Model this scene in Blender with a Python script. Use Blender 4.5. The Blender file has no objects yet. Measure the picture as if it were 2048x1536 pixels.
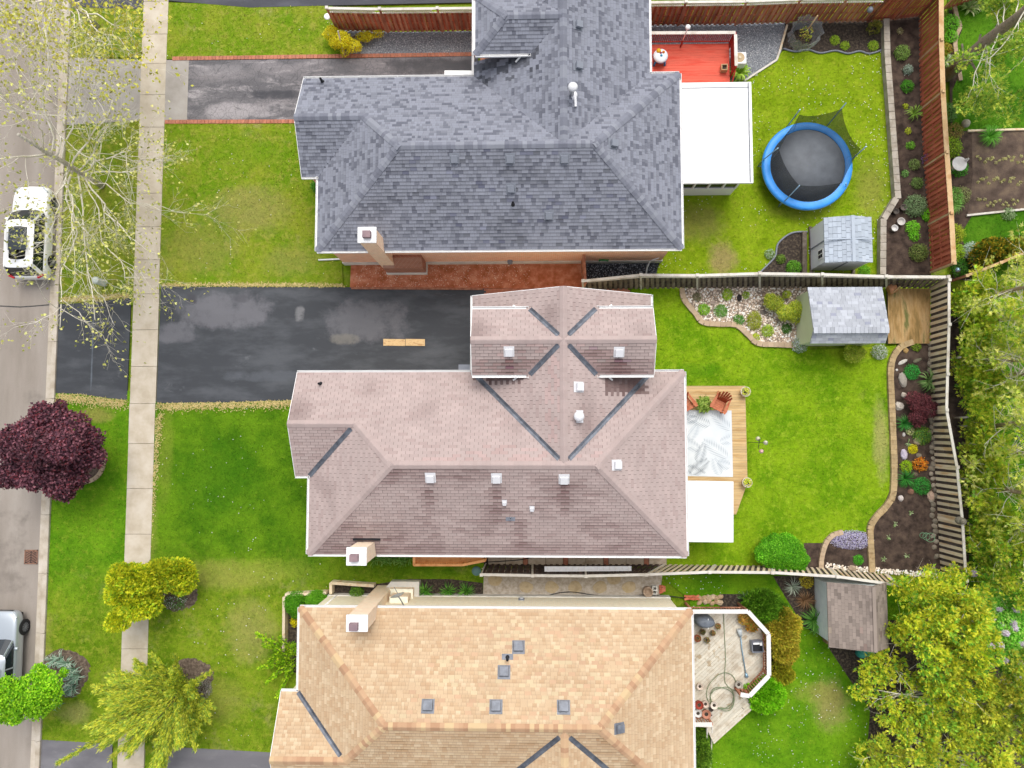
import bpy, bmesh, math, random
import numpy as np
from mathutils import Matrix, Vector, noise as mnoise

random.seed(7); rng = np.random.default_rng(7)
scene = bpy.context.scene
C = scene.collection

# ------------------------------------------------------------------ camera, sky, sun, exposure
CAM_H = 37.0; FPX = 1420.0
cam = bpy.data.cameras.new('camera'); camo = bpy.data.objects.new('camera', cam); C.objects.link(camo)
AX = math.atan(90/1420); AY = math.atan(40/1420)
camo.location = (0, 0, CAM_H); camo.rotation_euler = (AX, AY, 0)
cam.sensor_width = 36.0; cam.lens = 36.0*FPX/2048; cam.clip_start = 0.5; cam.clip_end = 600
scene.camera = camo

SUN_EL = math.radians(60); SUN_AZ = math.radians(10)      # azimuth from +Y towards +X
world = bpy.data.worlds.new('World'); scene.world = world; world.use_nodes = True
wn = world.node_tree.nodes; wl = world.node_tree.links
sky = wn.new('ShaderNodeTexSky'); sky.sky_type = 'NISHITA'; sky.sun_disc = False
sky.sun_elevation = SUN_EL; sky.sun_rotation = SUN_AZ; sky.dust_density = 4.0; sky.ozone_density = 0.6
hs = wn.new('ShaderNodeHueSaturation'); hs.inputs['Saturation'].default_value = 0.32      # thin even overcast
bg = wn['Background']; bg.inputs['Strength'].default_value = 0.15
wl.new(sky.outputs[0], hs.inputs['Color']); wl.new(hs.outputs[0], bg.inputs['Color'])
sun = bpy.data.lights.new('sun', 'SUN'); suno = bpy.data.objects.new('sun', sun); C.objects.link(suno)
sun.energy = 0.85; sun.angle = math.radians(38); sun.color = (1.0, 0.96, 0.90)
sd = Vector((math.sin(SUN_AZ)*math.cos(SUN_EL), math.cos(SUN_AZ)*math.cos(SUN_EL), math.sin(SUN_EL)))
suno.rotation_euler = sd.to_track_quat('Z', 'Y').to_euler(); suno.location = (0, 0, 60)
vs = scene.view_settings
vs.view_transform = 'Standard'; vs.look = 'None'; vs.gamma = 1.0; vs.use_curve_mapping = False; vs.exposure = 0.68
GAIN = 1.4          # what a level surface shows, divided by its base colour, under this light

# ------------------------------------------------------------------ helpers
RC = Matrix.Rotation(AY, 3, 'Y') @ Matrix.Rotation(AX, 3, 'X')
def G(px, py, z=0.0):                      # photograph pixel -> world point at height z
    d = RC @ Vector(((px-1024)/FPX, -(py-768)/FPX, -1.0)); t = (z-CAM_H)/d.z
    return (d.x*t, d.y*t, z)
def GG(pts, z=0.0): return [G(p[0], p[1], z) for p in pts]
def lin(h):
    h = h.lstrip('#'); o = []
    for i in (0, 2, 4):
        v = int(h[i:i+2], 16)/255; o.append(v/12.92 if v <= .04045 else ((v+.055)/1.055)**2.4)
    return o
def A(h, k=1.0):                           # base colour of a surface that shows colour h under GAIN
    return tuple(min(.82, max(.002, v/GAIN*k)) for v in lin(h)) + (1.0,)

MATS = {}
def nodemat(name):
    m = bpy.data.materials.new(name); m.use_nodes = True
    nt = m.node_tree; return m, nt.nodes, nt.links, nt.nodes['Principled BSDF']
def nmath(N, L, op, a, b=None, clamp=False):
    n = N.new('ShaderNodeMath'); n.operation = op; n.use_clamp = clamp
    for i, x in enumerate((a, b)):
        if x is None: continue
        if isinstance(x, (int, float)): n.inputs[i].default_value = x
        else: L.new(x, n.inputs[i])
    return n.outputs[0]
def nmix(N, L, fac, a, b, blend='MIX'):
    n = N.new('ShaderNodeMix'); n.data_type = 'RGBA'; n.blend_type = blend; n.clamp_factor = True
    for s, x in ((n.inputs[0], fac), (n.inputs[6], a), (n.inputs[7], b)):
        if isinstance(x, (int, float)): s.default_value = x
        elif isinstance(x, tuple): s.default_value = x
        else: L.new(x, s)
    return n.outputs[2]
def nnoise(N, L, vec, scale, detail=4, rough=.55, dist=0.0, out=0):
    n = N.new('ShaderNodeTexNoise'); n.inputs['Scale'].default_value = scale; n.inputs['Detail'].default_value = detail
    n.inputs['Roughness'].default_value = rough; n.inputs['Distortion'].default_value = dist
    L.new(vec, n.inputs['Vector']); return n.outputs[out]
def nramp(N, L, fac, stops):
    r = N.new('ShaderNodeValToRGB'); e = r.color_ramp.elements
    while len(e) < len(stops): e.new(.5)
    for i, (p, c) in enumerate(stops): e[i].position = p; e[i].color = c
    L.new(fac, r.inputs[0]); return r.outputs[0]
def npos(N, L, scale=None, rotz=0):
    g = N.new('ShaderNodeNewGeometry')
    if scale is None: return g.outputs['Position']
    m = N.new('ShaderNodeMapping'); m.inputs['Scale'].default_value = scale; m.inputs['Rotation'].default_value = (0, 0, rotz)
    L.new(g.outputs['Position'], m.inputs['Vector']); return m.outputs[0]
def smooth(N, L, x, lo, hi):
    m = N.new('ShaderNodeMapRange'); m.interpolation_type = 'SMOOTHSTEP'
    m.inputs['From Min'].default_value = lo; m.inputs['From Max'].default_value = hi; L.new(x, m.inputs['Value']); return m.outputs[0]
def ntint(N, L, col):
    a = N.new('ShaderNodeAttribute'); a.attribute_name = 'tint'
    return nmix(N, L, 1.0, col, a.outputs['Color'], 'MULTIPLY')
def nvalue(N, L, col, val):
    h = N.new('ShaderNodeHueSaturation'); L.new(val, h.inputs['Value'])
    L.new(col, h.inputs['Color']); return h.outputs[0]
def nbump(N, L, B, h, strength, dist=.02):
    b = N.new('ShaderNodeBump'); b.inputs['Strength'].default_value = strength; b.inputs['Distance'].default_value = dist
    L.new(h, b.inputs['Height']); L.new(b.outputs[0], B.inputs['Normal'])

def mk(name, cols, scale=3.0, rough=.8, metal=0.0, bump=0.0, bscale=60, fine=.12, fscale=45, objvar=0.0,
       spec=.3, stretch=None, rotz=0, coat=0.0, contrast=.5, local=False):
    """general surface: colours spread by noise, fine mottling, piece tint, per-object variation, relief"""
    if name in MATS: return MATS[name]
    m, N, L, B = nodemat(name)
    if local:
        tc = N.new('ShaderNodeTexCoord'); mp = N.new('ShaderNodeMapping'); mp.inputs['Scale'].default_value = stretch or (1, 1, 1)
        L.new(tc.outputs['Object'], mp.inputs['Vector']); oi = N.new('ShaderNodeObjectInfo')
        cmb = N.new('ShaderNodeCombineXYZ')
        for i in range(3): L.new(nmath(N, L, 'MULTIPLY', oi.outputs['Random'], 31.0+i*17), cmb.inputs[i])
        ad = N.new('ShaderNodeVectorMath'); L.new(mp.outputs[0], ad.inputs[0]); L.new(cmb.outputs[0], ad.inputs[1]); P = ad.outputs[0]
    else: P = npos(N, L, stretch, rotz) if stretch else npos(N, L)
    if len(cols) == 1:
        rgb = N.new('ShaderNodeRGB'); rgb.outputs[0].default_value = cols[0]; col = rgb.outputs[0]
    else:
        lo, hi = .5-.5*contrast*.6, .5+.5*contrast*.6
        col = nramp(N, L, nnoise(N, L, P, scale, 6, .6), [(lo+(hi-lo)*i/(len(cols)-1), c) for i, c in enumerate(cols)])
    if fine:
        f = nnoise(N, L, P, fscale, 3, .6)
        v = nmath(N, L, 'ADD', nmath(N, L, 'MULTIPLY', f, 2*fine*1.6), 1-fine*1.6)
        col = nvalue(N, L, col, v)
    if objvar:
        oi2 = N.new('ShaderNodeObjectInfo')
        col = nvalue(N, L, col, nmath(N, L, 'ADD', nmath(N, L, 'MULTIPLY', oi2.outputs['Random'], 2*objvar), 1-objvar))
    col = ntint(N, L, col); L.new(col, B.inputs['Base Color'])
    B.inputs['Roughness'].default_value = rough; B.inputs['Metallic'].default_value = metal
    B.inputs['Specular IOR Level'].default_value = spec; B.inputs['Coat Weight'].default_value = coat
    if coat: B.inputs['Coat Roughness'].default_value = .08
    if bump: nbump(N, L, B, nnoise(N, L, P, bscale, 4, .65), bump)
    MATS[name] = m; return m

WORLD = set()
def setprops(o, label=None, cat=None, group=None, kind=None):
    if label: o['label'] = label
    if cat: o['category'] = cat
    if group: o['group'] = group
    if kind: o['kind'] = kind
    return o
def link(o, parent=None):
    C.objects.link(o)
    if parent is not None:
        o.parent = parent
        if parent.name in WORLD: o.matrix_parent_inverse = Matrix.Translation(-parent.location)
    return o
def thing(name, label, cat, loc=(0, 0, 0), rz=0.0, group=None, world=False, scale=1.0):
    o = bpy.data.objects.new(name, None); C.objects.link(o); o.empty_display_size = .3
    o.location = loc; o.rotation_euler = (0, 0, rz); o.scale = (scale,)*3
    setprops(o, label, cat, group)
    if world: WORLD.add(o.name)
    return o
def set_tint(me, cols):
    a = me.attributes.new('tint', 'FLOAT_COLOR', 'FACE')
    a.data.foreach_set('color', np.asarray(cols, dtype=np.float32).ravel())
def np_mesh(name, verts, faces, tints=None, smooth=False):
    """fast mesh from numpy arrays: verts (n,3), faces (m,k) all the same k, tints (m,3)"""
    verts = np.asarray(verts, np.float32); faces = np.asarray(faces, np.int32); m, k = faces.shape
    me = bpy.data.meshes.new(name)
    me.vertices.add(len(verts)); me.vertices.foreach_set('co', verts.ravel())
    me.loops.add(m*k); me.loops.foreach_set('vertex_index', faces.ravel())
    me.polygons.add(m); me.polygons.foreach_set('loop_start', np.arange(0, m*k, k, dtype=np.int32))
    try: me.polygons.foreach_set('loop_total', np.full(m, k, np.int32))
    except Exception: pass
    me.update(calc_edges=True)
    if smooth: me.polygons.foreach_set('use_smooth', np.ones(m, bool))
    t = np.ones((m, 4), np.float32)
    if tints is not None: t[:, :3] = tints
    set_tint(me, t); return me

class MB:
    """collects shapes, then links them as ONE mesh object"""
    def __init__(s): s.v = []; s.f = []; s.t = []; s.sm = []
    def face(s, idx, tint=1.0, smooth=False):
        s.f.append(tuple(idx)); s.t.append((tint,)*3 if isinstance(tint, (int, float)) else tuple(tint)); s.sm.append(smooth)
    def poly(s, pts, tint=1.0):
        b = len(s.v); s.v += [tuple(p) for p in pts]; s.face(range(b, b+len(pts)), tint); return s
    def box(s, c, d, rz=0.0, tint=1.0, rot=None):
        b = len(s.v); cx, cy, cz = c; hx, hy, hz = d[0]/2, d[1]/2, d[2]/2
        R = rot if rot is not None else Matrix.Rotation(rz, 3, 'Z')
        for x, y, z in ((-1, -1, -1), (1, -1, -1), (1, 1, -1), (-1, 1, -1), (-1, -1, 1), (1, -1, 1), (1, 1, 1), (-1, 1, 1)):
            p = R @ Vector((x*hx, y*hy, z*hz)); s.v.append((p.x+cx, p.y+cy, p.z+cz))
        for q in ((0, 3, 2, 1), (4, 5, 6, 7), (0, 1, 5, 4), (1, 2, 6, 5), (2, 3, 7, 6), (3, 0, 4, 7)): s.face([b+i for i in q], tint)
        return s
    def beam(s, p0, p1, w, h, up=(0, 0, 1), tint=1.0):          # box from p0 to p1, w across, h along up
        p0 = Vector(p0); p1 = Vector(p1); d = (p1-p0); n = d.length
        if n < 1e-6: return s
        d /= n; u = Vector(up); side = d.cross(u)
        if side.length < 1e-5: side = d.cross(Vector((1, 0, 0)))
        side.normalize(); u = side.cross(d).normalized()
        R = Matrix((d, side, u)).transposed()
        return s.box((p0+p1)/2, (n, w, h), tint=tint, rot=R)
    def prism(s, poly, z0, z1, tint=1.0, bottom=True):
        a = sum(poly[i][0]*poly[(i+1) % len(poly)][1]-poly[(i+1) % len(poly)][0]*poly[i][1] for i in range(len(poly)))
        if a < 0: poly = poly[::-1]
        b = len(s.v); n = len(poly)
        s.v += [(p[0], p[1], z0) for p in poly]+[(p[0], p[1], z1) for p in poly]
        s.face(range(b+n, b+2*n), tint)
        if bottom: s.face(range(b+n-1, b-1, -1), tint)
        for i in range(n): s.face((b+i, b+(i+1) % n, b+n+(i+1) % n, b+n+i), tint)
        return s
    def tube(s, pts, r, n=8, cap=True, tint=1.0, smooth=True):
        pts = [Vector(p) for p in pts]; r = r if hasattr(r, '__len__') else [r]*len(pts)
        b = len(s.v); ref = None
        for i, p in enumerate(pts):
            d = (pts[min(i+1, len(pts)-1)]-pts[max(i-1, 0)]).normalized()
            if ref is None:
                ref = d.cross(Vector((0, 0, 1)))
                if ref.length < 1e-3: ref = Vector((1, 0, 0))
            ref = (ref-d*ref.dot(d))
            ref = ref.normalized() if ref.length > 1e-6 else Vector((1, 0, 0)); o = d.cross(ref)
            for k in range(n):
                a = 2*math.pi*k/n; q = p+(ref*math.cos(a)+o*math.sin(a))*r[i]; s.v.append((q.x, q.y, q.z))
        for i in range(len(pts)-1):
            for k in range(n):
                s.face((b+i*n+k, b+i*n+(k+1) % n, b+(i+1)*n+(k+1) % n, b+(i+1)*n+k), tint, smooth)
        if cap:
            s.face([b+k for k in range(n-1, -1, -1)], tint); e = b+(len(pts)-1)*n; s.face([e+k for k in range(n)], tint)
        return s
    def lathe(s, c, prof, n=16, tint=1.0, smooth=True, sx=1.0, sy=1.0, capb=True, capt=True):   # prof: (radius, z) from bottom to top
        b = len(s.v)
        for r, z in prof:
            for k in range(n):
                a = 2*math.pi*k/n; s.v.append((c[0]+r*math.cos(a)*sx, c[1]+r*math.sin(a)*sy, c[2]+z))
        for i in range(len(prof)-1):
            for k in range(n): s.face((b+i*n+k, b+i*n+(k+1) % n, b+(i+1)*n+(k+1) % n, b+(i+1)*n+k), tint, smooth)
        if capb: s.face([b+k for k in range(n-1, -1, -1)], tint)
        if capt: e = b+(len(prof)-1)*n; s.face([e+k for k in range(n)], tint)
        return s
    def mesh(s, name, mat):
        me = bpy.data.meshes.new(name); me.from_pydata(s.v, [], s.f)
        me.polygons.foreach_set('use_smooth', s.sm)
        set_tint(me, [t+(1.0,) for t in s.t]); me.materials.append(mat); return me
    def build(s, name, mat, parent=None, label=None, cat=None, group=None, kind=None):
        o = bpy.data.objects.new(name, s.mesh(name, mat)); link(o, parent)
        return setprops(o, label, cat, group, kind)
def inst(name, me, mw, parent=None):
    o = bpy.data.objects.new(name, me); o.matrix_basis = mw; return link(o, parent)
def bevel(o, w=.01, seg=2):
    m = o.modifiers.new('bevel', 'BEVEL'); m.width = w; m.segments = seg; m.limit_method = 'ANGLE'; return o
_bx = {}
def boxmesh(d, mat, key=''):
    k = (round(d[0], 3), round(d[1], 3), round(d[2], 3), mat.name, key)
    if k not in _bx: _bx[k] = MB().box((0, 0, 0), d).mesh('piece', mat)
    return _bx[k]
def piece(name, p0, p1, w, h, mat, parent, up=(0, 0, 1)):       # a board / slat / rail between two points, unit box scaled
    p0 = Vector(p0); p1 = Vector(p1); d = p1-p0; n = d.length; d /= n; u = Vector(up); sd_ = d.cross(u)
    if sd_.length < 1e-5: sd_ = d.cross(Vector((1, 0, 0)))
    sd_.normalize(); u = sd_.cross(d).normalized()
    M = Matrix.Translation((p0+p1)/2) @ Matrix((d, sd_, u)).transposed().to_4x4() @ Matrix.Diagonal((n, w, h, 1))
    return inst(name, boxmesh((1, 1, 1), mat), M, parent)
def inside(poly, x, y):
    r = False; n = len(poly); j = n-1
    for i in range(n):
        xi, yi = poly[i][0], poly[i][1]; xj, yj = poly[j][0], poly[j][1]
        if (yi > y) != (yj > y) and x < (xj-xi)*(y-yi)/(yj-yi)+xi: r = not r
        j = i
    return r
def inside_np(poly, P):
    x, y = P[:, 0], P[:, 1]; r = np.zeros(len(P), bool); j = len(poly)-1
    for i in range(len(poly)):
        xi, yi = poly[i][0], poly[i][1]; xj, yj = poly[j][0], poly[j][1]
        if yi != yj: r ^= ((yi > y) != (yj > y)) & (x < (xj-xi)*(y-yi)/(yj-yi)+xi)
        j = i
    return r
def smoothline(pts, k=6):                   # Catmull-Rom through the points
    P = [Vector(p) for p in pts]; out = []
    for i in range(len(P)-1):
        a, b, c, d = P[max(i-1, 0)], P[i], P[i+1], P[min(i+2, len(P)-1)]
        for t in range(k):
            t /= k; out.append(.5*((2*b)+(c-a)*t+(2*a-5*b+4*c-d)*t*t+(3*b-a-3*c+d)*t**3))
    out.append(P[-1]); return out
def along(pts, step):                       # points at even spacing along a polyline, with directions
    P = [Vector(p) for p in pts]; res = []; s = 0.0; nxt = step/2
    for a, b in zip(P, P[1:]):
        l = (b-a).length
        while nxt <= s+l and l > 0:
            res.append((a.lerp(b, (nxt-s)/l), (b-a)/l)); nxt += step
        s += l
    return res
def sheet(name, poly, z, mat, kind='structure', **kw):
    o = MB().prism([(p[0], p[1]) for p in poly], z-.06, z, bottom=False).build(name, mat, kind=kind, **kw); return o
# ================================================================== THE SETTING
XK = -25.30; XR = -25.86                    # kerb back, gutter front
XS0 = G(266, 620)[0]; XS1 = G(317, 620)[0]  # pavement edges
COVER = []                                   # what grass must not grow on
LAWNS = []
def cover(name, poly, z, mat, **kw):
    poly = [(p[0], p[1]) for p in poly]; COVER.append(poly); return sheet(name, poly, z, mat, **kw)

def lawnmat(name, g1, g2, y1, dry, yamt=.5, damt=.62, fine=.2, other=None, y0=0, y1_=1, blobs=()):
    """turf: two greens in drifts, yellow wisps, dry patches, fine mottling; may pass into a second turf southwards"""
    m, N, L, B = nodemat(name); P = npos(N, L)
    def turf(g1, g2, y1, dry, yamt, damt):
        c = nmix(N, L, smooth(N, L, nnoise(N, L, P, .5, 6, .65), .36, .64), A(g1), A(g2))
        c = nmix(N, L, smooth(N, L, nnoise(N, L, P, 2.4, 9, .78, .3), yamt, yamt+.2), c, A(y1))
        sh = npos(N, L, (1, 1, 1)); sh.node.inputs['Location'].default_value = (37, 11, 5)
        return nmix(N, L, nmath(N, L, 'MULTIPLY', smooth(N, L, nnoise(N, L, sh, .42, 10, .76), damt, damt+.2), .8), c, A(dry))
    c = turf(g1, g2, y1, dry, yamt, damt)
    if other:
        sp = N.new('ShaderNodeSeparateXYZ'); L.new(P, sp.inputs[0])
        yy = nmath(N, L, 'ADD', sp.outputs[1], nmath(N, L, 'MULTIPLY', nmath(N, L, 'SUBTRACT', nnoise(N, L, P, .45, 8, .7), .5), 5.0))
        c = nmix(N, L, smooth(N, L, yy, y1_, y0), turf(*other), c) if y1_ < y0 else c
    if blobs:
        sx = N.new('ShaderNodeSeparateXYZ'); L.new(P, sx.inputs[0]); wn_ = nnoise(N, L, P, 1.3, 9, .78)
    for (px, py, rx, ry, hx, amt) in blobs:
        g = G(px, py)
        dx = nmath(N, L, 'POWER', nmath(N, L, 'DIVIDE', nmath(N, L, 'SUBTRACT', sx.outputs[0], g[0]), rx), 2); dy = nmath(N, L, 'POWER', nmath(N, L, 'DIVIDE', nmath(N, L, 'SUBTRACT', sx.outputs[1], g[1]), ry), 2)
        d = nmath(N, L, 'ADD', nmath(N, L, 'ADD', dx, dy), nmath(N, L, 'MULTIPLY', wn_, 2.6))
        c = nmix(N, L, nmath(N, L, 'MULTIPLY', nmath(N, L, 'SUBTRACT', 1.0, smooth(N, L, d, 1.2, 2.5)), amt), c, A(hx))
    f = nnoise(N, L, P, 5, 9, .85)
    c = nvalue(N, L, c, nmath(N, L, 'ADD', nmath(N, L, 'MULTIPLY', f, 7.0*fine), 1-3.5*fine))
    c = ntint(N, L, c); L.new(c, B.inputs['Base Color'])
    B.inputs['Roughness'].default_value = .9; B.inputs['Specular IOR Level'].default_value = .12
    nbump(N, L, B, nnoise(N, L, P, 30, 5, .7), .6, .04); return m
FC = ('#63860f', '#86a022', '#98a434', '#aaa066', .46, .52)
LM = dict(
    front_a=lawnmat('grass_front_north', '#90a02a', '#6f9412', '#a2a642', '#aaa26c', .46, .54, .22, blobs=[(500, 420, 2.6, 1.6, '#a09a58', .7), (400, 500, 2.4, 1.6, '#9c9c4c', .6), (580, 520, 1.8, 1.0, '#a09a54', .5), (500, 310, 3, .8, '#6c9610', .5)]),
    boul_a=lawnmat('grass_verge_north', '#8e9c2e', '#6f8c1a', '#a09f40', '#a69660', .46, .54, .22),
    front_b=lawnmat('grass_front_middle', '#4a780a', '#6a9416', '#7d9f24', '#98a244', .54, .64, .22, FC, -5.6, -9.2, [(450, 1150, 3.4, .9, '#a5a64e', .7), (500, 1260, 1.6, 1.9, '#a8a45a', .7), (440, 1400, 1.6, 1.4, '#9ca046', .6), (560, 1140, 2.4, .7, '#98a83c', .5), (330, 900, .5, 3.4, '#8a9c34', .6), (300, 1060, .5, 2.6, '#94a040', .6), (440, 960, 2.6, 2.4, '#3f7406', .6)]),
    front_c=lawnmat('grass_front_south', *FC),
    boul_b=lawnmat('grass_verge_south', '#588c0e', '#74a41a', '#8ca62c', '#a69e5a', .5, .62, .22, FC, -6.0, -10.5, [(190, 830, 1.2, .5, '#a6a052', .8), (150, 1425, 1.0, .7, '#a8a460', .7), (90, 1290, .5, 2, '#9ca044', .6)]),
    back_a=lawnmat('grass_back_north', '#7e9e0c', '#96b21e', '#a6b430', '#aca85a', .48, .60, .22, blobs=[(1445, 520, .9, 1.2, '#b09c68', .85), (1400, 445, 1.4, 1.2, '#a09a54', .7), (1740, 380, 1.0, 1.8, '#a09c4c', .6), (1600, 420, 2, .6, '#9aa03c', .5)]),
    back_b=lawnmat('grass_back_middle', '#6a980a', '#8fb21a', '#a0bc2e', '#b0b254', .48, .62, .26, blobs=[(1762, 880, .5, 2.4, '#b4b06a', .8), (1720, 700, 2.2, .5, '#a8b42a', .6), (1400, 740, 1.2, .5, '#4f8a08', .6)]),
    back_c=lawnmat('grass_back_south', '#558a0a', '#76a418', '#88aa24', '#a09856', .52, .58, .22, blobs=[(1660, 1410, 1.1, 1.5, '#a39a5c', .85), (1640, 1385, 1.4, .6, '#9c9a4e', .6)]),
    east=lawnmat('grass_east_garden', '#447a0e', '#62961c', '#6e9828', '#8a9446', .52, .66, .22))

soil = mk('soil', [A('#3c322d'), A('#55473f'), A('#67574c')], scale=2.5, rough=.95, bump=.8, bscale=40, fine=.25, fscale=60, spec=.1)
mulch = mk('mulch', [A('#3a3430'), A('#4d443d'), A('#6f6354')], scale=9, rough=.95, bump=1.0, bscale=45, fine=.3, fscale=70, spec=.1)
mulch2 = mk('bark_mulch', [A('#5c4f45'), A('#75665a'), A('#8f7f6e')], scale=7, rough=.95, bump=1.0, bscale=45, fine=.3, fscale=60, spec=.1)
veg_soil = mk('vegetable_soil', [A('#54473f'), A('#6b5b51'), A('#83715f')], scale=1.4, rough=.95, bump=.9, bscale=30, fine=.25, fscale=50, spec=.1)
concrete = mk('pavement_concrete', [A('#c9bba5'), A('#d6c9b4'), A('#dfd4c2')], scale=1.3, rough=.85, bump=.15, bscale=90, fine=.06, fscale=70, objvar=.05)
kerbmat = mk('kerb_concrete', [A('#b9ab97'), A('#cfc3b1'), A('#dcd2c4')], scale=1.1, rough=.85, bump=.2, bscale=70, fine=.09, objvar=.04)
found = mk('foundation_concrete', [A('#c4c1b8',1.3), A('#d4d2cb',1.3), A('#dedad0',1.3)], scale=1.1, rough=.85, bump=.15, fine=.07)

def roadmat():
    m, N, L, B = nodemat('road_asphalt'); P = npos(N, L); S = npos(N, L, (1.0, .18, 1))
    c = nramp(N, L, nnoise(N, L, S, .7, 6, .6), [(.3, A('#988e83')), (.5, A('#a79d93')), (.7, A('#b6ada3'))])
    c = nmix(N, L, smooth(N, L, nnoise(N, L, P, .35, 5, .6), .55, .7), c, A('#8d847b'))
    c = nvalue(N, L, c, nmath(N, L, 'ADD', nmath(N, L, 'MULTIPLY', nnoise(N, L, P, 80, 2, .7), .55), .72))
    L.new(c, B.inputs['Base Color']); B.inputs['Roughness'].default_value = .9; B.inputs['Specular IOR Level'].default_value = .2
    nbump(N, L, B, nnoise(N, L, P, 120, 2), .25, .01); return m
def asphalt(name, dark, mid, light, patches=(), cracks=0.0, worn=.6):
    """sealed drive: dark coat, worn lighter patches (ellipses with ragged edges), cracks"""
    m, N, L, B = nodemat(name); P = npos(N, L); S = npos(N, L, (.35, 1.0, 1))
    c = nmix(N, L, smooth(N, L, nnoise(N, L, S, .9, 6, .62), .42, .66), A(dark), A(mid))
    c = nmix(N, L, smooth(N, L, nnoise(N, L, S, 1.6, 7, .7, .5), worn, worn+.2), c, A(light))
    w = nnoise(N, L, P, 1.1, 8, .7)
    sep = N.new('ShaderNodeSeparateXYZ'); L.new(P, sep.inputs[0])
    for (x, y, rx, ry, hexc, amt) in patches:
        dx = nmath(N, L, 'POWER', nmath(N, L, 'ABSOLUTE', nmath(N, L, 'DIVIDE', nmath(N, L, 'SUBTRACT', sep.outputs[0], x), rx)), 3)
        dy = nmath(N, L, 'POWER', nmath(N, L, 'ABSOLUTE', nmath(N, L, 'DIVIDE', nmath(N, L, 'SUBTRACT', sep.outputs[1], y), ry)), 3)
        d = nmath(N, L, 'ADD', nmath(N, L, 'ADD', dx, dy), nmath(N, L, 'MULTIPLY', w, 3.4))
        k = nmath(N, L, 'SUBTRACT', 1.0, smooth(N, L, d, 1.7, 2.9))
        c = nmix(N, L, nmath(N, L, 'MULTIPLY', k, amt), c, A(hexc))
    if cracks:
        dv = N.new('ShaderNodeVectorMath'); dv.operation = 'MULTIPLY_ADD'
        L.new(nnoise(N, L, P, 2.2, 4, .6, 0, 1), dv.inputs[0]); dv.inputs[1].default_value = (.35, .35, 0); L.new(P, dv.inputs[2])
        for sc, th in ((cracks, .02), (cracks*.35, .012)):
            v = N.new('ShaderNodeTexVoronoi'); v.feature = 'DISTANCE_TO_EDGE'; v.inputs['Scale'].default_value = sc
            L.new(dv.outputs[0], v.inputs['Vector'])
            k = nmath(N, L, 'SUBTRACT', 1.0, smooth(N, L, v.outputs['Distance'], 0, th*2.2))
            c = nmix(N, L, nmath(N, L, 'MULTIPLY', k, .5), c, A('#4c4b4f'))
    c = nvalue(N, L, c, nmath(N, L, 'ADD', nmath(N, L, 'MULTIPLY', nnoise(N, L, P, 60, 3, .7), .5), .75))
    L.new(c, B.inputs['Base Color']); B.inputs['Roughness'].default_value = .75; B.inputs['Specular IOR Level'].default_value = .3
    nbump(N, L, B, nnoise(N, L, P, 110, 2), .3, .01); return m

ground = sheet('ground', [(-150, -150), (150, -150), (150, 150), (-150, 150)], -.09, LM['front_c'])
# ---- lawns (each yard keeps its own turf)
def lawn(poly, key, z=0.0, dens=200):
    poly = [(p[0], p[1]) for p in poly]; LAWNS.append((poly, key, dens)); return sheet('lawn', poly, z, LM[key])
yA1 = G(450, 245)[1]; yA2 = G(450, 575)[1]; yB1 = G(450, 806)[1]
lawn([(XS1, yA1), (-10.6, yA1), (-10, 7.4), (XS1, 7.45)], 'front_a')
lawn([(XS1, 23.35), G(665, 12), G(684, 112), (XS1, G(345, 118)[1])], 'front_a')
lawn([(XK, 23.3), (XS0, 23.3), (XS0, 20.3), (XK, 20.3)], 'boul_a')
lawn([(XK, 16.9), (XS0, 16.9), (XS0, 6.6), (XK, 6.3)], 'boul_a')
lawn([(XS1, yB1+.1), G(600, 800), (-9.9, -1), (-9.9, -6), (-1.8, -6), (-1.8, -8), (-9, -9), (-10.5, -16.8), (XS1, -16.4)], 'front_b')
lawn([(XK, 2.4), (XS0, 2.0), (XS0, -16.3), (XK, -16.3)], 'boul_b')
lawn([G(1300, 152), G(1480, 160), G(1570, 100), G(1775, 96), G(1775, 190), G(1800, 395), G(1768, 440), G(1768, 550), G(1300, 552)], 'back_a')
lawn([(5.2, 7.3), G(1620, 565), G(1620, 700), G(1815, 690), G(1790, 730), G(1790, 960), G(1750, 1042), G(1740, 1136), G(1545, 1131), G(1320, 1131), (5.5, -5.6)], 'back_b')
lawn([G(1318, 1150), G(1545, 1148), G(1900, 1165), G(1900, 1700), G(1380, 1700), G(1380, 1200)], 'back_c')
lawn([G(1895, -60), G(2200, -60), G(2200, 600), G(1905, 555)], 'east')
lawn([(20.9, 7), (30, 7), (30, -22), (20.9, -22)], 'east', -.004, 150)

# ---- road, gutter and kerb, pavement
road = sheet('road', [(-60, -80), (XR, -80), (XR, 80), (-60, 80)], -.02, roadmat()); COVER.append([(-60, -80), (XK, -80), (XK, 80), (-60, 80)])
tar = mk('tar_seal', [A('#3a3a3e'), A('#55534f')], scale=6, rough=.6, fine=.1)
sl = [G(-120, 611), G(0, 612), G(40, 614), G(70, 612), (XR, G(0, 610)[1], 0)]
MB().poly([(p[0], p[1]+.035, -.016) for p in sl[::-1]]+[(p[0], p[1]-.03, -.016) for p in sl]).build('tar_strip', tar, kind='structure')
kerb = thing('kerb', None, None, (XK, 0, 0), world=True); kerb['kind'] = 'structure'
y = 26.0
while y > -24:
    n = 3.05 if random.random() < .7 else 2.4
    o = MB().box((-25.43, y-n/2, .02), (.24, n-.012, .2)).build('kerbstone', kerbmat, kerb); bevel(o, .03)
    MB().box((-25.705, y-n/2, -.06), (.30, n-.012, .1)).build('gutter_slab', kerbmat, kerb)
    y -= n
side = thing('sidewalk', None, None, (XS1, 0, 0), world=True); side['kind'] = 'structure'
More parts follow.
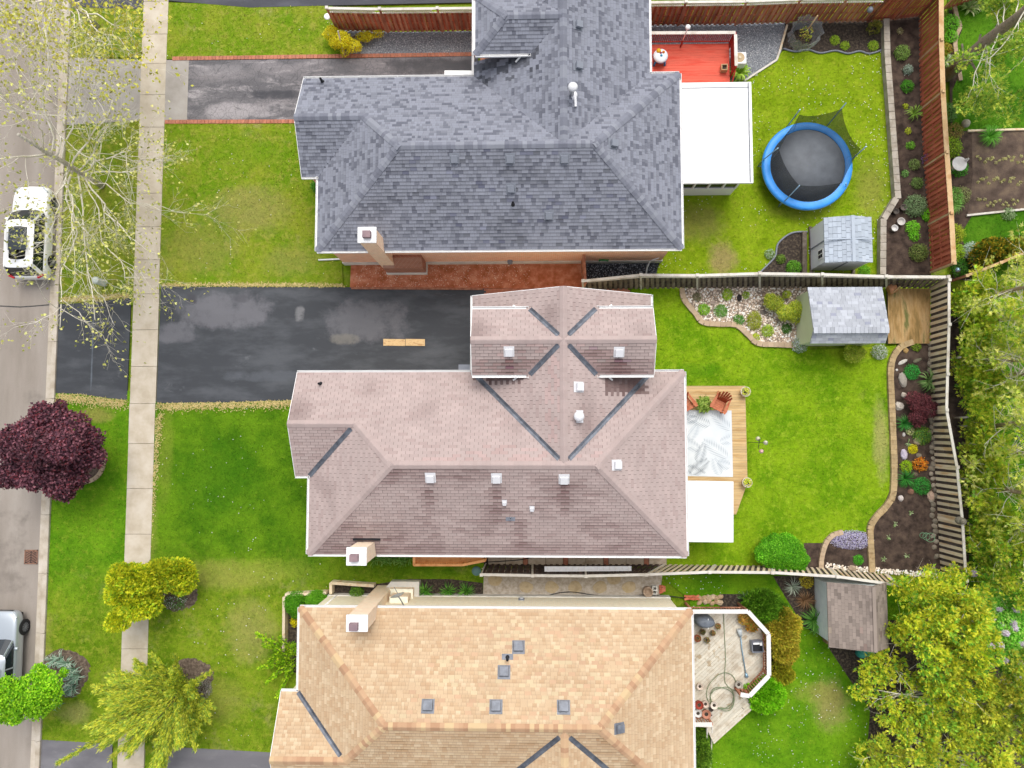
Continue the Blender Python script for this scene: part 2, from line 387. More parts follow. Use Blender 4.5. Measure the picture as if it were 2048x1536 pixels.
jp = [-60, 3, 69, 128, 190, 255, 320, 387, 454, 520, 588, 660, 733, 807, 887, 977, 1068, 1150, 1222, 1297, 1377, 1455, 1536, 1610]
jy = [G(290-.07*p, p)[1] for p in jp]
for a, b in zip(jy, jy[1:]):
    o = MB().box(((XS0+XS1)/2+random.uniform(-.012, .012), (a+b)/2, -.04+random.uniform(-.004, .006)), (XS1-XS0, a-b-.016, .12),
                 rz=random.uniform(-.003, .003)).build('slab', concrete, side); bevel(o, .008, 1)
COVER.append([(XS0-.04, -24), (XS1+.04, -24), (XS1+.04, 26), (XS0-.04, 26)])

# ---- driveways
dB = asphalt('drive_asphalt_middle', '#44474c', '#5a5d62', '#75787c', [
    (G(450, 630)[0], G(450, 622)[1], 2.7, 1.05, '#7d7c82', .72), (G(735, 640)[0], G(735, 642)[1], 2.3, 1.2, '#7b7a7f', .72),
    (G(350, 665)[0], G(350, 665)[1], 1.2, .6, '#7d7c82', .65), (G(690, 676)[0], G(690, 678)[1], .8, .3, '#85817a', .7),
    (G(600, 628)[0], G(600, 628)[1], .3, .45, '#8b8b8d', .8), (G(560, 750)[0], G(560, 752)[1], 3.2, .3, '#62666d', .6),
    (G(185, 700)[0], G(185, 700)[1], .05, 2.3, '#77808a', .6),
    (G(383, 600)[0], G(383, 598)[1], .35, .35, '#4a4a50', .9), (G(480, 598)[0], G(480, 598)[1], .45, .25, '#55555b', .7)])
dA = asphalt('drive_asphalt_north', '#6b696c', '#8b8688', '#b0aaab', [
    (G(470, 215)[0], G(470, 222)[1], 1.9, .5, '#b3adae', .8), (G(440, 140)[0], G(440, 140)[1], 1.5, .35, '#9b9698', .6),
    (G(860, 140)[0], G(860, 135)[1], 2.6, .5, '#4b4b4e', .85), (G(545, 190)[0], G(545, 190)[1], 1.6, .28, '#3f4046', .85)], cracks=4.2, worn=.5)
dT = asphalt('drive_asphalt_far', '#4c4d54', '#5d5e66', '#767780', worn=.62)
dC = asphalt('drive_asphalt_south', '#77757a', '#858387', '#939195', worn=.6)
apr = mk('apron_concrete', [A('#a8a198'), A('#b5aea6'), A('#beb8b0')], scale=.8, rough=.9, bump=.2, fine=.1, fscale=60)
cover('driveway', [G(322, 573), G(640, 574), G(968, 576), (-2.3, 7.4), (-2.3, 1.5), G(590, 800), G(450, 805), G(313, 806)], .012, dB)
cover('driveway_apron', [G(112, 609), G(150, 607), G(190, 603), G(262, 596), G(254, 800), G(215, 796), G(160, 788), G(104, 786)], .012, dB)
cover('driveway', [G(378, 121), G(660, 118), G(955, 112), (-2.3, 16), G(600, 241), G(374, 241)], .012, dA)
cover('driveway_apron', [(XS1-.01, G(345, 120)[1]), G(378, 120), G(374, 242), (XS1-.01, G(330, 243)[1])], .012, apr)
cover('driveway_apron', [(XK, G(140, 115)[1]), G(292, 121), G(286, 241), (XK, G(140, 250)[1])], .012, apr)
cover('driveway', [(XS1, 23.45), G(500, 15), G(660, 11), G(950, 5), G(950, -160), (XS1, 32)], .012, dT)
cover('driveway_apron', [(XK, 23.2), G(292, 19), (XS0, 32), (XK, 32)], .012, dT)
cover('driveway', [G(330, 1493), G(545, 1505), G(545, 1800), G(330, 1800)], .012, dC)
cover('driveway_apron', [(XK, G(50, 1479)[1]), G(225, 1488), G(215, 1800), (XK, -25)], .012, dC)
# brick edging along the north drive, brick by brick
brickpav = mk('paving_brick', [A('#b9745a'), A('#c9866c'), A('#b0785f')], scale=5, rough=.9, bump=.3, fine=.12, objvar=.14)
for nm, a, b in (('brick_edging', G(345, 117.5), G(955, 108.5)), ('brick_edging', G(330, 244), G(605, 243))):
    e = thing(nm, None, None, a, world=True); e['kind'] = 'structure'
    for p, d in along([a, b], .105*1.9):
        piece('brick', p+d*.092+Vector((0, 0, .012)), p-d*.092+Vector((0, 0, .012)), .21, .05, brickpav, e)
    COVER.append([(a[0], a[1]-.12), (b[0], b[1]-.12), (b[0], b[1]+.12), (a[0], a[1]+.12)])

# ---- beds, gravel and paths
redstone = mk('red_gravel', [A('#a8603c',1.25), A('#c47656',1.25), A('#d69474',1.25)], scale=2.2, rough=.95, bump=1.0, bscale=70, fine=.3, fscale=90)
blackgrav = mk('black_gravel', [A('#1f2125'), A('#3c3f45'), A('#6a6e74')], scale=18, rough=.8, bump=1.0, bscale=50, fine=.35, fscale=45)
greygrav = mk('grey_gravel', [A('#62656a',1.2), A('#80848a',1.2), A('#a4a6a8',1.2)], scale=14, rough=.9, bump=1.0, bscale=60, fine=.3, fscale=60)
peagrav = mk('pea_gravel', [A('#ab9e8c',1.15), A('#beb2a2',1.15), A('#cdc3b5',1.15)], scale=5, rough=.95, bump=.9, bscale=80, fine=.22, fscale=80)
rockbase = mk('rock_bed_base', [A('#7d6c5e'), A('#9a8979'), A('#b3a493')], scale=16, rough=.95, bump=.9, bscale=50, fine=.3, fscale=60)
cover('red_gravel_bed', [G(703, 500), (2.62, 9.4), G(1166, 577), G(968, 577), G(700, 575)], .014, redstone)
cover('black_gravel_bed', [(2.64, 9.4), (6.9, 9.4), G(1312, 550), G(1167, 566)], .014, blackgrav)
cover('grey_gravel_bed', [G(672, 60), G(800, 64), G(955, 62), G(955, 108), G(690, 112)], .014, greygrav)
cover('grey_gravel_bed', [G(1290, 50), G(1572, 45), G(1564, 100), G(1556, 116), G(1488, 160), G(1290, 165)], .014, greygrav)
bedA = [G(1570, 45), G(1770, 40)]+[tuple(p) for p in smoothline([G(1770, 97), G(1752, 105), G(1735, 108), G(1718, 103), G(1695, 108), G(1670, 102), G(1640, 107), G(1615, 100), G(1590, 104), G(1566, 98)], 4)]
cover('soil_bed', bedA, .014, mulch)
cover('soil_bed', [G(1778, 30), G(1840, 30), G(1862, 550), G(1768, 550), G(1770, 442), G(1800, 395), G(1778, 190)], .014, soil)
shedbedA = smoothline([G(1514, 550), G(1535, 530), G(1550, 512), G(1556, 487), G(1582, 467), G(1614, 464)], 5)
cover('soil_bed', [tuple(p) for p in shedbedA]+[G(1614, 552)], .014, mulch)
rockedge = smoothline([G(1363, 576), G(1368, 600), G(1388, 625), G(1405, 645), G(1440, 649), G(1472, 651), G(1495, 670), G(1515, 687), G(1560, 690), G(1612, 692)], 6)
cover('rock_bed', [tuple(p) for p in rockedge]+[G(1660, 692), G(1660, 566)], .014, rockbase)
edgeB = smoothline([G(1824, 684), G(1800, 694), G(1784, 716), G(1779, 745), G(1781, 800), G(1784, 870), G(1786, 930), G(1784, 985), G(1772, 1010), G(1750, 1034), G(1739, 1056), G(1740, 1100), G(1742, 1140)], 6)
cover('soil_bed', [tuple(p) for p in edgeB]+[G(1885, 1146), G(1863, 684)], .014, soil)
edgeS = smoothline([G(1640, 1138), G(1642, 1112), G(1650, 1086), G(1664, 1070), G(1682, 1064)], 6)
cover('soil_bed', [tuple(p) for p in edgeS]+[G(1738, 1064), G(1740, 1140)], .018, soil)
cover('soil_bed', [G(1608, 1086), G(1646, 1086), G(1642, 1138), G(1600, 1136)], .014, soil)
cover('soil_bed', [tuple(p) for p in smoothline([G(1546, 1152), G(1568, 1190), G(1590, 1225), G(1602, 1250), G(1650, 1275)], 4)]+[G(1650, 1150)], .014, mulch)
def disc(px, py, r, mat, z=.014, name='soil_bed'):
    c = G(px, py); cover(name, [(c[0]+r*math.cos(t)*(1+.1*math.sin(3*t+px)+random.gauss(0, .035)), c[1]+r*math.sin(t)*(1+.08*math.cos(2*t+py)+random.gauss(0, .035))) for t in np.linspace(0, 2*math.pi, 60, endpoint=False)], z, mat)
disc(132, 1346, 1.22, mulch2); disc(356, 1180, 1.1, mulch2); disc(383, 1358, 1.1, mulch2); disc(170, 925, 1.0, mulch2)
cover('soil_bed', [G(663, 1166), G(752, 1168), G(820, 1158), G(900, 1158), G(966, 1166), G(966, 1194), G(660, 1194)], .014, mulch)
cover('soil_bed', [G(574, 1190), G(668, 1184), G(668, 1225), G(610, 1225), G(610, 1345), G(570, 1345)], .014, mulch)
cover('soil_bed', [G(1440, 1188), G(1500, 1188), G(1545, 1215), G(1570, 1260), G(1572, 1340), G(1550, 1395), G(1500, 1400), G(1440, 1300)], .014, mulch)
cover('soil_bed', [G(1640, 1240), G(2100, 1240), G(2100, 1700), G(1720, 1700), G(1740, 1420), G(1660, 1300)], .010, mulch)
cover('soil_bed', [G(1897, 20), G(1915, 20), G(1924, 60), G(1910, 95), G(1918, 150), G(1905, 180), G(1905, 262), G(1945, 262), G(1945, 430), G(1920, 470), G(1960, 560), G(1905, 560)], .010, soil)
cover('vegetable_bed', [G(1943, 262), G(2150, 257), G(2150, 408), G(1935, 430), G(1945, 350)], .014, veg_soil)
cover('soil_bed', [(20.75, 7.2), (21.9, 7.2), (22.3, 0), (22.0, -8), (20.75, -8)], .006, soil)
cover('gravel_path', [G(968, 1140), G(1326, 1140), G(1318, 1200), G(966, 1200)], .014, peagrav)
cover('soil_bed', [G(968, 1100), G(1330, 1098), G(1330, 1131), G(968, 1131)], .010, soil)
# ================================================================== HOUSES
def clip_rect(poly, a0, a1, b0, b1):        # any polygon clipped by an axis rectangle
    for ax, lim, keep in ((0, a0, 1), (0, a1, -1), (1, b0, 1), (1, b1, -1)):
        out = []; n = len(poly)
        for i in range(n):
            p, q = poly[i], poly[(i+1) % n]; dp = (p[ax]-lim)*keep; dq = (q[ax]-lim)*keep
            if dp >= 0: out.append(p)
            if (dp >= 0) != (dq >= 0) and dp != dq:
                t = dp/(dp-dq); out.append((p[0]+(q[0]-p[0])*t, p[1]+(q[1]-p[1])*t))
        poly = out
        if len(poly) < 3: return []
    return poly
def area2(p): return abs(sum(p[i][0]*p[(i+1) % len(p)][1]-p[(i+1) % len(p)][0]*p[i][1] for i in range(len(p))))/2
_sh = {}
def shingle_mesh(w, e, tint, mat, shade_band=1.0):
    k = (round(w, 3), round(e, 3), tint, mat.name, shade_band)
    if k not in _sh:
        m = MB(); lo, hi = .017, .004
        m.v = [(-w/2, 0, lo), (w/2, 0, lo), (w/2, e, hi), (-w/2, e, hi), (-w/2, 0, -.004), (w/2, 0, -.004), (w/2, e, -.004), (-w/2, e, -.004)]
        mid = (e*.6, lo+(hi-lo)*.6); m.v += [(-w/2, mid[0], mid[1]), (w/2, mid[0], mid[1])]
        m.face((0, 1, 9, 8), tint); m.face((8, 9, 2, 3), tuple(t*shade_band for t in tint))  # upper part of the tab darker: shadow of the butt above, painted in
        for q in ((4, 5, 1, 0), (5, 6, 2, 1), (7, 4, 0, 3)): m.face(q, tint)
        _sh[k] = m.mesh('shingle', mat)
    return _sh[k]
class Roof:
    """lays shingles on planes; the 300 showing largest become parts, the rest one stuff mesh"""
    def __init__(s, root, mat, tints, expo=.143, tab=(.305,), stain=None, gap=.006, limit=300):
        s.root = root; s.mat = mat; s.tints = tints; s.e = expo; s.tab = tab; s.cand = []; s.rest = MB(); s.stain = stain; s.gap = gap; s.limit = limit
    def plane(s, poly, z0, up, m, p0):
        """poly: plan points (world x,y); plane height z0 at p0, rising m per metre along up"""
        u2 = Vector((up[1], -up[0])); k = math.sqrt(1+m*m); e = s.e
        U = Vector((u2.x, u2.y, 0)); S = Vector((up[0], up[1], m))/k; Nn = U.cross(S)
        O = Vector((p0[0], p0[1], z0))
        loc = [((p[0]-p0[0])*u2.x+(p[1]-p0[1])*u2.y, ((p[0]-p0[0])*up[0]+(p[1]-p0[1])*up[1])*k) for p in poly]
        amin = min(p[0] for p in loc); amax = max(p[0] for p in loc); bmax = max(p[1] for p in loc); bmin = min(p[1] for p in loc)
        r = int(math.floor(bmin/e+1e-6)); 
        while r*e < bmax-.01:
            b0 = r*e; a = amin-random.random()*.3 if len(s.tab) > 1 else amin-s.tab[0]+(s.tab[0]/2 if r % 2 else 0)+random.uniform(-.01, .01)
            while a < amax:
                w = random.choice(s.tab); q = clip_rect(loc, a+s.gap/2, a+w-s.gap/2, b0, b0+e-.001); a0 = a; a += w
                if not q or area2(q) < .004: continue
                cx = sum(p[0] for p in q)/len(q); cy = sum(p[1] for p in q)/len(q)
                c = O+U*cx+S*cy
                ti = random.choices(range(len(s.tints)), [t[1] for t in s.tints])[0]; tint = s.tints[ti][0]
                shade_band = 1.0
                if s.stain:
                    tint = s.stain(c, up, tint)  # may include painted eave shade; a fourth value is painted butt shadow
                    if len(tint) == 4: shade_band = tint[3]; tint = tint[:3]
                full = abs(area2(q)-(w-s.gap)*(e-.001)) < 1e-4 and len(q) >= 4
                if full:
                    d = Vector((0, 0, CAM_H))-c; vis = Nn.dot(d.normalized())/d.length_squared*w
                    s.cand.append((vis, O+U*(a0+w/2)+S*b0, U, S, Nn, w-s.gap, e-.001, tint, shade_band))
                else: s.add(O, U, S, Nn, q, b0, e, tint)
            r += 1
    def add(s, O, U, S, Nn, q, b0, e, tint, shade_band=1.0):
        m = s.rest; b = len(m.v); n = len(q)
        if sum(q[i][0]*q[(i+1) % n][1]-q[(i+1) % n][0]*q[i][1] for i in range(n)) < 0: q = q[::-1]
        for p in q: m.v.append(tuple(O+U*p[0]+S*p[1]+Nn*(.017-.013*(p[1]-b0)/e)))
        for p in q: m.v.append(tuple(O+U*p[0]+S*p[1]-Nn*.004))
        if shade_band < .98 and n == 4:
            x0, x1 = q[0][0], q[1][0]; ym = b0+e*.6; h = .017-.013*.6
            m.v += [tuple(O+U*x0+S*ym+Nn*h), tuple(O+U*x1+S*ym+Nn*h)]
            m.face((b, b+1, b+2*n+1, b+2*n), tint); m.face((b+2*n, b+2*n+1, b+2, b+3), tuple(t*shade_band for t in tint))  # same painted butt shadow on the joined tabs
        else: m.face(range(b, b+n), tint)
        for i in range(n): m.face((b+n+i, b+n+(i+1) % n, b+(i+1) % n, b+i), tint)
    def finish(s, parent):
        s.cand.sort(key=lambda c: -c[0])
        for i, (v, p, U, S, Nn, w, e, tint, shade_band) in enumerate(s.cand):
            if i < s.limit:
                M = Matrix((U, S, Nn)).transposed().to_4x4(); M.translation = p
                inst('shingle', shingle_mesh(w, e, tuple(round(t*12)/12 for t in tint) if not isinstance(tint, (int, float)) else round(tint, 2), s.mat, round(shade_band*5)/5), M, parent)
            else: s.add(p, U, S, Nn, [(-w/2, 0), (w/2, 0), (w/2, e), (-w/2, e)], 0, e, tint, shade_band)
        if s.rest.f: s.rest.build('shingle_courses', s.mat, parent, kind='stuff')
def caps(parent, a, b, up_n, mat, tints, w=.26, step=.2, group=None):
    """ridge caps: overlapping saddle pieces from a up to b; wings drop to the two roof planes with slope drop"""
    a = Vector(a); b = Vector(b); d = (b-a).normalized(); side = d.cross(Vector((0, 0, 1))).normalized(); n = side.cross(d).normalized()
    drop = up_n
    for p, _ in along([a, b], step):
        t = random.choice(tints); key = ('cap', round(w, 2), round(step, 2), round(drop, 3), t, mat.name)
        if key not in _sh:
            m = MB(); L2 = step*.62; lo = .03; hi = .012
            for x, h in ((-L2, lo), (L2, hi)):
                for yy in (-1, -.12, .12, 1): m.v.append((x, yy*w/2, h-abs(yy)*w/2*drop if abs(yy) > .5 else h-.006))
            for i in range(3): m.face((i, i+4, i+5, i+1), t)
            b4 = 8
            for x in (-L2,):
                for yy in (-1, -.12, .12, 1): m.v.append((x, yy*w/2, lo-.02-abs(yy)*w/2*drop if abs(yy) > .5 else lo-.026))
            for i in range(3): m.face((b4+i, i, i+1, b4+i+1), t)
            _sh[key] = m.mesh('ridge_cap', mat)
        M = Matrix((d, -side, n)).transposed().to_4x4()
        M = Matrix((d, n.cross(d), n)).transposed().to_4x4(); M.translation = p+n*.012
        inst('ridge_cap', _sh[key], M, parent)
def gutter(parent, a, b, mat, out, w=.12, h=.11, notch=None):
    if notch and abs(a[1]-b[1]) < .01:
        return [gutter(parent, a, (notch[0], a[1], a[2]), mat, out, w, h), gutter(parent, (notch[1], b[1], b[2]), b, mat, out, w, h)]
    return gutter1(parent, a, b, mat, out, w, h)
def gutter1(parent, a, b, mat, out, w=.12, h=.11):
    """open trough along an eave from a to b; out = outward plan direction"""
    a = Vector(a); b = Vector(b); o = Vector((out[0], out[1], 0)); m = MB()
    for off, dz, ww, hh in ((w, 0, .016, h), (.004, -.01, .012, h-.02), (w/2, -h/2+.006, w, .012)):
        m.beam(a+o*off+Vector((0, 0, dz-.03)), b+o*off+Vector((0, 0, dz-.03)), ww, hh)
    d = (b-a).normalized()
    for e in (a+d*.006, b-d*.006): m.beam(e+o*.01+Vector((0, 0, -.03)), e+o*(w-.01)+Vector((0, 0, -.03)), .01, h-.012)
    for p, _ in along([a, b], 1.3): m.beam(p+o*.005+Vector((0, 0, -.0)), p+o*(w)+Vector((0, 0, -.0)), .02, .012)
    return m.build('gutter', mat, parent)
white = mk('white_trim', [(.8, .795, .785, 1)], rough=.5, fine=.03, spec=.4)
whitemetal = mk('white_metal', [(.84, .84, .85, 1)], rough=.35, fine=.02, spec=.5)
flash_m = mk('valley_metal', [A('#565a62'), A('#6c7079'), A('#7c828c')], scale=3, rough=.45, metal=.35, fine=.08, stretch=(1, 1, 1))
soffit = mk('soffit', [A('#cfc8c0')], rough=.7, fine=.04)
glass = mk('window_glass', [(.02, .025, .03, 1)], rough=.06, fine=0, spec=.6)
blackm = mk('black_plastic', [A('#202226'), A('#2c2e33')], rough=.5, fine=.06)
def brickwall(name, c1, c2, mortar, k=1.0):
    m, N, L, B = nodemat(name)
    g = N.new('ShaderNodeNewGeometry'); tc = g.outputs['Position']; sp = N.new('ShaderNodeSeparateXYZ'); L.new(tc, sp.inputs[0])
    cb = N.new('ShaderNodeCombineXYZ'); L.new(nmath(N, L, 'ADD', sp.outputs[0], sp.outputs[1]), cb.inputs[0]); L.new(sp.outputs[2], cb.inputs[1])
    br = N.new('ShaderNodeTexBrick'); L.new(cb.outputs[0], br.inputs['Vector'])
    br.inputs['Color1'].default_value = A(c1, k); br.inputs['Color2'].default_value = A(c2, k); br.inputs['Mortar'].default_value = A(mortar, k)
    br.inputs['Scale'].default_value = 1; br.inputs['Brick Width'].default_value = .215; br.inputs['Row Height'].default_value = .075; br.inputs['Mortar Size'].default_value = .009
    c = nvalue(N, L, br.outputs[0], nmath(N, L, 'ADD', nmath(N, L, 'MULTIPLY', nnoise(N, L, tc, 6, 5), .4), .8))
    L.new(ntint(N, L, c), B.inputs['Base Color']); B.inputs['Roughness'].default_value = .9; nbump(N, L, B, br.outputs[1], -.4, .01); return m

def window(parent, c, w, h, face):             # on a wall facing +-x or +-y
    ax = 0 if face[0] else 1; d = (.08, w, h) if ax == 0 else (w, .08, h)
    f = MB().box((c[0]+face[0]*.03, c[1]+face[1]*.03, c[2]), d).build('window', white, parent)
    m = MB()
    for k in (-1, 1):
        o = (w/4-.0)*k; ww = w/2-.1
        dd = (.04, ww, h-.14) if ax == 0 else (ww, .04, h-.14)
        m.box((c[0]+face[0]*.055+(0 if ax == 0 else o), c[1]+face[1]*.055+(o if ax == 0 else 0), c[2]), dd)
    m.build('pane', glass, f)
    MB().box((c[0]+face[0]*.07, c[1]+face[1]*.07, c[2]-h/2-.04), (.16, w+.1, .07) if ax == 0 else (w+.1, .16, .07)).build('sill', found, f)

def house(name, label, yr, sy, xw, xe, half, gx, wl_, wr_, wtop, roofmat, wallmat, tints, capt, dormers, tab, stain=None, valleys=True, ZE=4.0, m=.5, limit=300, expo=.143, gap=.006, notch=None):
    """one of the three houses of the street: hipped body, garage gable to the road, cross wing, dormers.
       local plan (x, y) -> world (x, yr + sy*y)"""
    root = thing(name, label, 'house', (0, yr, 0), world=True)
    gy0 = -.62; gr = (gy0+half)/2; gh = (half-gy0)/2; wc = (wl_+wr_)/2; wh = (wr_-wl_)/2; ov = .3
    ax_, bx_ = xw+half, xe-half
    W2 = lambda p: (p[0], yr+sy*p[1])
    def D(v): return (v[0], v[1]*sy)
    ztop = ZE+m*half
    P = []   # planes: poly, eave point, up direction
    P.append(([(xw, -half), (xe, -half), (bx_, 0), (ax_, 0)], (xw, -half), (0, 1)))
    P.append(([(xe, -half), (xe, half), (bx_, 0)], (xe, 0), (-1, 0)))
    gv = (xw+gh, gr)
    P.append(([(xw, -half), (ax_, 0), gv, (xw, gy0)], (xw, 0), (1, 0)))
    P.append(([(gx, gy0), (xw, gy0), gv, (gx, gr)], (gx, gy0), (0, 1)))
    va = (wc, half-wh)
    P.append(([(gx, half), (gx, gr), gv, (ax_, 0), (wc, 0), va, (wl_, half)], (gx, half), (0, -1)))
    P.append(([(bx_, 0), (xe, half), (wr_, half), va, (wc, 0)], (xe, half), (0, -1)))
    lines = [((xw, -half), (ax_, 0)), ((xe, -half), (bx_, 0)), ((xe, half), (bx_, 0)), (gv, (ax_, 0)), ((gx, gr), gv), ((ax_, 0), (bx_, 0)), ((wc, wtop), (wc, va[1]))]
    vall = [((xw, gy0), gv), ((wl_, half), va), ((wr_, half), va)]
    zr = ZE+m*wh
    body = MB()
    for s_ in (-1, 1):                         # wing slopes with dormer openings
        xe_ = wl_ if s_ < 0 else wr_; dm = [d for d in dormers if d[0] == s_]
        if not dm:
            P.append(([(xe_, half), (xe_, wtop), (wc, wtop), va], (xe_, half), (-s_, 0)))
        for (sd_, yc, hw, xg, hip) in dm:
            xj = wc+s_*hw; ib = hw-.36
            P.append(([(xe_, half), va, (wc, yc), (xj, yc-hw), (xj, yc-ib), (xe_, yc-ib)], (xe_, half), (-s_, 0)))
            P.append(([(xe_, yc+ib), (xj, yc+ib), (xj, yc+hw), (wc, yc), (wc, wtop), (xe_, wtop)], (xe_, half), (-s_, 0)))
            zd = zr-m*hw
            xa = xg-s_*hw if hip else xg
            P.append(([(xg, yc-hw), (xj, yc-hw), (wc, yc), (xa, yc)], (xg, yc-hw), (0, 1), zd))
            P.append(([(xg, yc+hw), (xj, yc+hw), (wc, yc), (xa, yc)], (xg, yc+hw), (0, -1), zd))
            if hip: P.append(([(xg, yc-hw), (xg, yc+hw), (xa, yc)], (xg, yc), (-s_, 0), zd)); lines += [((xg, yc-hw), (xa, yc), zd), ((xg, yc+hw), (xa, yc), zd)]
            lines.append(((xa, yc), (wc, yc), zr))
            vall += [((xj, yc-hw), (wc, yc), zd), ((xj, yc+hw), (wc, yc), zd)]
            wx0, wx1 = sorted((xg-s_*(.36 if hip else .12), wc-s_*-.3))
            body.prism([W2(q) for q in ((wx0, yc-ib), (wx1, yc-ib), (wx1, yc+ib), (wx0, yc+ib))], 2.0, zd-.06)
            if not hip:
                body.poly([(xg-s_*.12, yr+sy*(yc-ib), zd-.06), (xg-s_*.12, yr+sy*(yc+ib), zd-.06), (xg-s_*.12, yr+sy*yc, zr-.16)])
    # decking under the shingles
    deck = MB(); rf = None
    def zat(p, ev, up, z0): return z0+m*((p[0]-ev[0])*up[0]+(p[1]-ev[1])*up[1])
    for pl in P:
        poly, ev, up = pl[:3]; z0 = pl[3] if len(pl) > 3 else ZE
        top = [(*W2(p), zat(p, ev, up, z0)-.004) for p in poly]; bot = [(q[0], q[1], q[2]-.16) for q in top]
        ar = sum(top[i][0]*top[(i+1) % len(top)][1]-top[(i+1) % len(top)][0]*top[i][1] for i in range(len(top)))
        if ar < 0: top.reverse(); bot.reverse()
        deck.poly(top, .45); deck.poly(bot[::-1], .8); n = len(top); b = len(deck.v)-2*n
        for i in range(n): j = (i+1) % n; deck.poly([bot[i], bot[j], top[j], top[i]], .8)
    rf = deck.build('roof', roofmat, root)
    R = Roof(root, roofmat, tints, tab=tab, stain=stain, limit=limit, expo=expo, gap=gap)
    for pl in P:
        poly, ev, up = pl[:3]; z0 = pl[3] if len(pl) > 3 else ZE
        R.plane([W2(p) for p in poly], z0, D(up), m, W2(ev))
    R.finish(rf)
    for l in lines:
        a, b = l[0], l[1]
        def zz(p):
            zs = [zat(p, pl[1], pl[2], pl[3] if len(pl) > 3 else ZE) for pl in P if len(l) < 3 or len(pl) > 3 or l[2] == zr]
            return None
        if len(l) > 2 and l[2] == zr: za = zb = zr
        elif len(l) > 2: za, zb = l[2], zr
        else:
            h_ = lambda p: ZE+m*max(min(half-abs(p[1]), p[0]-xw, xe-p[0]), min(p[1]-gy0, half-p[1]) if p[0] <= gv[0]+.01 and p[1] > gy0-.01 else -9,
                                    min(p[0]-wl_, wr_-p[0]) if p[1] >= va[1]-.01 else -9)
            za, zb = h_(a), h_(b)
        diag = abs(a[0]-b[0]) > .1 and abs(a[1]-b[1]) > .1
        caps(rf, (*W2(a), za), (*W2(b), zb), .33 if diag else .5, roofmat, capt, w=.34 if not diag else .36)
    for l in (vall if valleys else []):
        a, b = l[0], l[1]; za = l[2] if len(l) > 2 else ZE; zb = za+m*abs(a[0]-b[0])
        a3 = Vector((*W2(a), za)); b3 = Vector((*W2(b), zb)); d = (b3-a3).normalized(); b3 -= d*.32; sd2 = d.cross(Vector((0, 0, 1))).normalized()
        mm = MB(); wv = .11
        for k in (-1, 1):
            mm.poly([a3+Vector((0, 0, .024)), b3+Vector((0, 0, .024)), b3+sd2*k*wv+Vector((0, 0, .024+wv*.36)), a3+sd2*k*wv+Vector((0, 0, .024+wv*.36))][::k])
            mm.poly([a3+sd2*k*wv+Vector((0, 0, .024+wv*.36)), b3+sd2*k*wv+Vector((0, 0, .024+wv*.36)), b3+sd2*k*wv, a3+sd2*k*wv][::k])
        mm.build('valley_flashing', flash_m, rf)
    # walls
    walls = [(xw+ov, -half+ov), (xe-ov, -half+ov), (xe-ov, half-ov), (wr_-ov, half-ov), (wr_-ov, wtop-.15), (wl_+ov, wtop-.15), (wl_+ov, half-ov), (gx+.15, half-ov), (gx+.15, gy0+ov), (xw+ov, gy0+ov)]
    body.prism([W2(p) for p in walls], .45, ZE-.12)
    for xg_, y0, y1, zt in ((gx+.15, gy0+ov, half-ov, ZE+m*gh),):
        body.poly([(xg_, yr+sy*y0, ZE-.12), (xg_, yr+sy*y1, ZE-.12), (xg_, yr+sy*(y0+y1)/2, zt-.18)])
    body.poly([(wl_+ov, yr+sy*(wtop-.15), ZE-.12), (wr_-ov, yr+sy*(wtop-.15), ZE-.12), (wc, yr+sy*(wtop-.15), zr-.2)])
    body.build('wall', wallmat, root)
    big = [(p[0]+(.05 if p[0] > -3 and p[0] > 0 else -.05), p[1]+(.05 if p[1] > 0 else -.05)) for p in walls]
    MB().prism([W2(p) for p in big], -.05, .46).build('foundation', found, root)
    COVER.append([W2(p) for p in big])
    # gutters
    for a, b, o, z in ((( xw, -half), (xe, -half), (0, -1), ZE), ((xe, -half), (xe, half), (1, 0), ZE), ((xw, -half), (xw, gy0), (-1, 0), ZE), ((gx, gy0), (xw, gy0), (0, -1), ZE),
                       ((gx, half), (wl_, half), (0, 1), ZE), ((wr_, half), (xe, half), (0, 1), ZE), ((wl_, half), (wl_, wtop), (-1, 0), ZE), ((wr_, half), (wr_, wtop), (1, 0), ZE)):
        gutter(root, (*W2(a), z), (*W2(b), z), white, D(o), w=.095, notch=notch if o == (0, -1) and a[1] == -half else None)
    for (sd_, yc, hw, xg, hip) in dormers:
        zd = zr-m*hw; xj = wc+sd_*hw
        for k in (-1, 1):
            gutter(root, (xg, yr+sy*(yc+k*hw), zd), (xj+sd_*.05, yr+sy*(yc+k*hw), zd), white, D((0, k)))
            e = MB(); q = Vector((xj+sd_*.45, yr+sy*(yc+k*hw), zd-.03)); e.beam(q+Vector((0, sy*k*.02, -.05)), q+Vector((sd_*.3, sy*k*.22, -.3)), .07, .06); e.build('downspout', white, root)
        if hip: gutter(root, (xg, yr+sy*(yc-hw), zd), (xg, yr+sy*(yc+hw), zd), white, (sd_, 0))
    # barge boards on the gable ends
    for xg_, pts in ((gx, [(gy0, ZE), (gr, ZE+m*gh), (half, ZE)]),):
        mm = MB()
        for (y0, z0), (y1, z1) in zip(pts, pts[1:]): mm.beam((xg_-.012, yr+sy*y0, z0-.07), (xg_-.012, yr+sy*y1, z1-.07), .022, .15)
        mm.build('barge_board', white, root)
    mm = MB()
    for (x0, z0), (x1, z1) in (((wl_, ZE), (wc, zr)), ((wc, zr), (wr_, ZE))): mm.beam((x0, yr+sy*(wtop+.012), z0-.07), (x1, yr+sy*(wtop+.012), z1-.07), .022, .15)
    mm.build('barge_board', white, root)
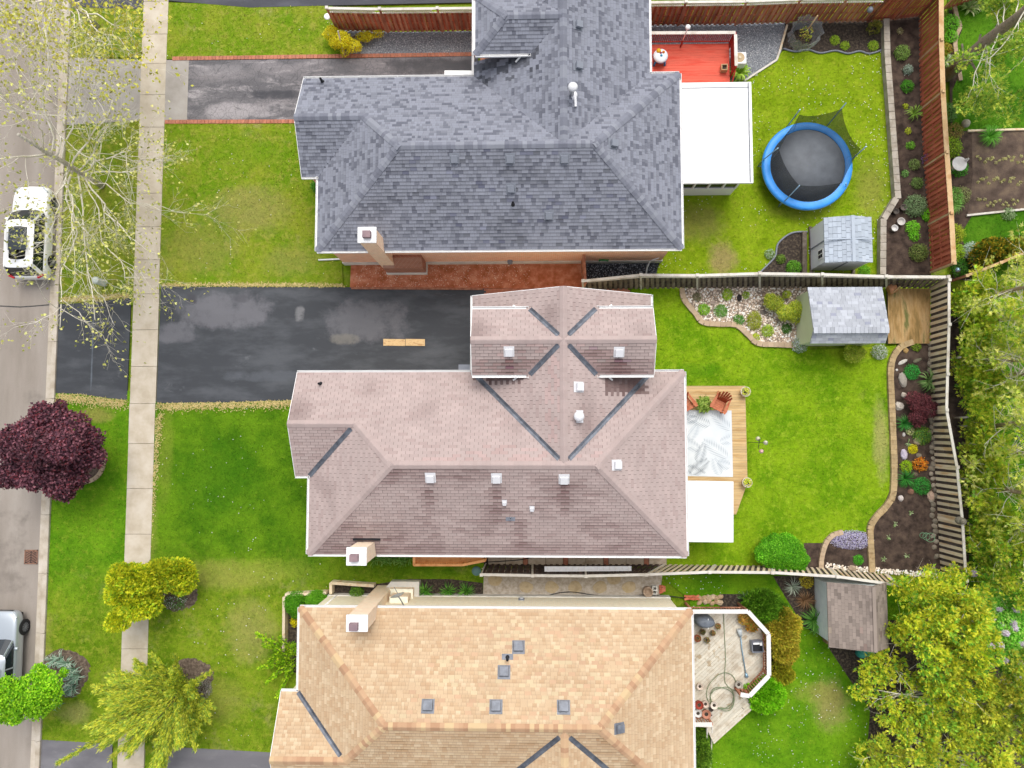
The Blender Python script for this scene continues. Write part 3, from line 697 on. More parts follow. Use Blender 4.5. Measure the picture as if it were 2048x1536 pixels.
    for (sd_, yc, hw, xg, hip) in dormers:
        if hip: continue
        zd = zr-m*hw; mm = MB()
        for k in (-1, 1): mm.beam((xg+sd_*.012, yr+sy*(yc+k*hw), zd-.07), (xg+sd_*.012, yr+sy*yc, zr-.07), .022, .14)
        mm.build('barge_board', white, root)
    # openings on the street and garden fronts
    window(root, (xw+ov, yr+sy*(-half+gy0)/2*1.0, 2.3), 1.8, 1.4, (-1, 0)); window(root, (xe-ov, yr+sy*(-half*.5), 2.4), 1.5, 1.2, (1, 0))
    gd = MB().box((wl_+ov-.03, yr+sy*(half+wtop)/2*1.0, 1.1), (.08, 2.5, 2.2)).build('garage_door', white, root)
    for k in range(3): MB().box((wl_+ov-.075, yr+sy*(half+wtop)/2, .4+.7*k), (.02, 2.3, .58)).build('panel', whitemetal, gd)
    f = MB().box((wl_+ov-2.2, yr+sy*(half-ov+.03), 1.05), (.95, .08, 2.1)).build('door', mk('door_paint', [A('#6d6a70')], rough=.4), root)
    MB().box((wl_+ov-1.85, yr+sy*(half-ov+.1), 1.0), (.05, .06, .14)).build('handle', whitemetal, f)
    return root, rf, dict(W2=W2, ZE=ZE, m=m, half=half, zr=zr, ztop=ztop)
def vent(parent, p, up, mat, m=.5, s=.36, h=.13):     # square roof vent standing on a slope; p on the roof surface
    n = math.atan(m); az = math.atan2(up[1], up[0])
    R = Matrix.Rotation(az, 4, 'Z') @ Matrix.Rotation(-n, 4, 'Y'); R.translation = p
    k = ('vent', mat.name, s, h)
    if k not in _sh:
        b = MB(); b.box((.03, 0, .02), (s*1.35, s*1.3, .012)); b.box((0, 0, .02+h*.35), (s*.8, s*.8, h*.6))
        b.v += [(-s/2, -s/2, h*.75), (s/2, -s/2, h*.75), (s/2, s/2, h*.75), (-s/2, s/2, h*.75), (-s*.45, -s*.45, h+.03), (s*.45, -s*.45, h+.03), (s*.45, s*.45, h+.03), (-s*.45, s*.45, h+.03)]
        o = len(b.v)-8
        for q in ((0, 3, 2, 1), (4, 5, 6, 7), (0, 1, 5, 4), (1, 2, 6, 5), (2, 3, 7, 6), (3, 0, 4, 7)): b.face([o+i for i in q])
        _sh[k] = b.mesh('roof_vent', mat)
    return inst('roof_vent', _sh[k], R, parent)
def pipe(parent, p, mat, r=.05, h=.32, dx=.0):
    return MB().lathe((p[0], p[1], p[2]-.05), [(r*2.2, 0), (r*1.5, .07), (r, .09), (r, h), (r*.7, h), (r*.7, h-.1)], 12, capt=True).build('vent_pipe', mat, parent)
def shmat(name, c, rough=.9):
    m, N, L, B = nodemat(name); P = npos(N, L)
    rgb = N.new('ShaderNodeRGB'); rgb.outputs[0].default_value = c
    v = nmath(N, L, 'ADD', nmath(N, L, 'MULTIPLY', nnoise(N, L, P, 130, 2, .6), .5), .75)
    v = nmath(N, L, 'MULTIPLY', v, nmath(N, L, 'ADD', nmath(N, L, 'MULTIPLY', nnoise(N, L, P, .8, 5, .6), .3), .85))
    L.new(ntint(N, L, nvalue(N, L, rgb.outputs[0], v)), B.inputs['Base Color'])
    B.inputs['Roughness'].default_value = rough; B.inputs['Specular IOR Level'].default_value = .2
    nbump(N, L, B, nnoise(N, L, P, 160, 2), .35, .006); return m
sh_grey = shmat('grey_shingle', A('#9295a0')); sh_pink = shmat('faded_brown_shingle', A('#beaca7')); sh_tan = shmat('tan_shingle', A('#d6ba98'))
bw_red = brickwall('red_brick', '#dc9170', '#e6a284', '#ecc4ae', 1.7); bw_tan = brickwall('buff_brick', '#dcc3a6', '#e2cbb2', '#e6d6c4', 1.75)
bw_chA = brickwall('orange_brick', '#dfa07e', '#e8b092', '#f0d0bc', 1.75); bw_chC = brickwall('pale_brick', '#dfb89a', '#e6c6ac', '#efdcca', 1.6)
T_grey = [((1.06, 1.06, 1.07), 5), ((1.0, 1.0, 1.0), 3), ((.86, .86, .87), 2), ((.7, .7, .72), 2), ((.56, .56, .59), 1.2)]
T_pink = [((1, 1, 1), 4), ((1.05, 1.04, 1.04), 3), ((.96, .95, .95), 3), ((.92, .89, .89), 1)]
T_tan = [((1, 1, 1), 5), ((.96, .93, .9), 4), ((1.11, 1.16, 1.2), 2), ((.91, .85, .8), 1.6), ((1.04, 1.06, 1.06), 2)]
SPOTS = [G(860, 985, 5)[:2], G(993, 985, 5)[:2], G(1128, 985, 5)[:2], G(720, 1085, 4.3)[:2], G(1018, 735, 5.5)[:2], G(1238, 735, 5.5)[:2], G(1040, 1050, 4.5)[:2]]
def stain_shade_pink(c, up, t):
    if up[1] <= .5:                                           # weathering grows on the sides that stay damp
        n = mnoise.noise(Vector((c.x*.6, c.y*.6, 9.0))); k = max(0, n-.25)*.5
        if c.y > 2.2 and c.y < 3.0 and c.x < -.4 and c.x > -2.6 or (c.y > 1.6 and c.y < 2.45 and 3.3 < c.x < 5.2): k = .45+random.random()*.2  # below the gable eaves: weathering plus the eave's shade, both in the tint
        return (t[0]*(1-k), t[1]*(1-k*1.1), t[2]*(1-k*1.1), 1.0)
    n = mnoise.noise(Vector((c.x*.35, c.y*.8, 2.0)))*.8+mnoise.noise(Vector((c.x*.9, c.y*4.5, 5.0)))*.6
    k = max(0, n+.03)*.5+.02
    for x, y in SPOTS:
        d = abs(c.x-x)/.5+max(0, y-c.y-.3)*.8+max(0, c.y-y-.2)*4
        if d < 1: k += (1-d)*.34*random.uniform(.5, 1.2)
    if c.y < -4.2 and c.x < -4: k += .16*random.uniform(.3, 1)
    if c.y < -5.3: k += .12
    if abs(c.y-2.75) < .3: k += .2                            # damp lowest courses of the little gables
    k = max(0, min(.55, k+random.uniform(-.04, .04)))
    return (t[0]*(1-k*.9), t[1]*(1-k*1.12), t[2]*(1-k*1.1), .8-.7*k if k > .06 else .84)  # last value darkens the tab's top as a painted butt shadow
def stain_shade_grey(c, up, t):
    if up[0] > .5 and 15.9 < c.y < 17.45 and -2.7 < c.x < .3:   # mildew under the dormer eave, with the eave's shade painted in
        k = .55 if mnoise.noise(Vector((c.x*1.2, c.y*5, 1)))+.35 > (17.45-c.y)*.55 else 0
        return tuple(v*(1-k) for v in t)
    if up[1] > .5:
        n = mnoise.noise(Vector((c.x*.4, c.y*1.0, 2.0)))*.7+mnoise.noise(Vector((c.x*2, c.y*6, 5.0)))*.4; k = max(0, n+.06)*.3
        return tuple(v*(1-k) for v in t)+(.82-k,)  # last value paints the shadow line under the course above
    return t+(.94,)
def stain_shade_tan(c, up, t):
    if up[1] > .5:
        k = max(0, mnoise.noise(Vector((c.x*.8, c.y*4, 5.0))))*.3; return (t[0]*(1-k*.7), t[1]*(1-k), t[2]*(1-k*1.3), .8-k)  # blotches, then a painted shadow line at the tab's top
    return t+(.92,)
capg = [(.95, .95, .96), (.86, .86, .88), (.78, .78, .8), (1.08, 1.08, 1.06), (.7, .7, .73)]
capt = [(.86, .74, .7), (.98, .9, .84), (1.05, 1.05, .95), (.78, .64, .6), (.92, .82, .78)]
capp = [(1.0, 1.0, 1.0), (1.03, 1.02, 1.02), (.97, .96, .96)]
hB, rfB, iB = house('house', 'house with faded pinkish brown shingle roof, dark valley strips and cross-shaped wing', -1.56, 1, -10.36, 7.03, 4.21, -11.03, -2.78, 5.55, 7.81,
                    sh_pink, bw_tan, T_pink, capp, [(-1, 5.46, 1.48, -2.68, False), (1, 5.46, 1.48, 5.42, False)], (.375,), stain_shade_pink, True, gap=.016, expo=.15, notch=(-8.03, -7.17))
hA, rfA, iA = house('house', 'house with blue-grey patterned shingle roof and white sunroom behind', 12.66, 1, -10.2, 7.03, 4.22, -11.0, -2.76, 5.64, 9.6,
                    sh_grey, bw_red, T_grey, capg, [(-1, 5.98, 1.42, -2.58, True)], (.13, .17, .22, .3), stain_shade_grey, False, expo=.158, notch=(-7.77, -6.95))
hC, rfC, iC = house('house', 'house with golden tan shingle roof next to the octagonal weathered deck', -12.6, -1, -10.7, 7.2, 4.4, -11.5, -2.85, 5.55, 8.0,
                    sh_tan, bw_tan, T_tan, capt, [], (.13, .17, .22, .3), stain_shade_tan, True, expo=.158, notch=(-8.0, -7.1))
def onroof(px, py, ev, up, z0=4.0, m=.5):
    z = 5.0
    for _ in range(8):
        p = G(px, py, z); z = z0+m*((p[0]-ev[0])*up[0]+(p[1]-ev[1])*up[1])
    return Vector((p[0], p[1], z))
vw = mk('white_vent', [A('#efeff2')], rough=.4, fine=.02, spec=.4)
vg = mk('grey_vent', [A('#8d929d')], rough=.5, fine=.04)
vd = mk('dark_grey_vent', [A('#6d727c'), A('#8a909b')], rough=.4, fine=.04)
SB = ((0, -5.77), (0, 1)); EB = ((7.03, 0), (-1, 0)); WW = ((-2.78, 0), (1, 0)); WE = ((5.55, 0), (-1, 0))
for px, py in ((861, 956), (993, 957), (1128, 959)): vent(hB, onroof(px, py, *SB), (0, 1), vw)
vent(hB, onroof(1234, 930, *EB), (-1, 0), vw); vent(hB, onroof(1158, 774, *WE), (-1, 0), vw)
vent(hB, onroof(1018, 704, (0, 2.42), (0, 1), 5.34), (0, 1), vw); vent(hB, onroof(1238, 705, (0, 2.42), (0, 1), 5.34), (0, 1), vw)
for px, py in ((1009, 1005), (1064, 1017)): vent(hB, onroof(px, py, *SB), (0, 1), vw, s=.17, h=.12)
q = onroof(1157, 833, *WE)
o = MB().lathe((q.x, q.y, q.z-.05), [(.24, 0), (.13, .06), (.13, .3), (.2, .33), (.235, .42), (.2, .5), (.1, .54), (.02, .55)], 18); o.box((q.x+.05, q.y, q.z+.02), (.35, .55, .015), rot=Matrix.Rotation(math.atan(.5), 3, 'Y')); o.build('turbine_vent', vw, hB)
q = onroof(641, 768, (0, 2.65), (0, -1)); pipe(hB, q, blackm, .055, .35)
q = onroof(1021, 1036, *SB); pipe(hB, q, vg, .05, .3); MB().box((q.x, q.y-.05, q.z-.01), (.42, .2, .012), rot=Matrix.Rotation(math.atan(.5), 3, 'X')).build('pipe_flashing', vg, hB)
SA = ((0, 8.44), (0, 1)); EA = ((7.03, 0), (-1, 0)); WEA = ((5.64, 0), (-1, 0))
for px, py in ((909, 318), (1020, 318), (1129, 318), (1022, 377), (1098, 431)): vent(hA, onroof(px, py, *SA), (0, 1), vg, s=.34)
for px, py in ((1156, 51), (1156, 133)): vent(hA, onroof(px, py, *WEA), (-1, 0), vg, s=.34, h=.17)
vent(hA, onroof(1226, 288, *EA), (-1, 0), vg, s=.34, h=.17)
q = onroof(1026, 408, *SA); pipe(hA, q, blackm, .055, .3)
q = onroof(645, 164, (0, 16.88), (0, -1)); pipe(hA, q, blackm, .06, .4)
q = onroof(1146, 190, *WEA)
o = MB().lathe((q.x-.05, q.y, q.z-.03), [(.1, 0), (.09, .7), (.2, .72), (.22, .8), (.18, .88), (.05, .92)], 18); o.lathe((q.x-.05, q.y, q.z-.04), [(.26, 0), (.24, .06), (.1, .1)], 18)
o.build('white_flue', vw, hA); MB().beam((q.x+.1, q.y-.1, q.z+.02), (q.x+.12, q.y-.55, q.z+.02), .1, .08).build('flue_bracket', vw, hA)
NC = ((0, -8.2), (0, -1)); ECs = ((7.2, 0), (-1, 0))
for px, py in ((856, 1411), (992, 1412), (1127, 1413), (1037, 1293), (1008, 1343)): vent(hC, onroof(px, py, *NC), (0, -1), vd, s=.43)
vent(hC, onroof(1239, 1456, *ECs), (-1, 0), vd, s=.36)
q = onroof(1015, 1316, *NC); pipe(hC, q, blackm, .06, .35); MB().box((q.x, q.y+.05, q.z-.01), (.5, .25, .012), rot=Matrix.Rotation(-math.atan(.5), 3, 'X')).build('pipe_flashing', vd, hC)
q = onroof(1055, 1440, *NC)

MB().prism([(p[0], p[1]) for p in GG([(889, 141), (950, 141), (950, 156), (889, 156)], 3.7)], 3.6, 3.7).build('porch_roof', white, hA)
MB().prism([(p[0], p[1]) for p in GG([(917, 729), (946, 729), (946, 748), (917, 748)], 3.7)], 3.6, 3.7).build('porch_roof', vg, hB)
# ---- chimneys
fluem = mk('flue_clay', [A('#8f7a80'), A('#a3898c')], rough=.8, fine=.08)
def chimney(root, x, y, w, d, top, mat, flue, base=None):
    c = MB().box((x, y, top/2), (w, d, top)).build('chimney', mat, root)
    cp = MB().box((x, y, top+.06), (w+.1, d+.1, .12)).build('cap', white, c); bevel(cp, .02)
    f = MB(); f.box((x+flue[0], y+flue[1], top+.25), (.36, .3, .26))
    f.build('flue', fluem, c); return c
cA = chimney(hA, -7.36, 8.66, .74, .62, 5.85, bw_chA, (.03, -.02))
m_ = MB(); m_.prism([(-7.6, 8.2), (-5.55, 8.2), (-5.55, 9.0), (-7.6, 9.0)], 0, 1.35)
m_.v += [(-7.0, 8.2, 1.35), (-5.55, 8.2, 1.35), (-5.55, 8.6, 2.0), (-7.0, 8.6, 2.0), (-5.55, 8.95, 1.35), (-5.55, 8.95, 2.0), (-7.0, 8.95, 1.35), (-7.0, 8.95, 2.0)]
b_ = len(m_.v)-8
for q_ in ((0, 1, 2, 3), (1, 4, 5, 2), (3, 2, 5, 7), (0, 3, 7, 6)): m_.face([b_+i for i in q_])
m_.build('chimney_breast', brickwall('brown_brick', '#a8694f', '#b5765c', '#c39a86'), hA)
MB().prism([(-7.65, 8.14), (-5.5, 8.14), (-5.5, 9.0), (-7.65, 9.0)], -.03, .3).build('chimney_footing', found, hA)
cB = chimney(hB, -7.6, -5.5, .78, .68, 6.0, bw_chC, (-.06, -.03))
MB().box((-7.55, -5.02, 4.42), (1.25, .06, .12), rot=Matrix.Rotation(math.atan(.5), 3, 'X')).build('chimney_flashing', blackm, hB)
cC = chimney(hC, -7.55, -8.35, .84, .62, 5.95, bw_chC, (-.1, -.1))
m_ = MB(); m_.prism([(-7.6, -8.6), (-6.0, -8.6), (-6.0, -8.02), (-7.2, -8.02)], 0, .9)
m_.prism([(-7.0, -8.6), (-6.1, -8.6), (-6.1, -8.2), (-7.0, -8.2)], .9, 1.8); m_.build('chimney_breast', bw_chC, hC)
MB().prism([(-7.9, -8.6), (-5.75, -8.6), (-5.75, -7.75), (-7.2, -7.75)], -.02, .5).build('chimney_footing', found, hC)
# satellite dish on the south house's chimney breast
dsh = thing('satellite_dish', 'pale grey satellite dish beside the chimney of the tan-roofed house', 'satellite dish', (-6.35, -8.0, 2.6), rz=.4)
dm = MB(); dm.lathe((0, 0, 0), [(.02, .1), (.14, .085), (.25, .05), (.33, 0), (.335, .01)], 20, capb=False, capt=False)
for i, v_ in enumerate(dm.v):
    w_ = Matrix.Rotation(1.25, 3, 'X') @ Vector(v_); dm.v[i] = tuple(w_+Vector((0, .15, .3)))
dm.build('dish', mk('dish_grey', [A('#d3dbe2')], rough=.5), dsh)
MB().tube([(0, -.5, -.1), (0, -.1, .1), (0, .12, .3)], .03).build('mast', vd, dsh); MB().tube([(0, .12, .1), (0, .55, .3)], .015).build('arm', vd, dsh)

# ---- white sunroom behind the grey-roofed house
XSu0, XSu1, YS0, YS1 = 7.0, 10.75, 11.9, 16.95
bevel(MB().box(((7.3+XSu1)/2, (YS0+YS1)/2, 2.9), (XSu1-7.3, YS1-YS0, .14)).build('sunroom_roof', white, hA), .02)
mm = MB(); mm.box((XSu1-.16, (YS0+YS1)/2, 2.985), (.05, YS1-YS0-.1, .03)); mm.build('sunroom_drip_edge', vd, hA)
mm = MB(); mm.box((9.0, YS1-.28, 2.98), (3.3, .03, .02)); mm.build('roof_seam', vg, hA)
mm = MB(); mm.prism([(7.0, 12.3), (10.45, 12.3), (10.45, 16.7), (7.0, 16.7)], 0, 1.0); mm.build('sunroom_wall', white, hA)
fr = MB()
for x in (7.5, 8.25, 9.0, 9.75, 10.41): fr.box((x, 12.34, 1.9), (.09, .1, 1.9))
for y in (13.2, 14.1, 15.0, 15.9, 16.66): fr.box((10.41, y, 1.9), (.1, .09, 1.9))
fr.box((8.95, 12.34, 1.03), (3.0, .12, .08)); fr.box((8.95, 12.34, 2.78), (3.0, .12, .1)); fr.box((10.41, 14.5, 2.78), (.12, 4.4, .1)); fr.box((10.41, 14.5, 1.03), (.12, 4.4, .08))
fr.build('sunroom_frame', white, hA)
for x in (7.87, 8.62, 9.37, 10.08): MB().box((x, 12.34, 1.9), (.62, .02, 1.66)).build('pane', glass, hA)
for y in (12.8, 13.65, 14.55, 15.45, 16.3): MB().box((10.41, y, 1.9), (.02, .72, 1.66)).build('pane', glass, hA)
MB().box((8.75, 14.5, .99), (3.2, 4.2, .06)).build('sunroom_floor', mk('sunroom_floor', [A('#9c958c')], rough=.7), hA)
COVER.append([(7, 12.2), (10.55, 12.2), (10.55, 16.8), (7, 16.8)])
# ================================================================== FENCES
w_brown = mk('fence_brown_stain', [A('#8c5844',1.45), A('#a26c54',1.45), A('#b58468',1.45)], scale=1.5, rough=.85, fine=.15, objvar=.2, stretch=(3, 3, .5), bump=.3)
w_brown2 = mk('fence_red_stain', [A('#934c36',1.45), A('#a85a42',1.45), A('#ba6e52',1.45)], scale=1.5, rough=.85, fine=.12, objvar=.16, stretch=(3, 3, .5), bump=.3)
w_tan = mk('fence_pale_wood', [A('#d3ad7c'), A('#e0bf92'), A('#c99c6a')], scale=1.5, rough=.85, fine=.1, objvar=.12)
w_grey = mk('fence_weathered_grey', [A('#675c50'), A('#7e7264'), A('#94887a')], scale=1.5, rough=.9, fine=.18, objvar=.2, stretch=(3, 3, .5), bump=.4)
w_light = mk('fence_weathered_light', [A('#d6c19e',1.2), A('#e3d3b8',1.2), A('#d4b186',1.2)], scale=1.2, rough=.9, fine=.14, objvar=.16, stretch=(3, 3, .5), bump=.3)
w_dark = mk('fence_weathered_shaded', [A('#4e4440'), A('#5f544f'), A('#6d625b')], scale=1.5, rough=.9, fine=.16, objvar=.15, stretch=(3, 3, .5))  # back boards seen in shade: that shade is put into this colour
w_cap = mk('fence_bleached_cap', [A('#e2dccf'), A('#efe9df'), A('#d2c8b8')], scale=1.5, rough=.8, fine=.08, objvar=.06)
w_espresso = mk('fence_espresso', [A('#463630'), A('#584640'), A('#67554c')], scale=1.5, rough=.85, fine=.16, objvar=.18, stretch=(3, 3, .5))
def fence(label, base, top, h, front, back, capm, postm, side, lattice=.0, pitch=.3, bw=.15, postw=.1, capw=.13, group=None, gap0=.03, latm=None):
    B = [Vector(G(*p)) for p in base]; T = [Vector(G(*p, h)) for p in top] if top else [b+Vector((0, 0, h)) for b in B]
    f = thing('fence', label, 'fence', B[0], world=True, group=group)
    hb = (h-lattice-.04)/h
    for i in range(len(B)-1):
        a, b, ta, tb = B[i], B[i+1], T[i], T[i+1]; L_ = (b-a).length; d = (b-a)/L_
        n = Vector((-d.y, d.x, 0)).normalized()*side
        up = ((ta-a)+(tb-b)).normalized()
        n = (n-up*n.dot(up)).normalized()
        for fr in ((.14, .5, .86) if h > 1.3 else (.2, .8)):
            piece('rail', a.lerp(ta, fr*hb), b.lerp(tb, fr*hb), .04, .09, back, f)
        k = int(L_/pitch)
        for j in range(k+1):
            for off, mat, s in ((0, front, 1), (.5, back, -1)):
                t = (j+.5+off-.25)*pitch/L_
                if t > 1-.03/L_: continue
                p = a.lerp(b, t); q = ta.lerp(tb, t); q = p.lerp(q, hb)
                p = p.lerp(q, gap0+random.uniform(0, .02))
                piece('board', p+n*s*.032, q+n*s*.032+d*random.uniform(-.012, .012), bw*random.uniform(.94, 1.02), .02, mat, f, up=n)
        piece('cap_rail', a.lerp(ta, 1.0)-d*.02, b.lerp(tb, 1.0)+d*.02, capw, .035, capm, f)
        if lattice:
            z0 = (h-lattice)/h
            piece('lattice_rail', a.lerp(ta, z0), b.lerp(tb, z0), .05, .04, latm or capm, f)
            m = MB(); st = .11
            for j in range(int(L_/st)-int(lattice/st)):
                for sg in (0, 1):
                    t0 = j*st/L_; t1 = t0+lattice/L_
                    if sg: t0, t1 = t1, t0
                    m.beam(a.lerp(b, t0).lerp(ta.lerp(tb, t0), z0), a.lerp(b, t1).lerp(ta.lerp(tb, t1), .99), .03, .008, up=n)
            m.build('lattice', latm or capm, f, kind='stuff')
    for i, (a, ta) in enumerate(zip(B, T)):
        n_ = (ta-a).normalized()
        piece('post', a, ta+n_*.03, postw, postw, postm, f)
        M = Matrix.Translation(ta+n_*.07); inst('post_cap', boxmesh((postw+.05, postw+.05, .05), capm), M, f)
    return f
fence('reddish brown board fence with white lattice top beside the yellow forsythia', [(676, 62), (776, 64), (885, 63), (985, 62)], None, 2.1, w_brown, w_brown2, w_cap, w_brown, -1, .34, .26, latm=w_cap)
fence('reddish brown board fence running behind the red deck and the mulch bed', [(1262, 52), (1355, 51), (1470, 50), (1572, 46), (1660, 45), (1735, 44)], None, 2.1, w_brown, w_brown2, w_cap, w_brown, -1, .3, .27, latm=w_cap)
fence('dark red-brown plain board fence closing the top right garden corner', [(1735, 44), (1790, 39), (1838, 33)], None, 2.05, w_brown2, w_brown2, w_brown2, w_brown, -1, 0, .2, .14)
fence('red-stained board fence with pale wood cap along the back soil bed', [(1838, 33), (1838, 122), (1841, 220), (1848, 335), (1856, 450), (1861, 545)], None, 2.05, w_brown2, w_brown2, w_tan, w_tan, -1, 0, .26, .15, capw=.24)
fence('weathered grey lattice-top fence between the grey-roofed and pinkish-roofed houses', [(1167, 580), (1282, 577), (1395, 576), (1520, 575), (1645, 575), (1773, 576), (1864, 575)],
      [(1166, 562), (1282, 550), (1395, 551), (1520, 547), (1645, 549), (1773, 553), (1896, 554)], 1.85, w_grey, w_dark, w_cap, w_cap, -1, .3, .27, .16, latm=w_cap)
fence('striped pale and dark board fence behind the stone-edged flower bed', [(1860, 576), (1859, 660), (1861, 754), (1865, 822), (1870, 930), (1876, 1035), (1881, 1145)],
      [(1898, 560), (1898, 649), (1895, 748), (1893, 820), (1914, 934), (1925, 1045), (1932, 1161)], 1.85, w_light, w_dark, w_cap, w_light, -1, 0, .305, .165, gap0=.02)
fence('dark espresso slatted fence carrying the white ladder', [(972, 1128), (1065, 1129), (1172, 1129), (1330, 1129)], [(963, 1149), (1065, 1151), (1172, 1152), (1294, 1149)], 1.9, w_espresso, w_dark, w_cap, w_cap, 1, .12, .3, .15, latm=w_cap)
fence('weathered grey slat fence with bleached cap beside the round boxwood', [(1330, 1129), (1430, 1131), (1545, 1132), (1660, 1137), (1775, 1150)], [(1294, 1149), (1420, 1144), (1545, 1145), (1675, 1153), (1795, 1170)], 1.85, w_light, w_dark, w_cap, w_cap, 1, 0, .27, .13)
fence('short brown gate fence beside the green hose reel', [(1163, 527), (1166, 578)], None, 1.7, w_brown, w_brown, w_brown, w_brown, -1, 0, .2, .14)
fence('brown garden fence seen beyond the hedge at the far right', [(1895, 565), (1960, 540), (2010, 520), (2075, 500)], None, 1.6, w_brown2, w_brown2, w_tan, w_brown, -1, 0, .26, .15)
fence('dark brown fence section at the top right edge', [(1885, 20), (1935, 6), (1990, -8)], None, 1.7, w_brown2, w_brown, w_tan, w_brown, -1, 0, .22, .15)

# ================================================================== SHEDS
def gable_shed(name, label, x0, x1, y0, y1, ridge_axis, ridge, ze, zr, wallm, roofm, tints, ov=.15, tab=(.3,), expo=.16, ze2=None, stain=None, rz=0, limit=300, gap=.008):
    c = ((x0+x1)/2, (y0+y1)/2); ze2 = ze if ze2 is None else ze2
    s = thing(name, label, 'shed', (c[0], c[1], 0), world=True)
    w = MB(); R_ = Roof(s, roofm, tints, tab=tab, expo=expo, stain=stain, limit=limit, gap=gap)
    if ridge_axis == 'x':
        w.prism([(x0+.012, y0), (x1-.012, y0), (x1-.012, y1), (x0+.012, y1)], 0, min(ze, ze2)-.03)
        for x in (x0, x1): w.poly([(x, y0, 0), (x, y1, 0), (x, y1, ze2-.08), (x, ridge, zr-.1), (x, y0, ze-.08)][::(1 if x == x1 else -1)])
        pl = [([(x0-ov, y0-ov), (x1+ov, y0-ov), (x1+ov, ridge), (x0-ov, ridge)], (0, y0-ov), (0, 1), ze, (zr-ze)/(ridge-y0+ov)),
              ([(x0-ov, y1+ov), (x1+ov, y1+ov), (x1+ov, ridge), (x0-ov, ridge)], (0, y1+ov), (0, -1), ze2, (zr-ze2)/(y1+ov-ridge))]
    else:
        w.prism([(x0, y0+.012), (x1, y0+.012), (x1, y1-.012), (x0, y1-.012)], 0, min(ze, ze2)-.03)
        for y in (y0, y1): w.poly([(x0, y, 0), (x1, y, 0), (x1, y, ze2-.08), (ridge, y, zr-.1), (x0, y, ze-.08)][::(1 if y == y0 else -1)])
        pl = [([(x0-ov, y0-ov), (x0-ov, y1+ov), (ridge, y1+ov), (ridge, y0-ov)], (x0-ov, 0), (1, 0), ze, (zr-ze)/(ridge-x0+ov)),
              ([(x1+ov, y0-ov), (x1+ov, y1+ov), (ridge, y1+ov), (ridge, y0-ov)], (x1+ov, 0), (-1, 0), ze2, (zr-ze2)/(x1+ov-ridge))]
    w.build('wall', wallm, s); dk = MB()
    for poly, ev, up, z0, m in pl:
        t = [(p[0], p[1], z0+m*((p[0]-ev[0])*up[0]+(p[1]-ev[1])*up[1])-.004) for p in poly]; b = [(q[0], q[1], q[2]-.06) for q in t]
        ar = sum(t[i][0]*t[(i+1) % 4][1]-t[(i+1) % 4][0]*t[i][1] for i in range(4))
        if ar < 0: t.reverse(); b.reverse()
        dk.poly(t, .4); dk.poly(b[::-1], .6)
        for i in range(4): dk.poly([b[i], b[(i+1) % 4], t[(i+1) % 4], t[i]])
    rf = dk.build('roof', roofm, s)
    for poly, ev, up, z0, m in pl: R_.plane(poly, z0, up, m, (poly[0][0], poly[0][1]))
    R_.finish(rf); COVER.append([(x0, y0), (x1, y0), (x1, y1), (x0, y1)])
    return s, rf
sh_lgrey = shmat('light_grey_shingle', A('#bcc0c8')); sh_bl = shmat('blue_grey_plastic_tile', A('#bcc6d2'), .6); sh_old = shmat('old_brown_shingle', A('#a09288'))
wall_green = mk('pale_green_siding', [A('#c8d0ae',1.25), A('#d0d8b8',1.25)], scale=1, rough=.7, fine=.04)
wall_lilac = mk('pale_grey_plastic', [A('#e6e7f0',1.25)], rough=.5, fine=.03); wall_pg = mk('pale_grey_siding', [A('#ccd5d5',1.4), A('#dae1e0',1.4)], rough=.7, fine=.05)
sB, rB = gable_shed('shed', 'garden shed with light grey shingle roof and pale green walls', 13.72, 17.1, 4.3, 6.85, 'x', 4.78, 2.08, 2.55, wall_green, sh_lgrey,
                    [((1, 1, 1), 4), ((.88, .89, .9), 3), ((1.2, 1.2, 1.2), 2), ((1.08, 1.08, 1.08), 2), ((.78, .79, .8), 1)], .12, (.2, .27, .34), .155, 1.95)
for p, _ in along([(13.6, 4.78, 2.55), (17.2, 4.78, 2.55)], .2):
    t_ = random.choice([1, .85, 1.15]); MB().box(p+Vector((0, -.02, .012)), (.19, .3, .02), tint=t_, rot=Matrix.Rotation(random.uniform(-.05, .05), 3, 'X')).build('ridge_cap', sh_lgrey, rB)
sA, rA = gable_shed('shed', 'small plastic shed with blue-grey tile roof and white walls beside the trampoline', 14.52, 16.72, 8.25, 10.4, 'y', 15.75, 2.0, 2.28, wall_lilac, sh_bl,
                    [((1, 1, 1), 4), ((.9, .92, .95), 3), ((1.12, 1.1, 1.08), 2)], .06, (.26, .34), .2, gap=.02)
MB().box((15.75, 9.32, 2.29), (.16, 2.3, .05)).build('ridge_cap', sh_bl, rA)
MB().box((15.6, 9.32, 2.245), (2.3, .07, .05)).build('roof_rib', sh_bl, rA)
wf = MB().box((14.5, 8.75, 1.45), (.05, .5, .6)).build('window', white, sA)
for dy in (-.11, .11):
    for dz in (-.13, .13): MB().box((14.47, 8.75+dy, 1.45+dz), (.03, .16, .2)).build('pane', glass, wf)
MB().box((14.5, 9.32, .98), (.04, .06, 1.9)).build('wall_seam', vg, sA); MB().box((15.6, 8.235, 1.0), (.06, .04, 1.9)).build('wall_seam', vg, sA)
for x_, z_ in ((14.55, .06), (16.7, .06)): MB().box((x_, 9.3, z_), (.14, 2.5, .12)).build('floor_bearer', w_grey, sA)
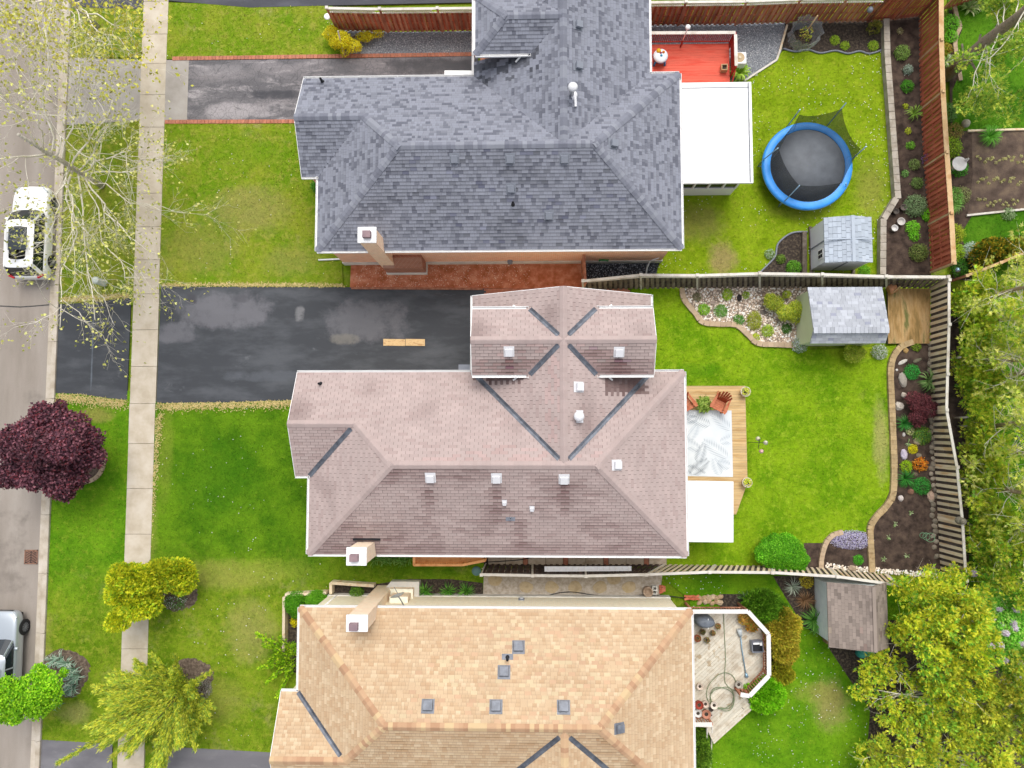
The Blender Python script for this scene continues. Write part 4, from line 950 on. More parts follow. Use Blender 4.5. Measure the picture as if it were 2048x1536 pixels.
sC, rC = gable_shed('shed', 'small shed with stained brown shingle roof beside the golden cedar', 14.3, 16.8, -10.25, -7.5, 'y', 16.0, 1.95, 2.7, wall_pg, sh_old,
                    [((1, 1, 1), 4), ((.86, .85, .85), 3), ((1.08, 1.07, 1.06), 2), ((.7, .68, .68), 1)], .15, (.3,), .15,
                    stain=lambda c, up, t: tuple(v*(1-.45*max(0, mnoise.noise(Vector((c.x*2.2, c.y*.7, 3)))*1.6-.1)) for v in t))
MB().box((16.0, -8.9, 2.71), (.16, 3.0, .03)).build('ridge_cap', sh_old, rC)
MB().box((15.0, -10.5, .35), (.8, .3, .5)).build('step', mk('shed_step', [A('#9c8156')], rough=.9), sC)
tarp = mk('teal_tarp', [A('#2f9c8e'), A('#5cc4b4')], scale=6, rough=.5)
t_ = MB(); c_ = G(1733, 1302, .4)
t_.lathe(c_, [(.42, -.4), (.4, -.1), (.3, .1), (.12, .2)], 14); 
for i, v_ in enumerate(t_.v): t_.v[i] = (v_[0]+.06*math.sin(9*v_[1]), v_[1]+.06*math.sin(8*v_[0]), max(0, v_[2]+.07*math.sin(11*v_[0]+7*v_[1])))
t_.build('tarp', tarp, label='crumpled teal tarp on the ground behind the brown-roofed shed', cat='tarp')

# ================================================================== DECKS
def deck(parent, poly, z, ang, bw, mat, th=.03, gap=.008, name='board'):
    ca, sa = math.cos(ang), math.sin(ang)
    lp = [(p[0]*ca+p[1]*sa, -p[0]*sa+p[1]*ca) for p in poly]
    b = min(p[1] for p in lp); a0 = min(p[0] for p in lp); a1 = max(p[0] for p in lp)
    while b < max(p[1] for p in lp):
        q = clip_rect(lp, a0, a1, b+gap/2, b+bw-gap/2)
        if len(q) > 2 and area2(q) > .005:
            dz = random.uniform(-.003, .003)
            MB().prism([(p[0]*ca-p[1]*sa, p[0]*sa+p[1]*ca) for p in q], z-th+dz, z+dz).build(name, mat, parent)
        b += bw
    MB().prism([(p[0], p[1]) for p in poly], 0, z-th-.02).build('joist_frame', w_dark, parent); COVER.append([(p[0], p[1]) for p in poly])
def railing(parent, pts, z0, z1, railm, balm, step=.14, railw=.14, posts=True, mid=True):
    P = [Vector((p[0], p[1], 0)) for p in pts]; Z0 = Vector((0, 0, z0)); Z1 = Vector((0, 0, z1))
    for a, b in zip(P, P[1:]):
        piece('top_rail', a+Z1, b+Z1, railw, .04, railm, parent)
        if mid: piece('bottom_rail', a+Z0+Vector((0, 0, .1)), b+Z0+Vector((0, 0, .1)), .04, .08, balm, parent)
        for p, d in along([a, b], step): piece('baluster', p+Z0+Vector((0, 0, .06)), p+Z1-Vector((0, 0, .03)), .035, .035, balm, parent)
    if posts:
        for a in P: piece('post', a+Z0*0, a+Z1-Vector((0, 0, .02)), .1, .1, balm, parent)
redw = mk('red_deck_stain', [A('#dc4f3a',1.2), A('#e66650',1.2), A('#d65f4a',1.2)], scale=2.2, rough=.7, fine=.1, objvar=.08, stretch=(.3, 2, 1), bump=.2)
redd = mk('red_rail_stain', [A('#b5342a'), A('#c33f33')], scale=2.2, rough=.7, fine=.08, objvar=.05)
dk1 = thing('deck', 'bright red stained deck with white-topped railing behind the grey-roofed house', 'deck', (8, 18, 0), world=True)
deck(dk1, [(5.5, 16.6), (10.35, 16.6), (10.35, 20.15), (5.5, 20.15)], .72, 0, .14, redw)
railing(dk1, [(5.7, 20.25), (10.42, 20.2)], .72, 1.65, w_cap, redd, .1, .16); railing(dk1, [(10.42, 20.1), (10.42, 18.45)], .72, 1.65, w_cap, redd, .1, .16)
piece('stair_rail', (10.42, 18.3, 1.5), (10.2, 17.2, .9), .06, .06, redd, dk1)
dryw = mk('new_deck_wood', [A('#d3b07a'), A('#e0c08c'), A('#c9a26a')], scale=2, rough=.7, fine=.1, objvar=.1, stretch=(.3, 2, 1), bump=.15)
dk2 = thing('deck', 'honey coloured wood deck under the white patterned rug', 'deck', (9, -.5, 0), world=True)
deck(dk2, [(6.7, 2.2), (10.88, 2.2), (10.9, -2.7), (10.3, -4.3), (6.7, -4.4)], .5, 0, .14, dryw)
oldw = mk('mossy_wood', [A('#8a7143'), A('#b08d58'), A('#c7a472'), A('#7b7a45')], scale=1.1, rough=.85, fine=.14, objvar=.1, stretch=(2, .5, 1), bump=.2)
dk3 = thing('deck', 'low mossy wood platform between the light grey shed and the striped fence', 'deck', (19, 5.8, 0), world=True)
deck(dk3, [G(1776, 577, .15), G(1861, 577, .15), G(1859, 687, .15), G(1776, 687, .15)], .15, math.pi/2, .14, oldw)
greyw = mk('bleached_deck_wood', [A('#c9bba6'), A('#d9ceba'), A('#e3dccb'), A('#bda98c')], scale=1.6, rough=.85, fine=.12, objvar=.12, stretch=(1.4, 1.4, 1), bump=.2)
dk4 = thing('deck', 'bleached diagonal-board octagonal deck with white handrail behind the tan-roofed house', 'deck', (9.5, -11, 0), world=True)
oct_ = [G(1380, 1226, .8), G(1496, 1226, .8), G(1528, 1268, .8), G(1530, 1345, .8), G(1496, 1383, .8), G(1470, 1378, .8), G(1512, 1412, .8), G(1428, 1488, .8), G(1412, 1455, .8), G(1380, 1452, .8)]
deck(dk4, [(p[0], p[1]) for p in oct_], .8, math.radians(43), .14, greyw)
rc_ = mk('white_handrail', [A('#f6f3ee', .97)], rough=.6, fine=.04)
rp = [G(1386, 1223, 1.7), G(1496, 1223, 1.7), G(1537, 1268, 1.7), G(1538, 1351, 1.7), G(1499, 1392, 1.7), G(1481, 1389, 1.7)]
railing(dk4, rp, .8, 1.7, rc_, w_brown, .13, .2); railing(dk4, [G(1388, 1449, 1.7), G(1424, 1449, 1.7)], .8, 1.7, rc_, w_brown, .13, .2)
piece('stair_stringer', G(1480, 1390, .8), G(1517, 1418, .3), .06, .2, w_cap, dk4)
piece('stair_stringer', G(1424, 1452, .8), G(1420, 1536, .1), .06, .2, w_cap, dk4); piece('stair_stringer', G(1414, 1452, .8), G(1410, 1536, .1), .06, .2, w_cap, dk4)
orw = mk('orange_cedar', [A('#d2915a',1.5), A('#e0a46c',1.5), A('#c8844c',1.5)], scale=2, rough=.7, fine=.1, objvar=.1)
dk5 = thing('porch', 'narrow orange cedar side porch under the eave of the pinkish roof', 'porch', (-4, -6, 0), world=True)
po = [G(829, 1104, 1.0), G(968, 1104, 1.0), G(968, 1119, 1.0), G(925, 1127, 1.0), G(829, 1127, 1.0)]
deck(dk5, [(p[0], p[1]) for p in po], 1.0, 0, .12, orw)
railing(dk5, [G(828, 1112, 1.6), G(828, 1130, 1.6), G(925, 1130, 1.6), G(970, 1121, 1.6)], 1.0, 1.6, orw, orw, .12, .12)

# ================================================================== WALLS, EDGINGS, STONES
blockm = mk('wall_block', [A('#a79c8d'), A('#bbb1a2'), A('#c6bdb0')], scale=3, rough=.9, bump=.3, fine=.12, objvar=.12)
edgem = mk('tan_edging_block', [A('#b49a70'), A('#c6ad84'), A('#a98f68')], scale=3, rough=.9, bump=.3, fine=.12, objvar=.14)
edgem2 = mk('buff_edging_block', [A('#c3a98c'), A('#cfb89c')], scale=3, rough=.9, bump=.3, fine=.1, objvar=.1)
def blocks(name, label, cat, pts, n_len, w, h, mat, z0=0, gap=.008):
    t = thing(name, label, cat, tuple(pts[0]), world=True)
    for p, d in along(pts, n_len):
        d = Vector((d.x, d.y, 0)).normalized(); l = n_len-gap
        o = piece('block', Vector((p.x, p.y, z0+h/2))-d*l/2, Vector((p.x, p.y, z0+h/2))+d*l/2, w*random.uniform(.95, 1.04), h+random.uniform(-.012, .012), mat, t)
    return t
rw = [G(1772, 38, .35), G(1774, 110, .35), G(1780, 190, .35), G(1795, 392, .35), G(1766, 440, .35), G(1765, 552, .35)]
t = blocks('retaining_wall', 'low grey block retaining wall between the trampoline lawn and the soil bed', 'retaining wall', rw, .42, .26, .36, blockm)
for p, d in along(rw, .42):
    d = Vector((d.x, d.y, 0)).normalized(); piece('cap_stone', Vector((p.x, p.y, .39))-d*.2, Vector((p.x, p.y, .39))+d*.2, .3, .05, blockm, t)
blocks('garden_edging', 'tan block edging curving along the lawn and the long flower bed', 'edging', edgeB, .235, .3, .16, edgem)
blocks('garden_edging', 'buff block edging round the small bed of lilac flowers', 'edging', edgeS, .22, .24, .16, edgem2)
blocks('garden_edging', 'buff stone edging curving round the white pebble bed', 'edging', rockedge, .28, .26, .14, edgem2)
se = [Vector(p) for p in bedA[2:]]
MB().tube([p+Vector((0, 0, .05)) for p in se], .05, 6).build('scalloped_edging', vg, label='scalloped grey plastic edging below the mulch bed', cat='edging')
MB().tube([p+Vector((0, 0, .06)) for p in shedbedA], .05, 6).build('plastic_edging', vg, label='grey plastic edging round the mulch bed beside the small plastic shed', cat='edging')
MB().beam(G(1608, 464, .1), G(1608, 550, .1), .22, .2).build('timber_edging', w_grey, label='weathered timber edging along the small plastic shed', cat='edging')
t = thing('timber_edging', 'pale timber edging at the corner of the grey gravel', 'edging', G(1490, 160), world=True)
piece('timber', G(1488, 162, .05), G(1553, 120, .05), .1, .1, w_cap, t); piece('timber', G(1553, 120, .05), G(1560, 100, .05), .1, .1, w_cap, t); piece('timber', G(1560, 100, .05), G(1574, 50, .05), .1, .1, w_light, t)
t = thing('planter_wall', 'weathered timber planter wall beside the trimmed boxwoods', 'planter', G(600, 1190), world=True)
for a_, b_ in (((573, 1188), (655, 1184)), ((664, 1186), (664, 1164)), ((664, 1164), (750, 1170)), ((571, 1192), (570, 1300))): piece('timber', G(*a_, .3), G(*b_, .3), .14, .5, w_light, t)
# ring of stones round the purple maple
rg = thing('tree_ring', 'ring of pale blocks round the purple maple', 'edging', G(172, 925), world=True); c_ = Vector(G(170, 925))
for k in range(22):
    a_ = 2*math.pi*k/22; d_ = Vector((-math.sin(a_), math.cos(a_), 0)); p_ = c_+Vector((math.cos(a_), math.sin(a_), 0))*1.02+Vector((0, 0, .06)); piece('block', p_-d_*.135, p_+d_*.135, .2, .12, edgem2, rg)
# paved strip beside the pinkish-roofed house
pv = thing('paved_walk', None, None, G(980, 1115), world=True); pv['kind'] = 'structure'
slabm = mk('walk_slab', [A('#a29280',1.5), A('#b3a492',1.5), A('#958471',1.5)], scale=1.5, rough=.9, fine=.1, objvar=.1, bump=.2)
x_ = G(976, 1118)[0]; n_ = 0; y0_, y1_ = -6.95, -5.0
while x_ < G(1322, 1118)[0]:
    w_ = .26 if n_ % 3 == 2 else .9
    if n_ % 3 == 2:
        for k in range(9): MB().box((x_+w_/2, y0_+.1+.21*k, .02), (w_-.03, .2, .06)).build('brick', brickpav, pv)
    else:
        MB().box((x_+w_/2, (y0_+y1_)/2, .02), (w_-.02, y1_-y0_, .06)).build('slab', slabm, pv)
    x_ += w_; n_ += 1
bp_ = thing('brick_path', None, None, G(970, 582), world=True); bp_['kind'] = 'structure'
for i in range(36):
    for j in range(4):
        MB_ = None; inst('brick', boxmesh((.205, .1, .05), brickpav), Matrix.Translation((G(968, 582)[0]+.105+.21*i+(.105 if j % 2 else 0), 7.32-.106*j, .02)), bp_)
COVER.append([(G(966, 582)[0], 6.4), (5.2, 6.4), (5.2, 7.5), (G(966, 582)[0], 7.5)])
t = thing('timber_edging', 'reddish timber edging along the red gravel and the driveway', 'edging', G(703, 576), world=True); piece('timber', G(703, 576.5, .04), G(966, 578, .04), .1, .1, w_brown, t)
# ================================================================== FOLIAGE HELPERS
def leafmat(name, rough=.6, transl=.35, spec=.25):
    m, N, L, B = nodemat(name); a = N.new('ShaderNodeAttribute'); a.attribute_name = 'tint'
    L.new(a.outputs['Color'], B.inputs['Base Color']); B.inputs['Roughness'].default_value = rough; B.inputs['Specular IOR Level'].default_value = spec
    t = N.new('ShaderNodeBsdfTranslucent'); L.new(a.outputs['Color'], t.inputs['Color'])
    mx = N.new('ShaderNodeMixShader'); mx.inputs[0].default_value = transl; L.new(B.outputs[0], mx.inputs[1]); L.new(t.outputs[0], mx.inputs[2])
    L.new(mx.outputs[0], N['Material Output'].inputs['Surface']); return m
leafm = leafmat('leaf'); needlem = leafmat('needle_spray', .75, .3, .15); petalm = leafmat('petal', .7, .3, .2)
def unit(v): return v/np.maximum(1e-9, np.linalg.norm(v, axis=-1, keepdims=True))
FOL = 1.35
def pal(hexes, n, weights=None, var=.15, k=1.0):
    P = np.array([A(h, k*FOL)[:3] for h in hexes]); w = None if weights is None else np.array(weights)/sum(weights)
    c = P[rng.choice(len(hexes), n, p=w)]; return np.clip(c*np.array([1.03, 1.0, 1.0])*(1+rng.normal(0, var, (n, 1))), .002, .8)
def diamonds(c, d, nrm, L_, W_, fold=0.0):
    """leaf diamonds: base at c, along d, in the plane with normal nrm"""
    n = len(c); s = unit(np.cross(nrm, d)); L_ = np.broadcast_to(np.asarray(L_, float), (n,))[:, None]; W_ = np.broadcast_to(np.asarray(W_, float), (n,))[:, None]
    v = np.empty((n, 4, 3)); v[:, 0] = c; v[:, 1] = c+d*L_*.45+s*W_*.5+nrm*fold*W_; v[:, 2] = c+d*L_; v[:, 3] = c+d*L_*.45-s*W_*.5+nrm*fold*W_
    return v.reshape(-1, 3), np.arange(n*4).reshape(n, 4)
def leafobj(name, parent, v, f, t, mat, **kw):
    me = np_mesh(name, v, f, t); me.materials.append(mat); o = bpy.data.objects.new(name, me); link(o, parent); return setprops(o, **kw)
def fans(c, d, k, spread, L_, W_, cols, droop=.0):
    """flat fans of k leaflets at each c, pointing along d"""
    n = len(c); side = unit(np.cross(d, rng.normal(size=(n, 3)))); nrm = unit(np.cross(side, d))
    an = np.linspace(-spread, spread, k)[None, :, None]+rng.normal(0, .12, (n, k, 1))
    dd = unit(d[:, None]*np.cos(an)+side[:, None]*np.sin(an)); dd[..., 2] -= droop; dd = unit(dd)
    off = rng.uniform(0, .5, (n, k, 1))*np.asarray(L_)
    cc = c[:, None]+d[:, None]*off
    Lk = (np.asarray(L_)*(1-.35*np.abs(an[..., 0])/max(spread, .01))*rng.uniform(.7, 1.2, (n, k))).ravel()
    v, f = diamonds(cc.reshape(-1, 3), dd.reshape(-1, 3), np.repeat(nrm, k, 0), Lk, np.full(n*k, W_)*rng.uniform(.7, 1.3, n*k), .1)
    return v, f, np.repeat(cols, k, 0)*(1+rng.normal(0, .08, (n*k, 1)))
def shell(c, R_, n, inner=.75, zmin=-.3):
    """points in the outer part of an ellipsoid, with outward directions"""
    d = unit(rng.normal(size=(int(n*1.6)+8, 3))); d = d[d[:, 2] > zmin][:n]; r = inner+(1.22-inner)*rng.beta(2.2, 1.6, (len(d), 1))
    R_ = np.asarray(R_, float); return np.asarray(c)+d*R_*r, unit(d/R_)
def lobes_of(c, R_, k, amp=.45, size=.55):
    """break one crown into overlapping clumps"""
    out = []; R_ = np.asarray(R_, float)
    for i in range(k):
        d = unit(rng.normal(size=3)); d[2] = abs(d[2])*.9-.15
        out.append((np.asarray(c)+d*R_*amp*rng.uniform(.7, 1.25), R_*size*rng.uniform(.75, 1.2)))
    return out
def merge(parts):
    V_, F_, T_, o = [], [], [], 0
    for v, f, t in parts: V_.append(v); F_.append(f+o); T_.append(t); o += len(v)
    return np.concatenate(V_), np.concatenate(F_), np.concatenate(T_)
def broadleaf(lobes, per_m2, L_, W_, hexes, weights=None, up=.5, var=.16, lobevar=.12, inner=.7):
    parts = []
    for c, R_ in lobes:
        R_ = np.asarray(R_, float); area = 4*math.pi*((R_[0]*R_[1])**1.6/3+(R_[0]*R_[2])**1.6/3+(R_[1]*R_[2])**1.6/3)**(1/1.6)
        n = max(20, int(area*per_m2)); p, d = shell(c, R_, n, inner); n = len(p)
        nrm = unit(d*(1-up)+np.array([0, 0, up])+rng.normal(0, .45, (n, 3))); ax = unit(np.cross(nrm, rng.normal(size=(n, 3))))
        v, f = diamonds(p, ax, nrm, rng.uniform(.7, 1.25, n)*L_, rng.uniform(.7, 1.25, n)*W_, .08)
        t = pal(hexes, n, weights, var)*(1+rng.normal(0, lobevar)); parts.append((v, f, np.clip(t, .002, .85)))
    return merge(parts)
def conifer(lobes, per_m2, L_, W_, hexes, weights=None, k=5, spread=.8, upb=.25, lobevar=.15, inner=.6, droop=.0, mixl=False):
    parts = []
    for c, R_ in lobes:
        R_ = np.asarray(R_, float); area = 4*math.pi*(R_[0]*R_[1]*R_[2])**(2/3); n = max(10, int(area*per_m2)); p, d = shell(c, R_, n, inner); n = len(p)
        dd = unit(d+np.array([0, 0, upb])+rng.normal(0, .35, (n, 3)))
        v, f, t = fans(p, dd, k, spread, L_, W_, np.clip(pal(hexes, n, rng.dirichlet(np.ones(len(hexes))*.9)+.05 if mixl else weights, .14)*(1+rng.normal(0, lobevar)), .002, .8), droop); parts.append((v, f, t))
    return merge(parts)
def blades(c, n, r, h, w, hexes, arch=1.0, var=.15, spread=1.0):
    """tuft of arching strap leaves: three quads each"""
    c = np.asarray(c, float); a = rng.uniform(0, 2*math.pi, n); ln = rng.uniform(.65, 1.1, n)*r; hh = rng.uniform(.6, 1.1, n)*h
    out = np.stack([np.cos(a), np.sin(a), np.zeros(n)], 1); sd_ = np.stack([-np.sin(a), np.cos(a), np.zeros(n)], 1)
    b = c+out*rng.uniform(0, .12, (n, 1))*r*spread
    T_ = [(0, 0, 1), (.35, .75, 1), (.72, 1.0, .75), (1.0, 1.0-.55*arch, .08)]; V_ = []
    for x, z, ww in T_:
        p = b+out*(ln*x)[:, None]+np.array([0, 0, 1])*(hh*z)[:, None]; V_ += [p-sd_*w*.5*ww, p+sd_*w*.5*ww]
    V_ = np.stack(V_, 1).reshape(-1, 3); base = (np.arange(n)*8)[:, None]
    F_ = np.concatenate([base+np.array([[2*i, 2*i+1, 2*i+3, 2*i+2]]) for i in range(3)]); t = pal(hexes, n, None, var)
    return V_, F_, np.concatenate([t]*3)
def branch(m, p0, d0, ln, r0, lev, maxlev, kids, tips, bend=.35, up=.1, shrink=.62, nseg=5, spread=.8, sides=5, gen=None):
    """recursive tapered limb; collects twig ends"""
    p = Vector(p0); d = Vector(d0).normalized(); pts = [p.copy()]; rs = [r0]; r1 = r0*(.45 if lev < maxlev else .3)
    for i in range(nseg):
        d = (d+Vector((random.gauss(0, bend), random.gauss(0, bend), random.gauss(0, bend*.7)))*.35+Vector((0, 0, up*.3))).normalized()
        p = p+d*ln/nseg; pts.append(p.copy()); rs.append(r0+(r1-r0)*(i+1)/nseg)
    m.tube(pts, rs, sides if lev < 2 else 3, cap=lev < 1)
    if lev >= maxlev: tips.append((pts[-1], d)); tips.append((pts[len(pts)//2], d)); return
    for j in range(kids[lev]):
        t = random.uniform(.25, 1.0) if j else 1.0; i = min(nseg-1, int(t*nseg)); q = pts[i].lerp(pts[i+1], t*nseg-i if t < 1 else 1)
        ax = Vector((random.gauss(0, 1), random.gauss(0, 1), random.gauss(0, .6))); ax = (ax-d*ax.dot(d)).normalized()
        nd = ((pts[i+1]-pts[i]).normalized()+ax*random.uniform(.5, 1.1)*spread).normalized()
        branch(m, q, nd, ln*shrink*random.uniform(.75, 1.2), max(.006, rs[i]*.55), lev+1, maxlev, kids, tips, bend, up, shrink, max(3, nseg-1), spread, sides)

# ================================================================== CARS
def car(label, x, y, paintc, L=4.9, W=1.88, H=1.66, sunroof=True, suv=True, metal=0.0):
    t = thing('parked_car', label, 'car', (x, y, 0), group='cars parked along the kerb')
    paint = mk('car_paint_'+str(len(MATS)), [paintc], rough=.3, metal=metal, fine=0, coat=.8, spec=.5)
    ct = mk('car_trim', [A('#1c1e22')], rough=.5, fine=0); cg = mk('car_glass', [(.012, .018, .022, 1)], rough=.04, fine=0, spec=.8)
    m = MB(); hw = W/2
    st = [(-.5, .70, .45, .80), (-.492, .86, .36, .93), (-.47, .955, .30, 1.0 if suv else .98), (-.42, 1.0, .28, 1.04), (-.30, 1.0, .24, 1.05), (-.1, 1.0, .24, 1.02), (.1, 1.0, .24, 1.0), (.2, 1.0, .24, 1.0),
          (.30, .995, .26, .99), (.40, .97, .28, .94), (.455, .91, .30, .88), (.485, .80, .36, .80), (.497, .62, .45, .70)]
    prof = lambda w, z0, zt: [(-.55*w, z0), (-.93*w, z0+.04), (-.995*w, z0+.2), (-1.0*w, .62), (-.985*w, zt-.16), (-.93*w, zt-.05), (-.78*w, zt-.005), (-.4*w, zt+.03), (0, zt+.04)]
    rings = []
    for fy, fw, z0, zt in st:
        h = prof(hw*fw, z0, max(zt, z0+.3)); ring = h+[(-a, b) for a, b in h[-2::-1]]; b0 = len(m.v)
        m.v += [(a, fy*L, b) for a, b in ring]; rings.append((b0, len(ring)))
    for (a, n), (b, _) in zip(rings, rings[1:]):
        for i in range(n): j = (i+1) % n; m.face((a+i, b+i, b+j, a+j), 1.0, True)
    m.face([rings[0][0]+i for i in range(rings[0][1])], 1.0, True); m.face([rings[-1][0]+i for i in range(rings[-1][1]-1, -1, -1)], 1.0, True)
    o = m.build('body', paint, t); sub = o.modifiers.new('s', 'SUBSURF'); sub.levels = sub.render_levels = 2
    # greenhouse
    yb0, yf0 = (-.475*L if suv else -.36*L), .235*L; yb1, yf1 = (-.40*L if suv else -.22*L), .085*L; zb = 1.0; zt = H-.07
    def ring(yb, yf, w, z, k): # rounded plan outline
        return [(-w*.72, yb, z), (-w*.95, yb+k, z), (-w, yb+3*k, z), (-w, yb+(yf-yb)*.5, z), (-w, yf-4*k, z), (-w*.9, yf-1.6*k, z), (-w*.5, yf-.3*k, z), (0, yf, z), (w*.5, yf-.3*k, z), (w*.9, yf-1.6*k, z), (w, yf-4*k, z), (w, yb+(yf-yb)*.5, z), (w, yb+3*k, z), (w*.95, yb+k, z), (w*.72, yb, z), (0, yb-.02, z)]
    g = MB(); r0 = ring(yb0, yf0, hw*.93, zb, .09); r1 = ring(yb1, yf1, hw*.76, zt, .07); g.v += r0+r1; n = len(r0)
    for i in range(n): j = (i+1) % n; g.face((i, n+i, n+j, j)[::-1] if False else (j, n+j, n+i, i)[::-1], 1.0, False)
    g.face(range(2*n-1, n-1, -1))
    go = g.build('windows', cg, t)
    rf = MB(); r2 = ring(yb1-.06, yf1+.05, hw*.795, zt-.015, .07); r3 = ring(yb1+.05, yf1-.06, hw*.72, zt+.05, .07); r4 = ring(yb1+.35, yf1-.35, hw*.45, zt+.075, .05)
    rf.v += r2+r3+r4
    for a in (0, n):
        for i in range(n): j = (i+1) % n; rf.face((a+i, a+j, a+n+j, a+n+i)[::-1], 1.0, True)
    rf.face(range(2*n, 3*n), 1.0, True); ro = rf.build('roof', paint, t)
    if sunroof: bevel(MB().box((0, (yb1+yf1)/2+.22, zt+.088), (hw*.98, L*.24, .03)).build('sunroof', cg, ro), .01)
    for s in (-1, 1):
        p_ = MB()
        for i, w_ in ((5 if s < 0 else 9, .1), (3 if s < 0 else 11, .06), (1 if s < 0 else 13, .2 if suv else .1)):
            a, b = Vector(r0[i]), Vector(r1[i]); p_.beam(a*1.0+Vector((s*.012, 0, 0)), b+Vector((s*.012, 0, 0)), w_, .03, up=(s, 0, .3))
        p_.build('pillar', paint, t)
        mo = MB(); mo.lathe((s*(hw+.1), .13*L, 1.03), [(.03, -.07), (.1, -.05), (.12, 0), (.1, .06), (.04, .09)], 12, sx=.9, sy=.75); mo.beam((s*(hw-.05), .13*L, .99), (s*(hw+.05), .13*L, 1.0), .07, .05); mo.build('mirror', paint, t)
        hl = MB(); hl.beam((s*hw*.62, .478*L, .80), (s*hw*.90, .425*L, .83), .09, .13, up=(0, .3, 1)); bevel(hl.build('headlight', mk('headlight', [A('#cfd6da')], rough=.15, fine=0, spec=.8), t), .03)
        tl = MB(); tl.beam((s*hw*.62, -.492*L, .92), (s*hw*.93, -.462*L, .97), .12, .16, up=(0, -.3, 1)); bevel(tl.build('taillight', mk('taillight', [A('#d8202a')], rough=.2, fine=0, spec=.6), t), .03)
        for yy in (-.305*L, .31*L):
            a_ = MB(); 
            for v_, r_ in ((0, .40),): a_.tube([(s*(hw-.24), yy, .36), (s*(hw+.012), yy, .36)], .40, 24, smooth=False)
            a_.build('wheel_arch', ct, t)
            wt = MB(); wt.tube([(s*(hw-.22), yy, .345), (s*(hw-.2), yy, .345), (s*(hw+.0), yy, .345), (s*(hw+.022), yy, .345)], [.30, .345, .345, .31], 24)
            wo = wt.build('wheel', mk('tyre', [A('#2a2b2e')], rough=.8, fine=.05), t)
            rm = MB(); rm.tube([(s*(hw+.018), yy, .345), (s*(hw+.028), yy, .345)], .235, 20, smooth=False)
            for k in range(10):
                an = 2*math.pi*k/10; rm.beam((s*(hw+.034), yy, .345), (s*(hw+.03), yy+.22*math.cos(an), .345+.22*math.sin(an)), .03, .02, up=(1, 0, 0), tint=3.2)
            rm.build('rim', mk('rim', [A('#55585c')], rough=.3, metal=.5, fine=0), wo)
    bevel(MB().box((0, .492*L, .62), (W*.55, .05, .18)).build('grille', ct, t), .02)
    MB().box((0, .44*L, .3), (W*.8, .2, .08)).build('front_lip', ct, t)
    return t
car('white parked car with a glass sunroof under the sparse budding tree', -26.5, 10.38, (.8, .8, .8, 1), 5.0, 1.98, 1.66, True, True)
car('silver parked car with pale blue-grey flanks beside the small bright green tree', G(50, 1262, .35)[0]-.94, -11.72, A('#c9d2da'), 4.9, 1.86, 1.46, False, False, metal=.45)

# ================================================================== STREET THINGS
g_ = thing('storm_drain', 'rusty slotted storm drain grate set in the road beside the kerb', 'storm drain', G(62, 1114), world=True)
rust = mk('rusty_iron', [A('#8f6a58'), A('#a9826e'), A('#7d5c4d')], scale=6, rough=.8, fine=.15, metal=.2)
c_ = G(62, 1114); fx, fy = c_[0], c_[1]
m_ = MB()
for dx, dy, w_, h_ in ((-.33, 0, .05, .74), (.33, 0, .05, .74), (0, -.345, .71, .05), (0, .345, .71, .05)): m_.box((fx+dx, fy+dy, -.012), (w_, h_, .05))
m_.build('frame', rust, g_)
MB().box((fx, fy, -.03), (.64, .68, .03)).build('pit', blackm, g_)
for s in (-1, 1):
    for k in range(8):
        y_ = fy-.33+.085*k; MB().beam((fx+s*.02, y_-.0, -.012), (fx+s*.3, y_+.12 if y_+.12 < fy+.33 else fy+.32, -.012), .038, .04).build('bar', rust, g_)
u_ = thing('utility_pedestal', 'small pale utility pedestal on the grass under the budding tree', 'utility box', G(210, 567)); 
bevel(MB().box((0, 0, .42), (.3, .32, .84)).build('housing', mk('pedestal', [A('#dfe9e2')], rough=.6), u_), .05); MB().lathe((0, 0, .82), [(.2, 0), (.18, .06), (.08, .1)], 14).build('cap', mk('pedestal', []), u_)
pk = mk('plywood', [A('#dca468'), A('#f0cf98'), A('#b5773f')], scale=3.5, rough=.6, fine=.08, stretch=(1.2, 3, 1), contrast=.8)
p_ = thing('wood_planks', 'two plywood planks lying end to end on the dark driveway', 'planks', G(808, 685), world=True)
for a_, b_ in ((767, 810.5), (811.5, 850)): MB().prism([(q[0], q[1]) for q in GG([(a_, 678), (b_, 678.5), (b_, 692), (a_, 691.5)])], .015, .055).build('plank', pk, p_)
MB().lathe((*G(953, 1142)[:2], .012), [(.24, 0), (.23, .04), (.05, .055)], 20).build('access_cover', mk('teal_cover', [A('#6c9494')], rough=.6), label='round teal access cover in the grass beside the orange porch', cat='access cover')
# ladder on the fence
ld = thing('ladder', 'white ladder lying along the dark espresso fence', 'ladder', G(1175, 1137, 1.2), world=True)
a0, a1 = Vector(G(1089, 1134, 1.25)), Vector(G(1263, 1133.5, 1.25)); b0, b1 = Vector(G(1089, 1142, 1.35)), Vector(G(1263, 1140.5, 1.35))
piece('side_rail', a0, a1, .06, .05, whitemetal, ld); piece('side_rail', b0, b1, .06, .05, whitemetal, ld)
piece('web', a0.lerp(b0, .5)-Vector((0, 0, .03)), a1.lerp(b1, .5)-Vector((0, 0, .03)), .17, .015, whitemetal, ld)
for k in range(14): piece('rung', a0.lerp(a1, (k+.5)/14)+Vector((0, 0, .02)), b0.lerp(b1, (k+.5)/14)+Vector((0, 0, .02)), .035, .03, white, ld)

